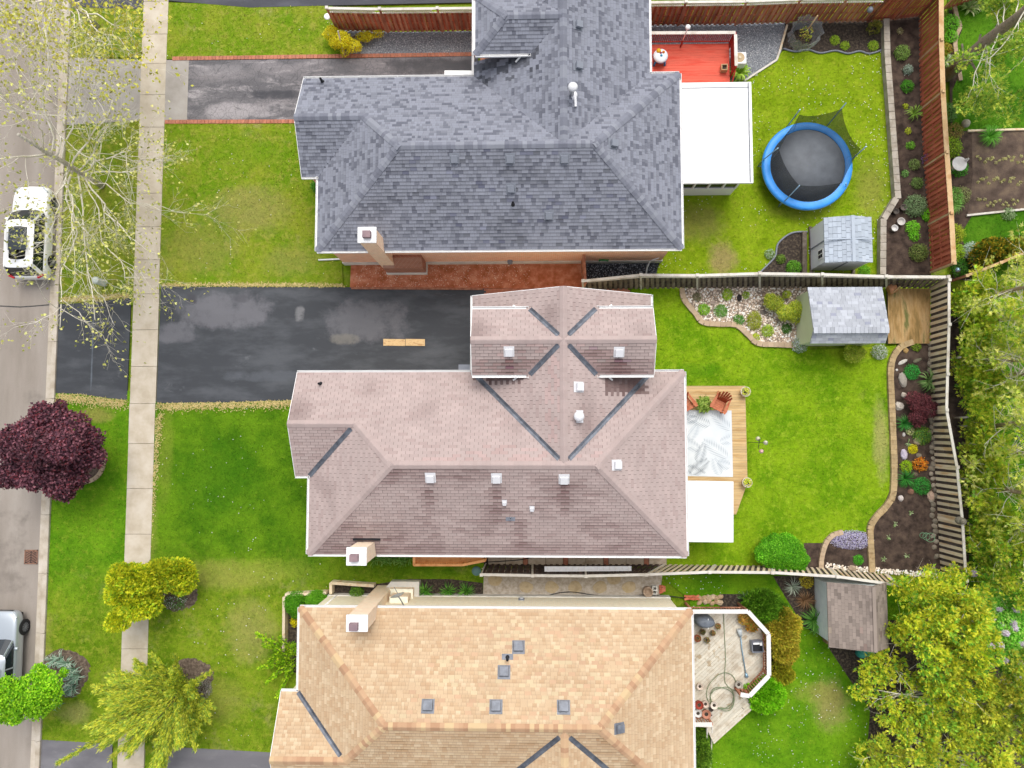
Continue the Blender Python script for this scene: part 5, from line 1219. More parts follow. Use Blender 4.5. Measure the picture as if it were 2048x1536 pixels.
# ================================================================== NORTH GARDEN
blue = mk('trampoline_blue', [A('#2f8ce0',1.25), A('#3f9cf0',1.25)], scale=2, rough=.45, fine=.05, spec=.4)
matb = mk('trampoline_mat', [A('#5c6066',1.2), A('#686d73',1.2)], scale=2, rough=.6, fine=.05)
steel = mk('galvanised', [A('#8fb4cf'), A('#a8c8dc')], rough=.35, metal=.5, fine=.03)
def netmat():
    m, N, L, B = nodemat('safety_net'); B.inputs['Base Color'].default_value = A('#20262a'); B.inputs['Roughness'].default_value = .9
    tr = N.new('ShaderNodeBsdfTransparent'); mx = N.new('ShaderNodeMixShader'); mx.inputs[0].default_value = .66
    L.new(tr.outputs[0], mx.inputs[1]); L.new(B.outputs[0], mx.inputs[2]); L.new(mx.outputs[0], N['Material Output'].inputs['Surface']); return m
netm = netmat(); TC = Vector((14.17, 13.5, 0)); TR = 2.28
tp = thing('trampoline', 'round blue-rimmed trampoline with sagging black safety net on the lawn', 'trampoline', TC)
pad = MB(); pad.lathe((0, 0, 0), [(TR+.02, .80), (TR, .90), (TR-.1, .93), (TR-.3, .93), (TR-.38, .905)], 56, capb=False, capt=False)
pad.build('rim_pad', blue, tp)
MB().lathe((0, 0, 0), [(TR-.36, .86), (TR-.36, .885), (.01, .875)], 56, capb=False, capt=False).build('jumping_mat', matb, tp)
MB().tube([(TR*math.cos(a), TR*math.sin(a), .78) for a in np.linspace(0, 2*math.pi, 49)], .03, 6, cap=False).build('frame_ring', steel, tp)
tops = []
for k, (px, py) in enumerate(((1556, 296), (1599, 371), (1692, 366), (1732, 293), (1692, 206), (1600, 219))):
    q = Vector(G(px, py, 2.5 if k != 2 else 1.2))-TC; b_ = Vector((q.x, q.y, 0)).normalized()*(TR+.06); b_ = b_.lerp(Vector((q.x, q.y, 0)), .25)
    tops.append((b_, q)); MB().tube([(b_.x, b_.y, 0), (b_.x, b_.y, .8), (q.x, q.y, q.z)], .028, 8).build('pole', steel, tp)
    MB().tube([(b_.x, b_.y, 0), (b_.x*.8, b_.y*.8, .02), (b_.x*.72, b_.y*.72, .75)], .025, 8).build('leg', steel, tp)
for k in range(6):
    (ba, qa), (bb, qb) = tops[k], tops[(k+1) % 6]; nm = MB(); n1, n2 = 8, 5; sag = (.25, .3, .25, .35, .4, .3)[k]
    aa, ab = math.atan2(ba.y, ba.x), math.atan2(bb.y, bb.x)
    if ab < aa-.01 and k != 5: pass
    while ab-aa > math.pi: ab -= 2*math.pi
    while ab-aa < -math.pi: ab += 2*math.pi
    for i in range(n1+1):
        u = i/n1; top = (qa*.93).lerp(qb*.93, u); top.z = (qa.z*(1-u)+qb.z*u)*.9-sag*4*u*(1-u)
        an = aa+(ab-aa)*u; low = Vector(((TR-.4)*math.cos(an), (TR-.4)*math.sin(an), .9))
        for j in range(n2+1):
            w = j/n2; p = low.lerp(top, w); o_ = .12*math.sin(math.pi*w)*math.sin(u*9+k); nm.v.append((p.x*(1+o_*.1), p.y*(1+o_*.1), p.z))
    for i in range(n1):
        for j in range(n2): a_ = i*(n2+1)+j; nm.face((a_, a_+n2+1, a_+n2+2, a_+1), 1.0, True)
    nm.build('net_panel', netm, tp)
# activity table, air conditioner, lamp post, planter on and by the red deck
at_ = thing('toy_table', 'round white and blue toddler activity table with bright toys on the red deck', 'toy', (*G(1321, 112, 1.15)[:2], .72)); tw = mk('toy_white', [A('#eef6fb')], rough=.35, fine=0); tb = mk('toy_blue', [A('#2f9fe0')], rough=.35, fine=0)
MB().lathe((0, 0, 0), [(.34, .38), (.38, .42), (.37, .47), (.28, .5), (.1, .52)], 28).build('table_top', tw, at_)
MB().lathe((0, 0, 0), [(.37, .34), (.385, .40), (.36, .41)], 28, capb=True).build('rim', tb, at_)
for k in range(4): a_ = .8+k*math.pi/2; MB().tube([(.4*math.cos(a_), .4*math.sin(a_), 0), (.33*math.cos(a_), .33*math.sin(a_), .38)], [.06, .045], 10).build('leg', tb, at_)
for hx, xx, yy, rr in (('#f5c62a', -.1, .24, .13), ('#f28a2e', .14, .16, .08), ('#c92a6a', .0, .12, .06), ('#35b0e8', .03, -.02, .07)):
    MB().lathe((xx, yy, .48), [(rr, 0), (rr*.9, .06), (rr*.5, .1), (.01, .12)], 14).build('toy', mk('toy_'+hx[1:], [A(hx)], rough=.35, fine=0), at_)
ac = thing('air_conditioner', 'white air conditioner unit with round fan beside the red deck', 'air conditioner', (*G(1480, 116, .8)[:2], 0)); bevel(MB().box((0, 0, .42), (.66, .62, .8)).build('housing', white, ac), .03)
MB().lathe((-.02, .02, .8), [(.26, .025), (.25, .03), (.23, .02), (.1, .035), (.02, .035)], 24, capb=False).build('fan_grille', mk('fan_beige', [A('#cdb48c')], rough=.6), ac); MB().lathe((-.02, .02, .82), [(.08, .02), (.07, .04)], 14).build('fan_hub', mk('fan_hub', [A('#e6d9b8')], rough=.6), ac)
lp = thing('lamp_post', 'slim post with round white lamp rising from the red deck rail', 'lamp', (*G(1361, 93, .72)[:2], .72)); MB().tube([(0, 0, 0), (0, 0, .6)], .05).build('lower_post', redd, lp); MB().tube([(0, 0, .6), (0, 0, 1.75)], .03).build('post', white, lp); MB().lathe((0, 0, 1.72), [(.05, 0), (.13, .05), (.12, .12), (.04, .17)], 16).build('lamp_head', white, lp)
pb = thing('planter_box', 'small square wooden planter box on the red deck', 'planter', (*G(1448, 136, .9)[:2], .72)); 
for dx, dy, w_, h_ in ((-.14, 0, .04, .32), (.14, 0, .04, .32), (0, .14, .24, .04), (0, -.14, .24, .04)): MB().box((dx, dy, .15), (w_, h_, .3)).build('side', dryw if False else w_tan, pb)
MB().box((0, 0, .1), (.24, .24, .2)).build('soil', mulch, pb)
rl = thing('hose_reel', 'green garden hose reel against the brick wall of the grey-roofed house', 'hose reel', (*G(1207, 514, .6)[:2], .0)); MB().tube([(-.2, 0, .6), (.2, 0, .6)], .2, 16).build('reel', mk('reel_green', [A('#25a552')], rough=.4), rl); MB().tube([(-.24, 0, .6), (-.21, 0, .6)], .25, 16).build('flange', mk('reel_green', []), rl); MB().tube([(.21, 0, .6), (.24, 0, .6)], .25, 16).build('flange', mk('reel_green', []), rl); MB().box((0, .02, .3), (.3, .1, .6)).build('stand', blackm, rl)
def downpipe(label, pts, r=.045): return MB().tube(pts, r, 8).build('downspout', white, label=label, cat='downspout')
downpipe('curved white downspout ending on the black gravel', [G(1318, 515, 1.0), G(1300, 522, .5), G(1294, 535, .2), G(1292, 550, .08)])
downpipe('white downspout extension lying on the grass by the red gravel bed', [G(668, 500, 2.2), G(693, 517, .3), G(680, 518, .1), G(637, 520, .06)])
downpipe('white downspout beside the boxwood planter', [G(647, 1213, 2.6), G(672, 1192, .5), G(676, 1190, .1)])
gm = thing('gas_meter', 'grey gas meter on the brick wall by the red gravel', 'gas meter', (*G(1020, 520, .6)[:2], 0)); MB().lathe((0, -.1, .5), [(.1, 0), (.14, .06), (.14, .2), (.08, .26)], 14).build('meter', vg, gm); MB().tube([(-.3, 0, .75), (0, 0, .75), (0, -.1, .7)], .025).build('pipe', vg, gm); MB().tube([(.1, -.1, .6), (.1, -.05, .0)], .025).build('riser', vg, gm)
# netted sapling
nt = thing('netted_sapling', 'young sapling inside a pale wire and mesh cage in the mulch bed', 'sapling', G(1600, 82)); tr_ = mk('tree_guard', [A('#b9bfc6')], rough=.6)
mg, N_, L_, B_ = nodemat('guard_mesh'); B_.inputs['Base Color'].default_value = A('#c9cdd2'); tr2 = N_.new('ShaderNodeBsdfTransparent'); mx_ = N_.new('ShaderNodeMixShader'); mx_.inputs[0].default_value = .4; L_.new(tr2.outputs[0], mx_.inputs[1]); L_.new(B_.outputs[0], mx_.inputs[2]); L_.new(mx_.outputs[0], N_['Material Output'].inputs['Surface'])
cg_ = MB(); cg_.lathe((0, 0, 0), [(.62, .02), (.74, .4), (.72, .8), (.78, 1.1)], 26, capb=False, capt=False)
for i, v_ in enumerate(cg_.v): s_ = 1+.12*math.sin(i*2.7); cg_.v[i] = (v_[0]*s_, v_[1]*s_, v_[2])
cg_.build('cage', mg, nt); MB().tube([(0, 0, 0), (.02, .02, 2.3)], .03).build('stake', w_tan, nt)
v, f, t = broadleaf([((0, -.1, .9), (.3, .3, .25))], 90, .12, .06, ['#b7a94a', '#9fae3a']); leafobj('foliage', nt, v, f, t, leafm)
for k, (px, py, r, hx) in enumerate(((1802, 418, .16, '#6d625a'), (1787, 426, .14, '#5d554e'), (1797, 446, .19, '#d9d3cc'), (1784, 459, .16, '#eae6e2'))):
    pm = mk('pot_'+hx[1:], [A(hx)], rough=.6, fine=.06); lb = ('brown plastic pot beside the retaining wall corner', 'dark small pot leaning near the retaining wall corner', 'larger pale-rimmed empty pot in the back soil bed', 'white-rimmed empty pot nearest the small plastic shed')[k]
    o_ = MB().lathe(G(px, py), [(r*.75, 0), (r, .26), (r*1.08, .27), (r*1.08, .3), (r*.92, .3), (r*.85, .2), (.01, .2)], 20, capt=False).build('plant_pot', pm, label=lb, cat='pot')
MB().lathe(G(1738, 22, 1.5), [(.1, 0), (.16, .1), (.12, .22), (.05, .26)], 14).build('wall_lantern', vg, label='grey globe lantern on the brown corner fence', cat='lantern')

# ================================================================== MIDDLE GARDEN
cn = mk('canopy_white', [A('#ffffff')], rough=.6, fine=.02)
cp_ = thing('patio_canopy', 'plain white rectangular patio canopy beside the pinkish roof', 'canopy', (8.5, -3.9, 0), world=True)
q = GG([(1368, 961), (1467, 963), (1467, 1085), (1368, 1084)], 2.6); ms = MB().prism([(p[0], p[1]) for p in q], 2.54, 2.62); bevel(ms.build('top', cn, cp_), .02)
for x_, y_ in ((7.5, -2.7), (9.4, -2.7), (7.5, -5.2), (9.4, -5.2)): piece('leg', (x_, y_, 0), (x_, y_, 2.54), .06, .06, whitemetal, cp_)
rugm = mk('rug_white', [A('#f0f4f6'), A('#e2e9ee')], scale=1.2, rough=.9, fine=.03)
rg_ = thing('outdoor_rug', 'white outdoor rug with grey palm leaf pattern on the honey deck', 'rug', G(1418, 888, .5), world=True)
q = GG([(1366, 820), (1463, 821), (1466, 954), (1366, 952)], .51); MB().prism([(p[0], p[1]) for p in q], .504, .512).build('rug_field', rugm, rg_)
def frond(c, ang, ln, n, w, tint):
    m = MB(); c = Vector(c); d = Vector((math.cos(ang), math.sin(ang), 0)); s = Vector((-d.y, d.x, 0)); x0, x1, y0, y1 = q[0][0]+.02, q[2][0]-.04, q[2][1]+.04, q[0][1]-.04
    for k in range(n):
        for sg in (-1, 1):
            a = c+d*ln*k/n; tip = a+(d*.62+s*sg*.75)*w*(1-.5*k/n)*(.6+.4*math.sin(math.pi*(k+1)/n)); e = (tip-a); pn = Vector((-e.y, e.x, 0)).normalized()*.018
            pts = [a, a+e*.5+pn, tip, a+e*.5-pn]
            if all(x0 < p.x < x1 and y0 < p.y < y1 for p in pts): m.poly([(p.x, p.y, .5145) for p in (pts if True else pts)][::-1] if (e.x*pn.y-e.y*pn.x) < 0 else [(p.x, p.y, .5145) for p in pts], tint)
    if m.f: m.build('leaf_print', mk('rug_print', [A('#b9c4ce')], rough=.9, fine=.05), rg_)
for px, py, an, ln, n, w, ti in ((1420, 850, 160, 1.5, 14, .55, .8), (1462, 860, 140, 1.3, 12, .5, 1.0), (1400, 900, 150, 1.3, 14, .55, .95), (1455, 915, 145, 1.5, 14, .6, .95), (1395, 925, 70, 1.0, 12, .5, .7),
                                 (1380, 950, 40, 1.2, 14, .6, .6), (1372, 935, -20, 1.0, 12, .5, .75), (1440, 950, 110, .9, 10, .5, 1.1), (1378, 880, 60, .9, 10, .45, 1.1), (1440, 885, 20, .9, 10, .45, 1.05), (1395, 835, 200, .7, 9, .4, .85), (1465, 935, 160, .8, 9, .5, 1.05)):
    frond(G(px, py, .51), math.radians(an), ln, n, w, ti)
chm = mk('terracotta_stain', [A('#c06a45'), A('#cf7d58'), A('#b25a38')], scale=3, rough=.6, fine=.08, objvar=.06)
chd = mk('terracotta_stain_shaded', [A('#b04a2a'), A('#a34022')], scale=3, rough=.6, fine=.08, objvar=.05)  # same finish as the seat; shading of the tilted back put into the colour
def adirondack(label, loc, rz):
    t = thing('adirondack_chair', label, 'chair', loc, rz, 'adirondack chairs on the honey deck')
    for k in range(5): MB().box((0, -.36+.11*k, .40-.045*k), (.52, .10, .022), rot=Matrix.Rotation(-.28, 3, 'X')).build('seat_slat', chm, t)
    for k in range(6):
        x_ = (k-2.5)*.098; hgt = .86-.045*(k-2.5)**2; a = Vector((x_*.8, .13, .26)); b = Vector((x_*1.35, .13+hgt*.5, .26+hgt*.84)); m = MB().beam(a, b, .09, .02, up=(0, -.84, .5)); m.build('back_slat', chd, t)
    MB().beam((-.3, .34, .58), (.3, .34, .58), .06, .03).build('back_brace', chm, t)
    for s in (-1, 1):
        ar = MB(); ar.prism([(s*.27, -.42), (s*.42, -.45), (s*.46, -.3), (s*.40, .1), (s*.38, .36), (s*.31, .36), (s*.28, 0)], .54, .566); bevel(ar.build('arm', chm, t), .01)
        piece('leg', (s*.31, -.38, 0), (s*.31, -.38, .54), .09, .03, chm, t); piece('leg', (s*.29, -.3, .36), (s*.29, .55, .02), .03, .11, chm, t)
    return t
adirondack('terracotta adirondack chair facing the rug beside the corner flower pot', (*G(1440, 806, .8)[:2], .5), math.radians(-28))
adirondack('terracotta adirondack chair half hidden under the pinkish roof eave', (*G(1370, 806, .8)[:2], .5), math.radians(32))
potw = mk('pot_white', [A('#efe2d2')], rough=.6, fine=.05)
def potted(label, px, py, z, r, h, potm, hexes, leafy=.75, L_=.09, n=120):
    t = thing('potted_plant', label, 'potted plant', (*G(px, py, z)[:2], z))
    MB().lathe((0, 0, 0), [(r*.72, 0), (r*.98, h*.9), (r*1.06, h*.92), (r*1.06, h), (r*.93, h), (r*.9, h*.86), (.01, h*.86)], 22, capt=False).build('pot', potm, t)
    MB().lathe((0, 0, 0), [(r*.88, h*.84), (.01, h*.88)], 16, capb=False, capt=False).build('soil', mulch, t)
    if hexes:
        v, f, t_ = broadleaf([((0, 0, h*1.05), (r*leafy, r*leafy, r*.55))], n/(12.6*r*r*.5), L_, L_*.55, hexes, None, .4); leafobj('foliage', t, v, f, t_, leafm)
    return t
yel = ['#c9d23a', '#a8bf30', '#dfe05a']; potted('white potted yellow-green plant at the top right deck corner', 1487, 784, .5, .24, .4, potw, yel); potted('white potted yellow-green plant at the lower right deck corner', 1490, 964, .5, .24, .4, potw, yel)
potted('leafy green potted plant between the two adirondack chairs', 1405, 809, .5, .2, .3, potw, ['#8fae48', '#7a9c3a', '#aac060'], 1.5, .2, 110)
fd = thing('bird_feeder', 'thin shepherd hook pole with hanging bird feeders beside the honey deck', 'bird feeder', G(1496, 884)); MB().tube([(0, 0, 0), (0, 0, 2.0), (.1, 0, 2.15), (.3, 0, 2.1)], .015, 6).build('pole', blackm, fd); MB().tube([(0, 0, 1.9), (-.1, .2, 2.1), (-.1, -.3, 2.0)], .012, 6).build('hook', blackm, fd)
for xx, yy, zz, hx in ((-.1, .2, 1.9, '#e6e3c0'), (.28, 0, 1.85, '#f2f0d8'), (.1, -.42, 1.75, '#f3c9c0')): MB().lathe((xx, yy, zz), [(.05, -.1), (.08, -.08), (.08, .05), (.11, .07), (.02, .16)], 12).build('feeder', mk('feeder_'+hx[1:], [A(hx)], rough=.5), fd)
potc = mk('terracotta', [A('#d79a72'), A('#c98a62')], rough=.7, fine=.06)
MB().tube([G(1776, 580, .35), G(1792, 574, .45)], [.3, .22], 16).build('clay_pot', potc, label='large pale clay pot lying at the corner of the mossy platform', cat='pot')
MB().beam(G(1780, 590, .3), G(1800, 573, 1.0), .05, .04).build('garden_stake', w_tan, label='wooden stake leaning by the clay pot on the mossy platform', cat='stake')
tc_ = thing('tomato_cage', 'green wire tomato cage standing in the bare soil', 'plant support', G(1842, 1070)); gw = mk('green_wire', [A('#7fae86')], rough=.5)
for r_, z_ in ((.14, .15), (.18, .5), (.22, .85)): MB().tube([(r_*math.cos(a), r_*math.sin(a), z_) for a in np.linspace(0, 2*math.pi, 21)], .012, 5, cap=False).build('ring', gw, tc_)
for k in range(3): a_ = k*2.1; MB().tube([(.1*math.cos(a_), .1*math.sin(a_), 0), (.22*math.cos(a_), .22*math.sin(a_), .85)], .01, 5).build('upright', gw, tc_)
owl = thing('owl_ornament', 'grey stone owl ornament perched on the striped fence', 'ornament', (*G(1915, 1040, 1.75)[:2], 1.75)); om = mk('owl_stone', [A('#9b9484'), A('#7d7668'), A('#b8b09c')], scale=9, rough=.9, fine=.15)
MB().lathe((0, 0, 0), [(.14, 0), (.19, .12), (.17, .32), (.12, .38)], 14).build('body', om, owl); MB().lathe((0, 0, .36), [(.1, 0), (.15, .1), (.12, .2), (.03, .24)], 14).build('head', om, owl)
for s in (-1, 1): MB().lathe((s*.08, 0, .52), [(.04, 0), (.005, .1)], 8).build('ear', om, owl)

# ================================================================== SOUTH DECK AND SIDE PATH
bq = thing('barbecue', 'barbecue under a grey cover against the tan-roofed house', 'barbecue', (*G(1408, 1242, 1.3)[:2], .8)); cov = mk('bbq_cover', [A('#5f656e'), A('#767d87')], scale=4, rough=.55, fine=.06)
m_ = MB(); m_.lathe((0, 0, 0), [(.0, 0)], 4, capb=False, capt=False); m_ = MB()
for zz, sx_, sy_ in ((0, .52, .3), (.5, .53, .31), (.85, .5, .28), (1.05, .4, .2), (1.08, .3, .12)): m_.v += [(-sx_, -sy_, zz), (sx_, -sy_, zz), (sx_, sy_, zz), (-sx_, sy_, zz)]
for i in range(4):
    for k in range(4): m_.face((i*4+k, i*4+(k+1) % 4, i*4+4+(k+1) % 4, i*4+4+k), 1.0, True)
m_.face((16, 17, 18, 19)); o_ = m_.build('cover', cov, bq); o_.modifiers.new('s', 'SUBSURF').render_levels = 2; MB().box((.08, 0, 1.02), (.02, .5, .02)).build('seam', white, bq)
PL = [(1393, 1274, .17, '#a9553c', 'terracotta pot with seedlings closest to the covered barbecue'), (1424, 1264, .13, '#6f6a58', 'dark pot of dry grass beside the covered barbecue'), (1412, 1278, .14, '#7a7462', 'grey pot of dry stems in front of the covered barbecue'), (1404, 1262, .13, '#6a5a48', 'brown pot tucked behind the barbecue pots'),
      (1434, 1250, .14, '#8a6a48', 'brown wicker pot at the right end of the covered barbecue'), (1398, 1370, .16, '#e0cdbc', 'pale-rimmed pot highest of the pots along the tan-roofed wall'), (1396, 1406, .2, '#a5402f', 'red pot in the cluster beside the deck stairs'), (1409, 1405, .16, '#e4cdbb', 'pink-rimmed pot in the middle of the pot cluster'), (1426, 1407, .18, '#f0e2d2', 'white-rimmed soil-filled pot at the right of the cluster'),
      (1394, 1423, .18, '#e8e6e2', 'white-rimmed pot of grey soil against the tan-roofed wall'), (1410, 1424, .21, '#c98a70', 'large terracotta pot at the front of the cluster'), (1421, 1417, .1, '#4a4038', 'small dark pot among the larger pots'), (1421, 1429, .09, '#d8cdc0', 'tiny pale pot at the lower end of the cluster'), (1475, 1366, .17, '#b9b3a6', 'grey pot at the foot of the curved deck railing'), (1487, 1406, .2, '#3c3e42', 'black pot full of dark stones beside the deck steps')]
for k, (px, py, r, hx, lb) in enumerate(PL): potted(lb, px, py, .8 if k < 14 else .5, r, r*1.5, mk('pot_'+hx[1:], [A(hx)], rough=.65, fine=.08), ['#8a7a4a', '#6f7a3a', '#9c6a3a'] if k in (0, 1, 2, 3, 4) else None, .8, .07, 60)
potted('bronze foliage plant in the upper corner of the octagonal deck', 1487, 1232, .8, .2, .3, potc, ['#b9873a', '#9c8a3a', '#c9a24a'], 1.5, .12, 160); potted('orange-tinted plant under the angled deck railing', 1500, 1247, .8, .2, .3, potc, ['#c2802e', '#a8822e', '#8a8a34'], 1.4, .12, 150)
bx = thing('crate', 'open grey crate holding oddments against the deck railing', 'crate', (*G(1513, 1292, 1.0)[:2], .8), rz=.05)
for dx, dy, w_, h_ in ((-.26, 0, .03, .5), (.26, 0, .03, .5), (0, .25, .52, .03), (0, -.25, .52, .03)): MB().box((dx, dy, .2), (w_, h_, .4)).build('side', vg, bx)
MB().box((0, -.05, .15), (.46, .36, .2)).build('contents', blackm, bx); MB().box((-.05, .17, .36), (.3, .08, .08)).build('bottle', white, bx); MB().box((.17, .14, .37), (.1, .14, .08)).build('carton', white, bx)
fl = thing('floor_lamp', 'long silver pole lamp lying across the bleached deck', 'lamp', G(1486, 1310, .86), world=True); MB().tube([G(1481, 1270, .87), G(1484, 1300, .87), G(1492, 1350, .87)], .028).build('pole', steel, fl); o_ = MB().tube([G(1478.5, 1258, .92), G(1481, 1272, .92)], [.14, .09], 14).build('lamp_head', mk('lamp_grey', [A('#c6cdcf')], rough=.3), fl); MB().tube([G(1492, 1346, .86), G(1493.5, 1354, .86)], [.05, .1], 12).build('base', steel, fl)
hz = mk('hose_green', [A('#7d8a6a'), A('#8f9a78')], rough=.5); hp = [G(1447, 1228, .84), G(1449, 1270, .82), G(1451, 1320, .82), G(1450, 1365, .82)]; c_ = Vector(G(1444, 1396, .82))
for k in range(46): a_ = k*.42; r_ = .62+.12*math.sin(k*.9)+(.25 if k < 12 else 0); hp.append(tuple(c_+Vector((math.cos(a_)*r_*.8, math.sin(a_)*r_+(.35 if k < 12 else 0), .01+.0015*k))))
MB().tube(smoothline(hp, 3), .02, 6).build('garden_hose', hz, label='green garden hose coiled on the bleached deck', cat='hose')
hk = mk('hose_black', [A('#2c2a2a')], rough=.5)
MB().tube(smoothline([G(1088, 1200, .3), G(1100, 1190, .1), G(1140, 1184, .04), G(1190, 1190, .04), G(1240, 1192, .04), G(1290, 1190, .04), G(1325, 1191, .04), G(1370, 1196, .04)], 5), .022, 6).build('garden_hose', hk, label='black hose snaking along the pea gravel path', cat='hose')
MB().tube(smoothline([G(962, 1125, .06), G(1010, 1122, .06), G(1050, 1118, .06), G(1095, 1105, .06)], 5), .025, 6).build('garden_hose', hk, label='black hose crossing the slabs under the pinkish eave', cat='hose')
MB().tube(smoothline([G(1314, 1192, .1), G(1330, 1200, .12), G(1336, 1212, .5)], 5), .06, 8).build('drain_pipe', hk, label='black corrugated drain pipe at the corner of the tan-roofed house', cat='pipe')
stm = mk('stepping_stone', [A('#b8a37c',1.1), A('#c4b190',1.1), A('#ae9a78',1.1)], scale=3, rough=.9, fine=.1, objvar=.1, bump=.2)
for k, (px, py) in enumerate(((990, 1161), (1052, 1174), (1103, 1174), (1150, 1174), (1200, 1174), (1258, 1174), (1228, 1158))):
    MB().prism([(G(px, py)[0]+(.36+.03*math.sin(3*a+k))*math.cos(a), G(px, py)[1]+(.3+.03*math.cos(2*a+k))*math.sin(a)) for a in np.linspace(0, 2*math.pi, 12, endpoint=False)], 0, .03).build('stepping_stone', stm, label=('leftmost stepping stone, half under the espresso fence', 'second stepping stone from the left in the pea gravel', 'third stepping stone from the left in the pea gravel', 'stepping stone midway along the pea gravel path', 'stepping stone just right of the path middle', 'rightmost stepping stone nearest the hollow concrete block', 'stepping stone tucked against the fence near the concrete block')[k], cat='stepping stone', group='stepping stones in the pea gravel path')
cb = thing('cinder_block', 'hollow concrete block standing at the end of the pea gravel path', 'concrete block', (*G(1309, 1180, .3)[:2], 0))
for dx, w_, h_ in ((-.1, .04, .4), (.1, .04, .4)): MB().box((dx, 0, .2), (w_, h_, .4)).build('side', found, cb)
for dy in (-.18, 0, .18): MB().box((0, dy, .2), (.16, .04, .4)).build('web', found, cb)
MB().lathe(G(1294, 1181), [(.2, 0), (.26, .1), (.25, .4), (.2, .42), (.19, .2), (.01, .2)], 16, capt=False).build('clay_pot', mk('pale_clay', [A('#c2ad96'), A('#a98f78')], scale=5, rough=.9), label='pale clay pot beside the hollow concrete block', cat='pot')
ob = mk('orange_brick_loose', [A('#cf6a48'), A('#d98766')], scale=5, rough=.9, objvar=.15)
for k in range(7):
    MB().box((*G(1322+4*(k % 2), 1172+4*(k//2))[:2], .05+.07*(k % 2)), (.2, .1, .065), rz=random.uniform(-.4, .4)).build('loose_brick', ob, label='loose orange brick piled beside the hollow concrete block', cat='brick', group='loose bricks by the concrete block')
for k in range(10):
    MB().box((*G(1372+5.5*(k % 5), 1192+5*(k//5))[:2], .05+.03*(k % 2)), (.2, .1, .065), rz=random.uniform(-.5, .5)).build('loose_brick', ob, label='loose reddish brick piled beside the deck lattice', cat='brick', group='loose bricks beside the octagonal deck')
em = thing('utility_meter', 'grey utility meter box on the wall above the pea gravel path', 'meter', (*G(1043, 1199, .8)[:2], 0)); MB().box((0, 0, .9), (.3, .14, .45)).build('box', vg, em); MB().tube([(0, .06, .95), (0, .16, .95)], .1, 14).build('dial', mk('dial', [A('#cfd3d6')], rough=.2), em); MB().tube([(.25, 0, 0), (.25, 0, 1.1)], .03).build('conduit', vg, em)
# ================================================================== PLANTS
stemm = mk('stem', [A('#6a5a48'), A('#7d6c58')], scale=5, rough=.9, fine=.1)
def shrub(label, lobes, hexes, per=700, L_=.07, W_=.04, weights=None, name='shrub', cat='shrub', con=False, k=5, group=None, up=.45, base=None, spread=.8, inner=.7, stem=True, lobevar=.12, upb=.25):
    """lobes: (px, py, z of the centre, radius x, y, z) seen in the photograph"""
    Ls = [((*G(l[0], l[1], l[2])[:2], l[2]), l[3:6]) for l in lobes]
    b = G(*base) if base else (Ls[0][0][0], Ls[0][0][1], 0); Ls0 = Ls; Ls = []
    for c_, R_ in Ls0: Ls += [(np.array(c_), np.array(R_)*.86)]+(lobes_of(c_, R_, 7, .72, .4) if max(R_) > .4 else [])
    t = thing(name, label, cat, b, world=True, group=group)
    v, f, tt = conifer(Ls, per, L_, W_, hexes, weights, k, spread, inner=inner, lobevar=lobevar, upb=upb) if con else broadleaf(Ls, per, L_, W_, hexes, weights, up, inner=inner, lobevar=lobevar)
    v[:, 2] = np.maximum(v[:, 2], .01)
    leafobj('foliage', t, v, f, tt, needlem if con else leafm)
    if stem:
        m = MB()
        for c, R_ in Ls0: m.tube([b, Vector(b).lerp(Vector(c), .5)+Vector((random.uniform(-.05, .05), 0, .05)), c], [.05, .035, .02], 5)
        m.build('stems', stemm, t)
    return t
def mound(label, px, py, r, hexes, h=None, L_=.05, W_=.03, per=1100, cat='plant', name='mound_plant', rx=None, group=None, mat=None, z=0):
    h = h or r*.75; v, f, t = broadleaf([((*G(px, py, z+h*.4)[:2], z+h*.25), (rx or r, r, h*.8))], per, L_, W_, hexes, None, .4, inner=.6, lobevar=.05); v[:, 2] = np.maximum(v[:, 2], z+.005)
    return leafobj(name, None, v, f, t, mat or leafm, label=label, cat=cat, group=group)
def tuft(label, px, py, r, hexes, n=70, h=None, w=.03, arch=1.0, cat='plant', name='strap_leaf_plant', z=0):
    v, f, t = blades((*G(px, py, z)[:2], z), n, r, h or r*.8, w, hexes, arch); return leafobj(name, None, v, f, t, leafm, label=label, cat=cat)
LIME = ['#a6c832', '#8fbc28', '#bcd64a']; GRN = ['#4f9a24', '#62a82e', '#3f861e']; DK = ['#3c7a1c', '#2f6a16', '#4f8a28']; YG = ['#b4bf3a', '#9cb030', '#c8cc52']
# north garden
mound('lime mound nearest the netted sapling in the mulch bed', 1670, 80, .24, LIME); mound('lime mound in the middle of the mulch bed', 1690, 91, .22, LIME); mound('lime mound beside the retaining wall end of the mulch bed', 1747, 91, .25, LIME)
shrub('small bronze-green conifer in the mulch bed corner', [(1747, 57, .3, .28, .28, .4)], ['#8a8f3a', '#a09a44', '#77803a'], 260, .12, .03, con=True)
fo = ['#f2dc22', '#f7e63a', '#e0cc1a', '#c9c428']
shrub('bright yellow flowering forsythia at the end of the brown lattice fence', [(664, 68, .6, .45, .4, .45), (686, 80, .7, .5, .45, .5), (706, 92, .45, .45, .35, .4), (672, 84, .5, .4, .4, .4), (728, 74, .4, .45, .25, .35), (756, 68, .3, .3, .2, .25), (690, 104, .3, .25, .25, .3)], fo, 420, .08, .04)
dc = thing('garden_disc', 'round white ornamental disc on a stake in the forsythia', 'ornament', (*G(668, 60)[:2], 0)); MB().lathe((0, 0, 1.25), [(.17, 0), (.18, .02), (.1, .035), (.04, .05)], 20).build('disc', white, dc); MB().tube([(0, 0, 0), (0, 0, 1.25)], .015, 6).build('stake', vg, dc)
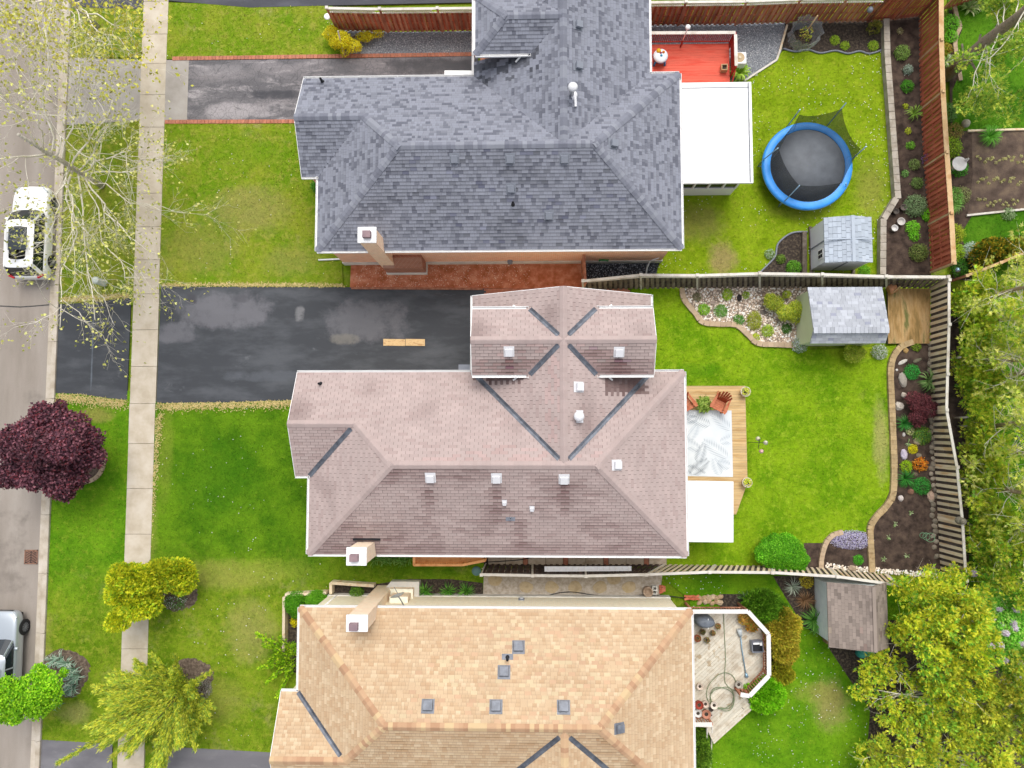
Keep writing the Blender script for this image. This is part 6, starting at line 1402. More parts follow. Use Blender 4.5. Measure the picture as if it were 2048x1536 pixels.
MB().beam(G(676, 62, 1.6), G(688, 110, .1), .06, .05).build('lattice_brace', w_cap, label='slanting pale board between forsythia and brick edging', cat='board')
tuft('bright green fern beside the air conditioner', 1476, 148, .55, ['#a5cc3e', '#8fbc34', '#b7d65a'], 90, .5, .07, .7, name='fern')
for px, py, r, hx, lb in ((1805, 105, .36, ['#7fa04a', '#93b45c', '#6a8c3c'], 'leafy green perennial nearest the brown corner fence'), (1816, 139, .24, ['#9fb4a4', '#b9cabb', '#84a07e'], 'silver-green rosette plant in the back soil bed'), (1815, 172, .3, GRN, 'mid green clump below the silver-green rosette'), (1811, 212, .13, ['#b9c832', '#a8b828'], 'tiny yellow-green seedling in the back soil bed'),
                          (1817, 262, .15, ['#c0c83a', '#9cb030'], 'small golden seedling opposite the white birdbath side'), (1821, 291, .2, ['#6fb030', '#84c040'], 'green plant with a white bloom in the back bed'), (1829, 329, .26, ['#8aa05a', '#7a9450'], 'grey-green sprig beside the red-stained fence'), (1810, 347, .17, ['#8fc06a', '#7ab25a'], 'pale green sprig beside the retaining wall'), (1835, 366, .28, ['#7f9a52', '#6a8a44'], 'feathery plant at the foot of the red-stained fence'),
                          (1831, 411, .52, ['#7f9a6a', '#93ac7c', '#6a8a58'], 'large grey-green perennial near the empty pots'), (1856, 430, .3, ['#86d42e', '#74c426'], 'vivid green clump against the red-stained fence'), (1826, 455, .33, ['#7ed02e', '#90d83c'], 'vivid green mound below the empty pots'), (1829, 472, .24, ['#86d434', '#74c42c'], 'smaller vivid green mound below the other'), (1838, 505, .42, ['#7a8f44', '#8f9a52', '#64803a'], 'straggly weeds at the lower end of the back soil bed'),
                          (1588, 535, .34, ['#5fa024', '#74b034'], 'bushy green plant beside the small plastic shed'), (1562, 518, .22, ['#7a9a3c', '#6a8c30'], 'small green sprig in the shed-side mulch bed'), (1540, 508, .24, ['#b9ccb2', '#8fb06a'], 'pale flowering sprig at the edge of the mulch bed'), (1729, 541, .27, ['#6fb42a', '#86c43a'], 'bright green plant at the corner of the small plastic shed'), (1800, 62, .15, ['#b9b48a', '#9a9468'], 'dry pale sprigs in the top of the back soil bed')):
    mound(lb, px, py, r, hx, r*1.0, .07, .04, 640)
tuft('arching strap-leaf lily in the back soil bed', 1826, 229, .5, ['#7fa83c', '#94b84c'], 50, .4, .03); mound('patch of small purple flowers by the red-stained fence', 1853, 318, .22, ['#a56ab0', '#8a5a9a', '#6a7a3a'], .5, .05, .03, 300, mat=petalm)
# pebble bed
for px, py, r, rx, hx, lb in ((1455, 589, .29, .25, LIME, 'lime mound left of the dark ornament in the pebble bed'), (1492, 590, .18, None, LIME, 'small lime mound right of the dark ornament'), (1408, 619, .28, None, ['#86c422', '#9ad232'], 'round bright green mound at the left of the pebble bed'), (1442, 622, .31, None, ['#7ab84c', '#68a83e', '#8cc65c'], 'round blue-green cushion in the pebble bed'), (1478, 640, .27, None, GRN, 'dark green mound touching the pebble bed edging'),
                              (1509, 641, .46, .34, ['#a0ae2e', '#b4bc3e', '#8a9c26'], 'long olive moss mound in the pebble bed'), (1535, 662, .3, None, LIME, 'lime hosta beside the olive moss mound'), (1512, 675, .2, None, ['#c4d432', '#b0c828'], 'small yellow mound at the pebble bed edging'), (1573, 657, .24, None, DK, 'dark green plant below the white rock'), (1394, 594, .22, None, ['#8f8a6a', '#a09a7a', '#77805a'], 'faded brownish plant at the left end of the pebble bed')):
    mound(lb, px, py, r, hx, rx=rx)
shrub('large yellow-green shrub leaning over the pebble bed beside the shed', [(1548, 606, .5, .5, .42, .4), (1572, 624, .5, .5, .4, .4), (1592, 618, .55, .4, .45, .4), (1573, 589, .35, .22, .2, .25), (1590, 636, .4, .35, .3, .3)], ['#c2cc3a', '#a8bc34', '#d2d858', '#8cac3c'], 650, .09, .035)
for px, py, r, hx, lb in ((1600, 690, .36, ['#e6eef4', '#c9d8e0', '#7a9c5a', '#8fae6a'], 'white flowering bush at the left corner of the grey shed'), (1760, 704, .34, ['#eef2f2', '#d2dfe0', '#7fa05a', '#93b06a'], 'white flowering bush at the right corner of the grey shed')): mound(lb, px, py, r, hx, .45, .06, .04, 700, mat=petalm)
shrub('yellow-green variegated shrub below the grey shed roof', [(1708, 708, .45, .52, .42, .42)], ['#b4c43a', '#c9d05a', '#8fb034'], 650, .09, .035)
# long flower bed
for px, py, r, hx, lb in ((1833, 694, .22, ['#8fae34', '#7a9c2a'], 'ferny yellow-green plant at the top of the long flower bed'), (1824, 744, .36, ['#3fae46', '#52bc54', '#34963a'], 'round emerald cushion beside the big pale rock'), (1845, 871, .42, ['#5a9440', '#6fa84c', '#487f34', '#9cb834'], 'mixed green clump beside the border stones'), (1826, 898, .22, ['#f0e622', '#e0d81a'], 'bright yellow cushion in the long flower bed'),
                          (1813, 933, .28, ['#b0d428', '#9cc820'], 'lime cushion above the dark green daylily'), (1844, 972, .4, ['#3f9c3c', '#52ac48', '#348c34'], 'large round green cushion near the pink rock'), (1717, 1120, .24, ['#4fae28', '#62bc34'], 'small green cushion in the lilac flower bed'), (1821, 862, .2, ['#e8e6a0', '#f2eeb8', '#7a9c3a'], 'pale yellow flowers below the burgundy bush')): mound(lb, px, py, r, hx)
mound('bright orange leafy plant in the long flower bed', 1841, 928, .32, ['#e6902a', '#f0a83a', '#d27a1e'], .3, .09, .05, 380)
shrub('burgundy barberry bush overhanging the striped fence', [(1840, 806, .5, .55, .5, .42), (1826, 796, .5, .4, .35, .35), (1856, 820, .55, .5, .42, .38), (1836, 836, .45, .42, .38, .35), (1876, 812, .55, .3, .22, .25)], ['#5e3036', '#713c42', '#4a262c', '#84484c'], 520, .08, .04)
tuft('green iris clump leaning on the striped fence', 1855, 762, .65, ['#5f8a44', '#74a056', '#8fb06a'], 60, .55, .05); tuft('dark green daylily above the pale yellow flowers', 1806, 847, .46, ['#3f8f3a', '#4fa044', '#328030'], 80, .35, .025); tuft('dark green daylily below the lime cushion', 1808, 957, .5, ['#3a8c34', '#4c9c3e', '#2e7c2a'], 100, .4, .025)
for k, (px, py) in enumerate(((1821, 1026), (1789, 1048), (1777, 1074), (1767, 1118), (1813, 1111), (1816, 886))):
    tuft(('tiny seedling in the middle of the bare soil', 'tiny seedling near the curved block edging', 'pale tiny sprig left in the bare soil', 'pale tiny sprig near the lower fence', 'leafy seedling in the lower bare soil', 'sparse grey-green sprig below the white stones')[k], px, py, .16 if k < 5 else .25, ['#8aa86a', '#a5b88a'], 9, .1, .04)
mound('mat of pale lilac creeping phlox in the small bed', 1703, 1080, .42, ['#b9b4d8', '#cfcbe6', '#a39ccb', '#e2e0f0'], .18, .045, .04, 1100, rx=.95, mat=petalm, name='flower_mat', cat='flowers')
# boxwood, south garden
shrub('dense round bright green boxwood straddling the weathered fence', [(1563, 1106, .75, 1.15, .95, .72), (1545, 1095, .7, .6, .6, .6), (1590, 1118, .7, .6, .6, .6)], ['#6cb81c', '#58a414', '#82c82e', '#4a9410'], 900, .07, .05)
shrub('clipped green bush at the upper corner of the octagonal deck', [(1525, 1212, .7, .95, .8, .65), (1548, 1228, .6, .6, .6, .55)], ['#5c8c1e', '#6f9c2a', '#4a7a18'], 420, .12, .03, con=True)
shrub('golden clipped bush beside the octagonal deck railing', [(1562, 1262, .75, .85, 1.0, .7), (1568, 1300, .6, .65, .6, .6), (1545, 1250, .6, .6, .6, .6)], ['#b8b034', '#c8c044', '#a4aa34', '#c0a83a'], 420, .12, .03, con=True)
shrub('olive golden bush squeezed between two clipped bushes', [(1560, 1345, .5, .5, .55, .5)], ['#a8a82a', '#94a026', '#c0b834'], 420, .12, .03, con=True)
shrub('round bright green bush at the lower deck corner', [(1532, 1386, .75, .9, .78, .7), (1516, 1400, .6, .5, .5, .5)], ['#7cc814', '#68b410', '#94d828', '#a4e034'], 420, .12, .03, con=True)
mound('yellow flowering plant below the weathered fence', 1613, 1162, .32, ['#d8c42a', '#e6d63a', '#9c8a2a'], .35, .07, .03, 500); tuft('dry brown grass clump in front of the brown-roofed shed', 1609, 1200, .55, ['#8f6f4e', '#a5845e', '#75573c'], 90, .3, .02); tuft('green iris clump against the wall of the brown-roofed shed', 1626, 1238, .75, ['#6aa63e', '#82b854', '#57923a'], 90, .6, .04); tuft('pale grey-leaved plant below the weathered fence', 1584, 1172, .5, ['#b9c4b0', '#8fa08a'], 40, .3, .025); tuft('dark strap-leaf plant beside the rock pile', 1488, 1198, .5, ['#4f7a34', '#6a9450', '#9cb48a'], 40, .35, .03)
shrub('green creeper filling the corner below the deck stairs', [(1402, 1510, .6, .5, .8, .5), (1400, 1475, .5, .4, .5, .4)], ['#6f9a2c', '#4f7a24', '#8cb43a'], 420, .1, .03, con=True)
# south house front
shrub('clipped round boxwood at the far left of the timber planter', [(590, 1206, .45, .55, .62, .5)], ['#5aa014', '#6cb01e', '#4a900e'], 1200, .05, .04); shrub('clipped round boxwood beside the white downspout', [(634, 1198, .45, .62, .45, .48)], ['#6aac1e', '#7cbc2a', '#569a14'], 1200, .05, .04)
mound('small yellow flowers at the wall of the tan-roofed house', 591, 1243, .26, ['#f4e41e', '#e4cc14'], .3, .06, .04, 600, mat=petalm)
shrub('small leafy shrub in the dark bed before the tan chimney', [(713, 1185, .35, .38, .3, .3)], ['#6a9c2c', '#568a22', '#82b03e'], 600, .08, .045)
for k, px in enumerate((852, 897, 933)): tuft(('leftmost of three daylilies along the tan-roofed wall', 'middle of three daylilies along the tan-roofed wall', 'rightmost of three daylilies along the tan-roofed wall')[k], px, 1181, .5, ['#5f9c34', '#74ae44', '#4c8a2a'], 70, .45, .025)
P_ = [blades((*G(750+7*i, 1118+random.uniform(-4, 4))[:2], 0), 14, .4, .4, .03, ['#6fa048', '#84b05a', '#5a8c3a']) for i in range(11)]
leafobj('lily_row', None, *merge(P_), leafm, label='row of strap-leaved lilies between the chimney and the orange porch', cat='plant')
def plumes(t, base, specs, hexes, L_=.16, W_=.03, k=5, step=.09, spread=.7, rp=7, jit=.45):
    parts = []; m = MB()
    for (px, py, z, r) in specs:
        a = np.array(base, float); b = np.array(G(px, py, z)); mid = (a+b)/2+np.array([0, 0, .25*np.linalg.norm(b-a)*.35]); ln = np.linalg.norm(b-a); n = max(6, int(ln/step)); u = np.linspace(.25, 1, n)[:, None]
        p = (1-u)**2*a+2*u*(1-u)*mid+u*u*b; d = unit(np.gradient(p, axis=0)); rep = rp
        pp = np.repeat(p, rep, 0)+rng.normal(0, 1, (n*rep, 3))*np.repeat(r*(1.05-.8*u), rep, 0)*.5; dd = unit(np.repeat(d, rep, 0)+rng.normal(0, jit, (n*rep, 3)))
        parts.append(fans(pp, dd, k, spread, L_, W_, np.clip(pal(hexes, n*rep, None, .15)*(1+rng.normal(0, .12)), .002, .8))); m.tube([tuple(a), tuple(p[0]), tuple(p[n//2]), tuple(b)], [.03, .025, .015, .005], 4)
    leafobj('foliage', t, *merge(parts), needlem); m.build('stems', stemm, t)
t = thing('shrub', 'lime feathery shrub spilling from the front bed of the tan-roofed house', 'shrub', G(598, 1312), world=True)
plumes(t, G(598, 1312), [(515, 1268, .9, .3), (528, 1290, 1.1, .35), (520, 1335, .9, .3), (535, 1362, .8, .3), (550, 1310, 1.4, .4), (560, 1275, 1.2, .35), (575, 1345, 1.0, .35), (555, 1390, .7, .25), (585, 1290, 1.5, .4), (540, 1322, 1.2, .35)], ['#9cc820', '#b4d830', '#82b41a', '#6a9c1c'], .13, .035)
FOL = 2.5
t = thing('juniper', 'large spreading juniper with long feathery golden tips over the sidewalk', 'shrub', G(372, 1368), world=True)
sp_ = []
for i in range(84):
    a_ = random.uniform(0, 2*math.pi); rr = random.uniform(.25, 1.0)**.6; sp_.append((298+128*rr*math.cos(a_)+random.uniform(-8, 8), 1432+112*rr*math.sin(a_)+random.uniform(-8, 8), random.uniform(1.2, 3.6)*(1.2-.5*rr), .42))
sp_ += [(118, 1525, 1.6, .25), (170, 1452, 1.8, .22), (190, 1372, 1.7, .22), (205, 1408, 2.0, .25), (305, 1310, 1.7, .22), (350, 1315, 1.5, .22), (420, 1345, 1.2, .22), (425, 1415, 1.2, .25), (272, 1322, 2.0, .22), (235, 1362, 2.0, .25)]
plumes(t, G(372, 1375, .1), sp_, ['#a8aa34', '#94a234', '#788c38', '#bcb840', '#62802f'], .2, .017, 5, .07, .4, 9, .3)
shrub('golden lobed cedar leaning across the sidewalk', [(330, 1150, 1.7, 1.25, .75, .8), (275, 1160, 2.2, .95, .7, .8), (245, 1150, 2.3, .6, .5, .55), (370, 1160, 1.3, .55, .65, .7), (245, 1190, 2.3, .6, .55, .6), (275, 1215, 2.1, .85, .55, .7), (300, 1205, 1.6, .6, .55, .6), (240, 1240, 2.1, .55, .4, .5), (225, 1250, 2.0, .3, .25, .3)], ['#b4b424', '#a0a820', '#c4bc2c', '#869c20', '#6f8c22'], 260, .15, .045, con=True, base=(350, 1184), spread=.9, lobevar=.1)
FOL = 1.35
mound('small white daffodils in the grass below the golden cedar', 350, 1197, .55, ['#4f8a2c', '#f2f0ea', '#5f9a34', '#468020'], .3, .09, .03, 260, mat=petalm)
P_ = [blades((*G(px, py)[:2], 0), 26, .48, .5, .045, ['#8fb49a', '#a5c4ae', '#7aa08a', '#c4d4c0'], .6) for px, py in ((110, 1318), (126, 1316), (140, 1325), (152, 1338), (160, 1350), (150, 1372), (134, 1382), (120, 1398), (145, 1360))]
leafobj('iris_ring', None, *merge(P_), leafm, label='ring of blue-green iris leaves in the mulch circle by the kerb', cat='plant')
mound('small grey heather patch beside the big juniper', 403, 1376, .5, ['#a5a09a', '#8a8f80', '#b9b4ac'], .15, .06, .03, 700)
mound('low bush at the front corner of the grey-roofed house', 634, 372, .3, GRN, .5, .08, .04, 500)
# east garden
for px, py, r, hx, lb in ((1902, 46, .42, ['#6cb62a', '#7fc438'], 'bright green clump beyond the pale fence cap'), (1903, 72, .32, ['#82cc32', '#6cb826'], 'lime clump below the bright green clump'), (1893, 97, .28, ['#b9b43a', '#c98a3a', '#9cae34'], 'yellow and orange leafed clump by the leaning trunk'), (1903, 295, .5, ['#8fb428', '#a0bc34', '#7aa022'], 'yellow-green bush above the white birdbath'), (1918, 335, .42, ['#4fa82c', '#62b83a'], 'round bright green bush beside the white birdbath'),
                          (1907, 395, .5, ['#7fb850', '#93c464', '#6aa640'], 'leafy green clump along the far side of the red-stained fence'), (1925, 390, .4, ['#a5a872', '#8f9a5e'], 'dry grassy clump beside the vegetable bed'), (1908, 468, .5, ['#a8bc2c', '#94ae28', '#bcc83c'], 'yellow-green bush near the fence corner'), (1912, 505, .45, ['#a4c832', '#8fb82a'], 'lime bush at the fence corner'), (1920, 535, .45, DK, 'dark green bush behind the fence corner'), (1943, 502, .42, ['#c4d8cc', '#a5c4b0', '#dde8e0'], 'silver-white bush below the small lawn'),
                          (1897, 225, .45, ['#5f8f44', '#729e54'], 'narrow green planting by the fence near the flamingo'), (2018, 428, .3, ['#a5bc8a', '#8fae74'], 'grey-green clump on the vegetable bed timber'), (1910, 262, .4, ['#b49a5a', '#9c8a4a', '#8fa044'], 'bronze clump at the timber path corner')):
    mound(lb, px, py, r, hx, r*.9, .08, .04, 480)
tuft('white-edged hosta beyond the top of the pale fence cap', 1935, 18, .5, ['#9cb86a', '#cfd8a0', '#82a454'], 60, .3, .09, .6); tuft('smaller white-edged hosta beside the larger hosta', 1956, 12, .36, ['#9cb86a', '#c4d090', '#82a454'], 45, .25, .08, .6); tuft('pale striped hosta under the leaning trunk', 1890, 124, .36, ['#b4cc8a', '#e2ead0', '#93b464'], 50, .28, .08, .6); tuft('spiky bright grass clump at the head of the vegetable bed', 1975, 275, .6, ['#6fb83a', '#82c84a', '#5aa42e'], 150, .5, .025); tuft('spray of green grass by the fence beside the dry clump', 1900, 410, .6, ['#8fc060', '#7ab04c'], 80, .4, .025)
shrub('golden and green mixed shrub at the right edge below the small lawn', [(1985, 498, .8, .8, .5, .6), (2020, 502, .9, .8, .5, .6), (2045, 496, .9, .5, .5, .6), (1965, 515, .6, .6, .45, .5)], ['#b9a42e', '#c9b43a', '#6f8a2c', '#54782a'], 240, .14, .04, con=True)
for k in range(46):
    r_ = k//16; px = 1955+(k % 16)*6.2+random.uniform(-3, 3); py = (313, 362, 405)[r_]+random.uniform(-7, 7)+(6 if r_ == 0 else 0)
    mound('pale yellow seedling in the vegetable rows', px, py, .07, ['#cfcf8a', '#b4b46a', '#dcd8a0'], .08, .05, .03, 900, group='vegetable seedlings', name='seedling', cat='seedling')
bb = thing('birdbath', 'white scalloped birdbath behind the red-stained fence', 'birdbath', (*G(1902, 338)[:2], 0)); wst = mk('white_stone', [A('#e6e2de'), A('#f2f0ec')], scale=6, rough=.7, fine=.06)
MB().lathe((0, 0, 0), [(.2, 0), (.12, .1), (.1, .5), (.16, .6)], 16).build('pedestal', wst, bb); MB().lathe((0, 0, .58), [(.12, 0), (.34, .1), (.38, .16), (.33, .17), (.2, .1), (.01, .07)], 20, capt=False).build('basin', wst, bb); MB().lathe((.34, .18, .66), [(.05, 0), (.09, .08), (.07, .16), (.03, .22), (.05, .27), (.01, .32)], 10).build('bird_figure', wst, bb)
fm = mk('flamingo_pink', [A('#f0a08c'), A('#e88f7c')], rough=.5, fine=.04); fg = thing('flamingo_ornament', 'pink plastic flamingo on the east lawn', 'ornament', (*G(1930, 208, .5)[:2], 0), rz=.6)
bd = MB(); bd.lathe((0, 0, .62), [(.01, -.12), (.09, -.07), (.12, 0), (.09, .07), (.01, .12)], 14, sx=1.6); bd.build('body', fm, fg); MB().tube(smoothline([(.16, 0, .66), (.28, 0, .78), (.24, 0, .95), (.32, 0, 1.02), (.4, 0, .94)], 4), [.035]*16+[.015], 8).build('neck', fm, fg)
for s in (-.04, .04): MB().tube([(0, s, 0), (0, s, .56)], .012, 6).build('leg', blackm, fg)
MB().lathe(G(1927, 250), [(.02, 0), (.16, .06), (.22, .2), (.16, .34), (.02, .4)], 16).build('stone_ball', mk('ball_stone', [A('#c2bba6'), A('#a59e8a')], scale=6, rough=.9), label='round stone ball at the edge of the east lawn', cat='ornament'); MB().lathe(G(1912, 541, .5), [(.02, 0), (.1, .05), (.13, .13), (.1, .21), (.02, .25)], 14).build('gazing_ball', mk('ball_blue', [A('#9cc0d4')], rough=.1, metal=.6, fine=0), label='pale blue gazing ball in the fence corner bushes', cat='ornament')
blocks('garden_edging', 'pale curved stone edging beyond the tan fence cap', 'edging', smoothline([G(1907, 12), G(1913, 38), G(1918, 55), G(1909, 80), G(1911, 108), G(1915, 132), G(1919, 158)], 5), .3, .2, .1, edgem2)
t = thing('timber_edging', 'long timber edging framing the vegetable bed', 'edging', G(1945, 262), world=True); piece('timber', G(1935, 262, .06), G(2150, 256, .06), .1, .12, w_light, t); piece('timber', G(1933, 431, .06), G(2150, 408, .06), .1, .12, w_cap, t)
# ---- rocks
def rockmesh(rx, ry, rz_, seed, n1=9, n2=5):
    m = MB(); r_ = random.Random(seed); m.lathe((0, 0, 0), [(1.0*math.cos(a), math.sin(a)) for a in (-.3, .15, .6, 1.0, 1.4)], n1, smooth=False)
    m.v = [(x*rx*(1+r_.uniform(-.16, .16)), y*ry*(1+r_.uniform(-.16, .16)), max(-.05, z*rz_*(1+r_.uniform(-.15, .15)))) for x, y, z in m.v]; return m
def rock(label, px, py, wx, wy, hx, rz=0, group=None, hgt=None):
    rx, ry = wx/77, wy/77; m = rockmesh(rx, ry, hgt or min(rx, ry)*.8, int(px*7+py)); c, s = math.cos(rz), math.sin(rz); g = G(px, py)
    m.v = [(x*c-y*s+g[0], x*s+y*c+g[1], z+.02) for x, y, z in m.v]
    return m.build('rock', mk('rock_'+hx[1:], [A(hx, .85), A(hx, 1.1)], scale=7, rough=.9, fine=.15, bump=.4), label=label, cat='rock', group=group)
for a in (('dark upright stone ornament in the pebble bed', 1478, 596, 11, 15, '#3a3436'), ('flat grey rock below the yellow-green shrub', 1526, 625, 16, 10, '#8a8076'), ('white rock beside the dark green plant', 1580, 641, 18, 12, '#e6dccb'), ('flat pinkish rock in the pebble bed', 1427, 606, 16, 8, '#c4b0a2'), ('tan rock at the fence side of the pebble bed', 1529, 590, 12, 9, '#b09880'),
          ('small tan rock inside the block edging corner', 1811, 701, 10, 12, '#c4a066'), ('white twisted driftwood-like rock near the edging', 1805, 724, 20, 8, '#e4ded4', .5), ('mossy elongated rock in the flower bed', 1834, 721, 20, 8, '#7d7a64', .4), ('tiny white square stone by the block edging', 1793, 740, 5, 5, '#f2efe8'), ('large pale grey pointed rock in the flower bed', 1805, 760, 16, 32, '#b4aca0', .15), ('oval white stone above the burgundy bush', 1807, 790, 10, 11, '#ded2c2', .6), ('knobbly white rock beside the burgundy bush', 1798, 812, 18, 18, '#dcd2c4'),
          ('small white pebble below the upper daylily', 1807, 869, 6, 9, '#e2dcd6'), ('tan boulder between the daylily and yellow cushion', 1834, 883, 15, 16, '#b9a88c'), ('pale lilac standing stone in the flower bed', 1807, 909, 14, 22, '#d6cbdc', .05), ('grey rock beside the bright yellow cushion', 1837, 911, 11, 11, '#8f8470'), ('dark flat rock below the orange plant', 1829, 949, 12, 10, '#6f6452'), ('pinkish white stone in the bare soil', 1801, 996, 11, 12, '#e8dcd6'), ('flat pink triangular rock against the border stones', 1861, 992, 15, 20, '#c9ab96'), ('turtle-shaped brown stone with white pebbles', 1821, 983, 13, 12, '#8f6a58'),
          ('big tan rock at the lower end of the small bed', 1704, 1136, 18, 12, '#b9a48c'), ('white rock at the fence end of the small bed', 1722, 1139, 11, 9, '#d8cfc0')): rock(*a)
for k in range(44):
    y_ = 688+k*10.4+random.uniform(-2, 2); 
    if 760 < y_ < 800: continue
    x_ = 1860+(y_-688)*.024+random.uniform(-5, 3)
    if y_ < 1085 or k % 2: rock('grey border stone set along the foot of the striped fence', x_, y_, random.uniform(9, 14), random.uniform(8, 12), random.choice(['#9c907e', '#8a8070', '#aca08e']), random.uniform(0, 3), 'border stones along the striped fence')
for k in range(12): rock('tan rounded boulder in the pile beside the octagonal deck', 1400+(k % 6)*8+random.uniform(-2, 2), 1196+(k//6)*8+random.uniform(-3, 3), random.uniform(9, 15), random.uniform(8, 12), random.choice(['#c9ab86', '#d6bd9c', '#bfa07c']), random.uniform(0, 3), 'boulder pile by the octagonal deck')
def pebbles(poly, n, s0, s1, hexes, name, label, z=.02, avoid=None):
    P = np.array([(p[0], p[1]) for p in poly]); lo, hi = P.min(0), P.max(0); q = rng.uniform(lo, hi, (n*3, 2)); q = q[inside_np(poly, q)][:n]; n = len(q)
    s = rng.uniform(s0, s1, (n, 1)); oc = np.array([(1, 0, 0), (0, 1, 0), (-1, 0, 0), (0, -1, 0), (0, 0, .6)]); a = rng.uniform(0, 6.28, n); ca, sa = np.cos(a)[:, None], np.sin(a)[:, None]
    x = oc[None, :, 0]*s*rng.uniform(.6, 1, (n, 1)); y = oc[None, :, 1]*s; zz = np.broadcast_to(oc[None, :, 2]*s, x.shape)
    V_ = np.stack([x*ca-y*sa+q[:, :1], x*sa+y*ca+q[:, 1:], zz+z], 2).reshape(-1, 3); b = (np.arange(n)*5)[:, None]
    F_ = np.concatenate([b+np.array([[i, (i+1) % 4, 4]]) for i in range(4)]); t = np.concatenate([pal(hexes, n, None, .12)]*4)
    return leafobj(name, None, V_, F_, t, mk('pebble_surface', [(1, 1, 1, 1)], rough=.8, fine=.1), label=label, cat='pebbles', kind='stuff')
pebbles([tuple(p) for p in rockedge]+[G(1620, 692), G(1612, 566)], 3600, .03, .075, ['#e6d9ca', '#d2c2b0', '#f2eae0', '#b8a48e', '#9c8a76'], 'white_pebbles', 'white and tan pebbles covering the bed before the grey shed')
pebbles([(703/1e9-9.3, 7.5), (-.1, 7.5), (-.1, 9.0), (-9.3, 9.0)], 1500, .015, .03, ['#d9b49a', '#c98f6a', '#e2cdb8', '#a8643f'], 'red_gravel_chips', 'loose chips scattered over the red gravel strip')
pebbles([G(1167, 520), G(1312, 520), G(1312, 548), G(1167, 560)], 900, .02, .04, ['#4a4e54', '#7d828a', '#2a2c30', '#a5aab0'], 'black_gravel_chips', 'glossy dark chips of the black gravel bed')
pebbles([G(690, 68), G(950, 66), G(950, 106), G(695, 110)], 1500, .012, .03, ['#8a8c8e', '#a8a9aa', '#5d6064', '#c9c9c6'], 'grey_gravel_chips', 'grey chips of the gravel strip below the lattice fence')
pebbles([G(1470, 52), G(1565, 50), G(1556, 110), G(1490, 156), G(1478, 150)], 1100, .012, .03, ['#8f9296', '#b0b2b4', '#64676b', '#cfcfcc'], 'grey_gravel_chips', 'grey chips of the gravel corner beside the red deck')
pebbles([G(1655, 1126), G(1700, 1132), G(1880, 1146), G(1880, 1156), G(1700, 1142), G(1650, 1134)], 420, .03, .07, ['#e2d8c8', '#cfc2ae', '#efe8dc'], 'white_pebbles', 'white pebbles along the foot of the lower weathered fence')
# ================================================================== TREES
barkp = mk('lichen_bark', [A('#bdb7a8',1.2), A('#d2ccbe',1.2), A('#a8a092',1.2), A('#dcd8cc',1.2)], scale=6, rough=.95, fine=.15, bump=.5)
barkc = mk('cedar_bark', [A('#b09a7c'), A('#c2ac8e'), A('#9a8468')], scale=4, rough=.95, fine=.15, bump=.5, stretch=(4, 4, 1))
twigp = mk('pale_twig', [A('#e0dacb',1.35), A('#d4ccba',1.35), A('#eae6da',1.35)], scale=4, rough=.9, fine=.1)
barkd = mk('dark_bark', [A('#6d5a50'), A('#7f6c60')], scale=6, rough=.95, fine=.15, bump=.5)
FOL = 1.8
def sparse_tree(label, base, limbs, hexes, nleaf, trunk, lsize=.09, seed=3, kids=(5, 4, 4), twl=2.6, cl=6):
    random.seed(seed); t = thing('tree', label, 'tree', base, world=True); m = MB(); tips = []
    pts = [Vector(p) for p in trunk]; m.tube(pts, np.linspace(.17, .07, len(pts)), 8)
    tm = m.build('trunk', barkp, t); m2 = MB()
    for (p0, p1, r) in limbs:
        a, b = Vector(p0), Vector(p1); d = b-a; ln = d.length
        mid = [a.lerp(b, u)+Vector((random.gauss(0, .12), random.gauss(0, .12), random.gauss(0, .1)))*(1 if 0 < u < 1 else 0)*ln*.25 for u in np.linspace(0, 1, 6)]
        m2.tube(smoothline(mid, 2), np.linspace(r, r*.4, 11), 6)
        for j in range(kids[0]):
            u = random.uniform(.3, 1.0); i = min(4, int(u*5)); q = mid[i].lerp(mid[i+1], u*5-i)
            nd = (d.normalized()+Vector((random.gauss(0, .7), random.gauss(0, .7), random.gauss(0.05, .35)))).normalized()
            branch(m2, q, nd, twl*random.uniform(.7, 1.2), r*.38, 1, 3, (0,)+kids[1:], tips, .5, .05, .55, 5, .9, 4)
    m2.build('branches', twigp, t)
    T_ = np.array([tuple(p) for p, d in tips]); rep = max(1, nleaf//(len(T_)*cl)); n = len(T_)*rep
    c = np.repeat(T_, rep, 0)+rng.normal(0, .16, (n, 3)); d = unit(rng.normal(size=(n, 3))+np.array([0, 0, .4]))
    leafobj('crown', t, *fans(c, d, cl, 1.3, lsize, lsize*.7, pal(hexes, n, None, .18)), leafm); return t
bud = ['#bcbe6a', '#acb05c', '#c6c47a', '#a0a658']
TB = G(205, 372); C0 = Vector((TB[0], TB[1], 0))
lb_ = []
for i, (px, py, z) in enumerate(((215, 250, 3.8), (262, 300, 3.4), (300, 335, 3.2), (262, 480, 3.0), (190, 640, 3.8), (150, 470, 4.8), (110, 430, 5.2), (-60, 330, 8), (-10, 170, 8.5), (90, 60, 7.6), (160, 130, 6.0), (225, 200, 4.8), (120, 230, 7.5), (120, 655, 4.6), (320, 420, 2.8), (250, 560, 3.4), (150, 540, 4.4), (60, 130, 8.5))):
    e = Vector(G(px, py, z)); s0 = C0+Vector((0, 0, min(5.5, max(1.6, z*.55)))); lb_.append((s0, e, .05 if i < 14 else .036))
sparse_tree('tall budding tree with pale lichened branches over the white car', TB, lb_, bud, 11000, [C0, C0+Vector((.05, 0, 1.5)), C0+Vector((0, .1, 3.2)), C0+Vector((.1, .05, 4.8)), C0+Vector((.05, .15, 6.4))], .1, 3, (7, 4, 4), 2.3)
TB2 = G(194, 53); C2 = Vector(TB2); lb_ = []
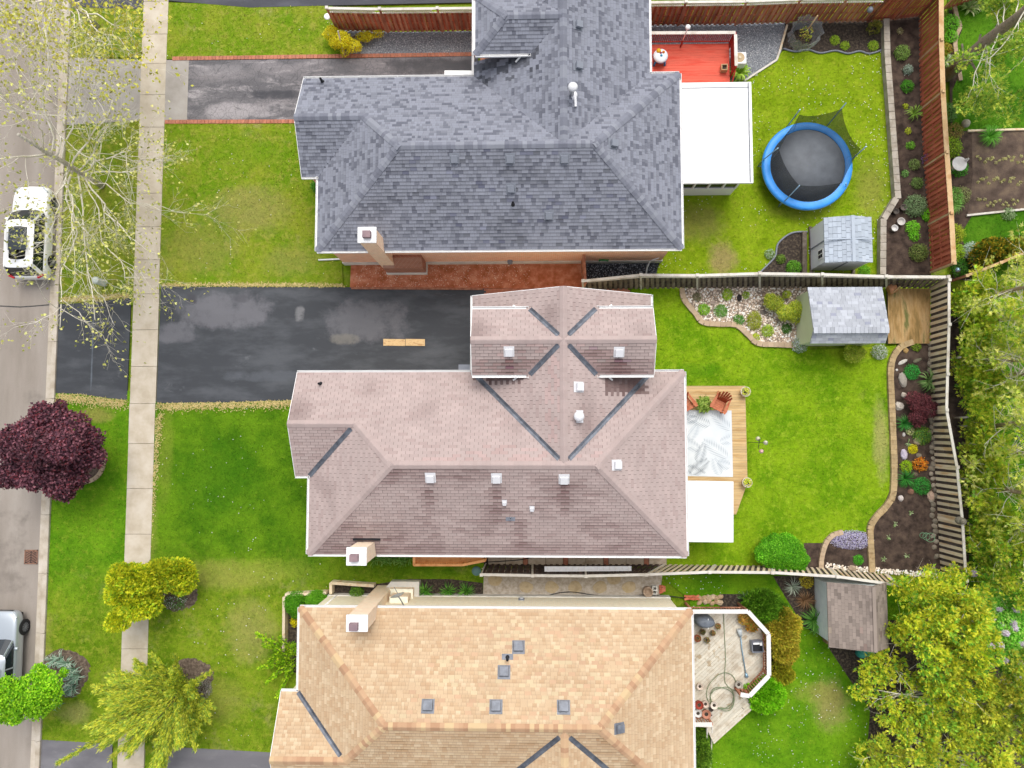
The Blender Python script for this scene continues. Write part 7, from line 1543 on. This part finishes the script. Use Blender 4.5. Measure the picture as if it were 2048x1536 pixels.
for px, py, z in ((120, 100, 4.5), (210, 110, 3.2), (60, 50, 5.5), (30, 120, 5.0), (250, 60, 3.0), (-20, 30, 6), (100, -40, 5.5), (200, -20, 4.0), (150, 60, 5.0), (20, -10, 7), (260, 110, 2.8)):
    lb_.append((C2+Vector((0, 0, max(1.8, z*.5))), Vector(G(px, py, z)), .045))
sparse_tree('yellow-budding tree with a thick pale trunk at the top left corner', TB2, lb_, ['#d6cc58', '#c6c04e', '#b6b84a'], 10000, [C2, C2+Vector((0, 0, 1.6)), C2+Vector((.1, .05, 3.4)), C2+Vector((0, .1, 5.2))], .12, 11, (6, 4, 4), 1.9)
# purple maple
FOL = 1.5
def maple():
    b = G(175, 925); t = thing('tree', 'dense purple-leaved maple overhanging the kerb and the road', 'tree', b, world=True); lobes = []
    for px, py, z, r in ((100, 890, 3.3, 1.15), (60, 870, 3.4, 1.0), (140, 860, 3.1, 1.0), (35, 910, 3.4, .95), (100, 930, 3.2, 1.1), (150, 910, 2.8, 1.0), (175, 880, 2.7, .75), (60, 945, 3.3, .95), (115, 965, 3.0, .9), (25, 945, 3.3, .8), (110, 840, 3.2, .7), (80, 830, 3.3, .7), (120, 895, 4.2, .9), (70, 900, 4.3, .9), (20, 880, 3.4, .8), (185, 915, 2.5, .6), (115, 812, 3.0, .35), (150, 955, 2.6, .6), (5, 955, 3.2, .6), (125, 985, 2.6, .5)):
        lobes.append(((*G(px, py, z)[:2], z-.2), (r*.8, r*.8, r*.62)))
    v, f, tt = broadleaf(lobes, 330, .15, .11, ['#5f3a45', '#744a54', '#4a2c38', '#875862', '#3c222c', '#6a3038'], None, .5, .2, .16, .55); leafobj('crown', t, v, f, tt, leafm)
    m = MB(); m.tube([b, Vector(b)+Vector((0, 0, 1.2)), Vector(b)+Vector((0, 0, 2.0))], [.11, .09, .07], 8); m.build('trunk', barkd, t); m = MB()
    for c, R_ in lobes: m.tube([Vector(b)+Vector((0, 0, 1.5)), (Vector(b)+Vector((0, 0, 2))).lerp(Vector(c), .5), c], [.05, .03, .01], 5)
    m.build('branches', barkd, t)
maple()
def small_tree():
    b = G(122, 1348); t = thing('tree', 'small bright green tree leaning over the silver car', 'tree', b, world=True); lobes = [((*G(px, py, z)[:2], z), (r*.84, r*.84, r*.68)) for px, py, z, r in ((60, 1385, 2.6, .9), (95, 1370, 2.3, .7), (30, 1400, 2.7, .75), (75, 1410, 2.4, .7), (15, 1375, 2.9, .6), (105, 1395, 2.1, .55), (30, 1430, 2.5, .5), (-15, 1400, 2.9, .7), (80, 1345, 2.4, .45), (128, 1345, 1.4, .22), (5, 1425, 2.7, .5))]
    v, f, tt = broadleaf(lobes, 420, .12, .08, ['#8cc81c', '#78b414', '#a4d82a', '#5f9c12'], None, .5, .18, .1, .5); leafobj('crown', t, v, f, tt, leafm)
    m = MB(); m.tube([b, Vector(b)+Vector((-.02, 0, 1.4)), lobes[0][0]], [.05, .04, .02], 7); m.build('trunk', barkc, t)
small_tree()
# row of limbed-up cedars beyond the striped fence
FOL = 2.5
CED = ['#a0b834', '#8aa82e', '#74982c', '#bcc440', '#57842a']
names = ('cedar with pale bare trunk nearest the fence corner', 'cedar with a twin pale trunk opposite the mossy platform', 'cedar with long white dead branches opposite the shed corner', 'cedar opposite the top of the long flower bed', 'cedar behind the burgundy barberry bush', 'cedar opposite the bright yellow cushion', 'cedar opposite the bare soil patch', 'cedar above the lilac bush at the right edge', 'cedar at the lower end of the striped fence')
for k, (px, py) in enumerate(((1940, 608), (1950, 655), (1940, 728), (1958, 760), (1950, 850), (1958, 905), (1952, 968), (1968, 1050), (1975, 1115))):
    random.seed(100+k); b = Vector(G(px, py)); t = thing('cedar_tree', names[k], 'tree', b, world=True); m = MB(); hgt = random.uniform(7.5, 9); top = b+Vector((random.uniform(-.3, .5), random.uniform(-.4, .4), hgt))
    pts = [b.lerp(top, u)+Vector((random.gauss(0, .06), random.gauss(0, .06), 0)) for u in np.linspace(0, 1, 8)]; m.tube(pts, np.linspace(.13, .03, 8), 7); m.build('trunk', barkc, t); m = MB(); tips = []
    for j in range(26):
        z = random.uniform(.9, hgt*.8); p = pts[min(6, int(z/hgt*7))].lerp(pts[min(7, int(z/hgt*7)+1)], z/hgt*7 % 1); a = random.uniform(0, 6.28)
        branch(m, p, (math.cos(a), math.sin(a), random.uniform(-.1, .7)), random.uniform(.9, 2.0), .028, 1, 2, (0, 3, 0), tips, .5, .08, .55, 5, .8, 4)
    for j in range(16):
        z = random.uniform(.8, 4.6); a = random.uniform(-2.4, 2.4) if j % 3 else random.uniform(2.2, 4.0); p = pts[min(6, int(z/hgt*7))]; ln = random.uniform(1.2, 2.8)*(.6 if j % 3 == 0 else 1)
        q = [p+Vector((0, 0, 0)), p+Vector((math.cos(a), math.sin(a), .25))*ln*.5+Vector((random.gauss(0, .1), random.gauss(0, .1), .1)), p+Vector((math.cos(a), math.sin(a), .55))*ln+Vector((random.gauss(0, .2), random.gauss(0, .2), random.gauss(.2, .3)))]
        m.tube(smoothline(q, 4), np.linspace(.024, .008, 9), 4, cap=False)
    for j in range(2):
        q = Vector(G(px+random.uniform(-20, 10), py+random.uniform(-18, 18), 1.2)); m.tube([(q.x, q.y, 0), tuple(q)], .05, 7)
    m.build('branches', twigp, t)
    T_ = [tuple(p) for p, d in tips if random.random() < .28]; lobes = [(p, (.30, .30, .2)) for p in T_]
    parts = [conifer(lobes, 34, .2, .03, ['#a8b04c', '#94a440', '#7e943a', '#b8ba60'], None, 6, 1.0, .05, .2, .1)]
    lobes = []
    for j in range(28):
        a = random.uniform(1.7, 4.6); r_ = random.uniform(.3, 1.45); lobes.append(((b.x+math.cos(a)*r_, b.y+math.sin(a)*r_*1.3, random.uniform(.7, 2.2)), np.array((.3, .34, .22))*random.uniform(.7, 1.3)))
    for j in range(6):
        a = random.uniform(0, 6.28); r_ = random.uniform(.5, 1.4); lobes.append(((b.x+math.cos(a)*r_, b.y+math.sin(a)*r_, random.uniform(2.2, hgt)), (.35, .35, .3)))
    lobes = [(c_, R_) for c_, R_ in lobes if c_[0] > 21.15 or c_[2] > 1.9]
    parts.append(conifer(lobes, 75, .2, .035, CED, [4, 3, 2, 3, 1], 6, .8, .2, .22, .15)); leafobj('crown', t, *merge(parts), needlem)
# golden cedars, lower right
FOL = 2.7
GC = ['#bcc02e', '#aab62a', '#94a82a', '#ccc838', '#76982e', '#58842c']
def big_cedar(label, base, lobes, hexes, per=95, weights=None, L_=.17, W_=.028):
    b = Vector(G(*base)); t = thing('cedar_tree', label, 'tree', b, world=True); Ls = [((*G(px, py, z)[:2], z-.1), (r, r, r*.8)) for px, py, z, r in lobes]
    Ls2 = []
    for c, R_ in Ls: Ls2 += lobes_of(c, R_, 16, .9, .27)
    leafobj('crown', t, *conifer(Ls2, per, L_, W_, hexes, weights, 7, .7, .4, .2, .2, 0, True), needlem); m = MB(); top = b+Vector((0, 0, max(l[2] for l in lobes)*.8)); m.tube([b, b.lerp(top, .5), top], [.16, .11, .05], 7); m.build('trunk', barkc, t); m = MB(); tips = []
    for c, R_ in Ls:
        s0 = b.lerp(top, random.uniform(.3, .9)); m.tube([s0, s0.lerp(Vector(c), .5)+Vector((0, 0, .1)), c], [.05, .03, .012], 5)
        for j in range(4): branch(m, s0.lerp(Vector(c), random.uniform(.3, .9)), (random.gauss(0, 1), random.gauss(0, 1), random.gauss(.2, .4)), random.uniform(.7, 1.4), .018, 1, 2, (0, 2, 0), tips, .5, 0, .6, 4, .8, 4)
    m.build('branches', twigp, t)
random.seed(55)
big_cedar('tall golden cedar crowding the brown-roofed shed', (1850, 1240), [(1850, 1190, 2.8, .95), (1890, 1215, 3.4, 1.1), (1820, 1205, 2.4, .7), (1800, 1170, 2.2, .45), (1925, 1190, 3.2, .9), (1870, 1265, 3.6, 1.1), (1925, 1260, 3.8, 1.15), (1830, 1255, 2.8, .8), (1800, 1270, 2.2, .65), (1950, 1305, 3.8, 1.0), (1880, 1320, 3.4, 1.1), (1930, 1230, 4.6, 1.0), (1860, 1155, 2.2, .5), (1905, 1155, 2.3, .6)], GC, 100, [4, 4, 3, 3, 2, 1])
big_cedar('golden cedar with bare inner stems behind the back lawn', (1850, 1370), [(1740, 1345, 1.7, .65), (1775, 1330, 2.0, .75), (1720, 1375, 1.5, .5), (1760, 1395, 1.6, .6), (1810, 1420, 1.9, .7), (1850, 1405, 2.4, .9), (1900, 1385, 2.8, 1.0), (1820, 1365, 2.0, .6), (1890, 1350, 3.2, .9), (1955, 1370, 3.0, .9)], GC, 90, [3, 4, 4, 2, 3, 2])
big_cedar('olive golden cedar at the bottom right edge', (1900, 1490), [(1780, 1465, 1.6, .75), (1830, 1480, 2.0, .95), (1740, 1510, 1.5, .65), (1890, 1470, 2.4, 1.0), (1950, 1455, 2.6, 1.1), (1800, 1525, 2.0, .9), (1870, 1530, 2.6, 1.1), (1950, 1525, 3.0, 1.2), (2010, 1480, 3.0, 1.1), (2030, 1540, 3.4, 1.2), (1750, 1545, 1.5, .7)], ['#aeb232', '#9ca830', '#bcb838', '#829a30', '#668a2e'], 90)
big_cedar('dull olive cedar behind the lilac at the right edge', (1990, 1380), [(2000, 1380, 3.0, 1.0), (2040, 1400, 3.4, 1.1), (2010, 1430, 3.0, 1.0), (1970, 1415, 2.6, .8), (2050, 1350, 3.6, 1.0)], ['#8a9430', '#768a2c', '#a09c34', '#5f782a'], 85)
big_cedar('green cedar at the lower end of the striped fence beyond it', (1985, 1140), [(1960, 1135, 1.6, .6), (1985, 1160, 2.2, .75), (2010, 1125, 2.8, .8), (2030, 1170, 3.2, .9), (1950, 1095, 1.6, .5), (2040, 1100, 3.4, .9)], CED, 90)
li = shrub('lilac bush with pale purple flower clusters at the right edge', [(1985, 1205, 1.9, .75, .8, .7), (2010, 1245, 2.2, .85, .9, .8), (2025, 1290, 2.3, .85, .9, .8), (1990, 1270, 1.9, .6, .7, .6), (2040, 1215, 2.4, .7, .7, .7), (1965, 1195, 1.6, .5, .5, .5), (2030, 1335, 2.2, .7, .6, .6)], ['#5f9c2c', '#74ae3a', '#4c8824', '#86b84c'], 420, .12, .075, base=(1960, 1240))
Ls = [((*G(px+random.uniform(-8, 8), py+random.uniform(-8, 8), z)[:2], z), (.13, .13, .17)) for px, py, z in ((1942, 1145, 1.9), (1955, 1200, 2.0), (1968, 1203, 2.2), (1985, 1230, 2.6), (1995, 1255, 2.6), (2020, 1245, 2.9), (2030, 1262, 2.9), (2005, 1290, 2.7), (1985, 1285, 2.4), (2040, 1330, 2.8), (2035, 1345, 2.8), (2010, 1325, 2.7), (2042, 1290, 3.0), (1975, 1255, 2.4), (2025, 1225, 2.8), (2000, 1360, 2.3), (2012, 1377, 2.3), (1990, 1215, 2.5), (2015, 1270, 2.9))]
leafobj('flower_clusters', li, *broadleaf(Ls, 1300, .06, .05, ['#b9a0c4', '#cbb8d4', '#a58cb4', '#d8cce0'], None, .3, .15, .08, .4), petalm)
# leaning pine beyond the red-stained fence
pb_ = Vector(G(1892, 152)); t = thing('pine_tree', 'pine with a thick grey trunk rising beyond the red-stained fence', 'tree', pb_, world=True); m = MB(); pts = [pb_, pb_+Vector((.03, 0, 1.5)), pb_+Vector((0, .05, 3.2)), pb_+Vector((.1, 0, 5.2)), pb_+Vector((.05, .05, 8.5))]; m.tube(pts, [.34, .3, .27, .22, .1], 10)
for z, a, l in ((1.6, 1.8, .8), (2.6, 1.4, .7), (1.9, -1.2, 1.0), (2.3, -2.2, .5), (3.0, -1.0, .5)): p0 = pb_+Vector((0, 0, z)); m.tube([p0, p0+Vector((math.cos(a)*l, math.sin(a)*l, .15))], [.07, .05], 6)
m.build('trunk', mk('pine_bark', [A('#9a8a78'), A('#ac9c8a'), A('#85766a')], scale=5, rough=.95, fine=.2, bump=.6), t); m = MB(); tips = []; random.seed(77)
for j in range(20):
    z = random.uniform(3.0, 8); a = random.uniform(-2.6, 1.9); branch(m, pb_+Vector((0, 0, z)), (math.cos(a), math.sin(a), random.uniform(-.35, .2)), random.uniform(1.6, 3.2), .035, 1, 2, (0, 5, 0), tips, .5, -.06, .55, 5, .8, 4)
m.build('branches', twigp, t); Ls = [(tuple(p), (.34, .34, .22)) for p, d in tips if random.random() < .62]
leafobj('crown', t, *conifer(Ls, 60, .16, .03, ['#8a9c3c', '#6f8a34', '#54782c', '#9ca840'], None, 6, 1.1, .1, .15, .1), needlem)

# ================================================================== GRASS
def grass():
    V_all = {}
    for poly, key, dens in LAWNS:
        P = np.array(poly); lo = np.maximum(P.min(0), (-26, -17.5)); hi = np.minimum(P.max(0), (27.5, 24.5))
        if (hi <= lo).any(): continue
        n = int((hi-lo).prod()*dens); q = rng.uniform(lo, hi, (n, 2)); q = q[inside_np(poly, q)]
        for c in COVER:
            cp = np.array(c); a, b = cp.min(0), cp.max(0); box = ((q >= a) & (q <= b)).all(1)
            if box.any():
                idx = np.where(box)[0]; ins = inside_np(c, q[idx]); keep = np.ones(len(q), bool); keep[idx[ins]] = False; q = q[keep]
        V_all.setdefault(key, []).append(q)
    lab = dict(front_a='yellowish spring grass of the lawn before the grey-roofed house', boul_a='patchy grass of the verge under the budding trees', front_b='dense dark green grass of the lawn before the pinkish-roofed house', front_c='mottled grass of the lawn before the tan-roofed house', boul_b='green grass of the verge beside the purple maple', back_a='yellow-green grass round the trampoline', back_b='lush bright grass of the middle back garden', back_c='deep green grass behind the octagonal deck', east='dark green grass of the garden beyond the fences')
    for key, qs in V_all.items():
        q = np.concatenate(qs); n = len(q); a = rng.uniform(0, 6.28, n); ln = rng.uniform(.03, .075, n); h = rng.uniform(.02, .055, n); w = rng.uniform(.008, .02, n)
        b = np.stack([q[:, 0], q[:, 1], np.full(n, .002)], 1); d = np.stack([np.cos(a)*ln, np.sin(a)*ln, h], 1); s = np.stack([-np.sin(a), np.cos(a), np.zeros(n)], 1)*w[:, None]
        V_ = np.stack([b-s, b+s, b+d], 1).reshape(-1, 3); F_ = np.arange(3*n).reshape(n, 3)
        tt = (1+rng.normal(0, .28, (n, 1)))*np.array([[1, 1, 1]])+rng.normal(0, .05, (n, 3)); tt = np.clip(tt, .4, 2.0)
        leafobj('grass', None, V_, F_, tt, LM[key], label=lab[key], cat='grass', kind='stuff')
    for key, name, dens, lb in (('back_a', 'clover_flowers', 9, 'tiny white clover flowers dotted over the trampoline lawn'), ('back_c', 'clover_flowers', 7, 'tiny white clover flowers dotted over the lawn behind the octagonal deck'), ('front_b', 'clover_flowers', 1.2, 'few tiny white flowers in the mottled front lawn'), ('front_a', 'clover_flowers', 1.2, 'few tiny white flowers in the yellowish front lawn')):
        q = np.concatenate(V_all[key]); k = np.array([mnoise.noise(Vector((x*.35, y*.35, 4))) for x, y in q[::12]]); q = q[::12][k > -.12]; n = min(len(q), int(len(q)*dens/16)); q = q[rng.permutation(len(q))[:n]]; r = rng.uniform(.012, .028, (n, 1))
        o = np.array([(1, 0), (.3, .95), (-.8, .6), (-.8, -.6), (.3, -.95)]); V_ = np.concatenate([q[:, None, :]+o[None]*r[:, None], np.full((n, 5, 1), .06)], 2).reshape(-1, 3)
        leafobj(name, None, V_, np.arange(5*n).reshape(n, 5), pal(['#f6f4e6', '#efe8b0', '#f2e65a'] if key == 'front_a' else ['#f6f4ea', '#eeeedc'], n, None, .05), petalm, label=lb, cat='flowers', kind='stuff')
grass()
def dead_grass(label, pts, n, sx=.12):
    "straw scattered along a line, thinning outwards"
    P = [Vector(G(*p)) for p in pts]; ls = [(b-a).length for a, b in zip(P, P[1:])]; tot = sum(ls); q = np.empty((n, 2))
    for i in range(n):
        u = random.random()*tot; k = 0
        while k < len(ls)-1 and u > ls[k]: u -= ls[k]; k += 1
        p = P[k].lerp(P[k+1], u/max(ls[k], 1e-6)); q[i] = (p.x+random.gauss(0, sx), p.y+random.gauss(0, sx))
    for c in COVER: q = q[~inside_np(c, q)]
    n = len(q); a = rng.uniform(0, 6.28, n); ln = rng.uniform(.05, .13, n); w = rng.uniform(.012, .03, n); b = np.stack([q[:, 0], q[:, 1], rng.uniform(.03, .05, n)], 1)
    d = np.stack([np.cos(a)*ln, np.sin(a)*ln, rng.uniform(0, .015, n)], 1); s = np.stack([-np.sin(a), np.cos(a), np.zeros(n)], 1)*w[:, None]
    leafobj('dead_grass', None, np.stack([b-s, b+s, b+d], 1).reshape(-1, 3), np.arange(3*n).reshape(n, 3), pal(['#c9b884', '#b9a76c', '#c4b780', '#a89c5c'], n, None, .12, .58), petalm, label=label, cat='grass', kind='stuff')
dead_grass('straw-coloured dead grass along the lower edge of the dark driveway', [(316, 810), (400, 810), (500, 807), (590, 804)], 2600, .16)
dead_grass('dead grass at the foot of the driveway apron beside the maple', [(116, 792), (180, 799), (250, 806)], 1300, .17)

dead_grass('dry grass along the upper edge of the dark driveway', [(325, 571), (500, 570), (690, 571)], 1500, .06); dead_grass('dry grass beside the sidewalk on the middle front lawn', [(318, 830), (306, 980), (292, 1100)], 1200, .12)
dead_grass('dry grass edging the verge apron under the budding tree', [(125, 600), (258, 592)], 900, .08)
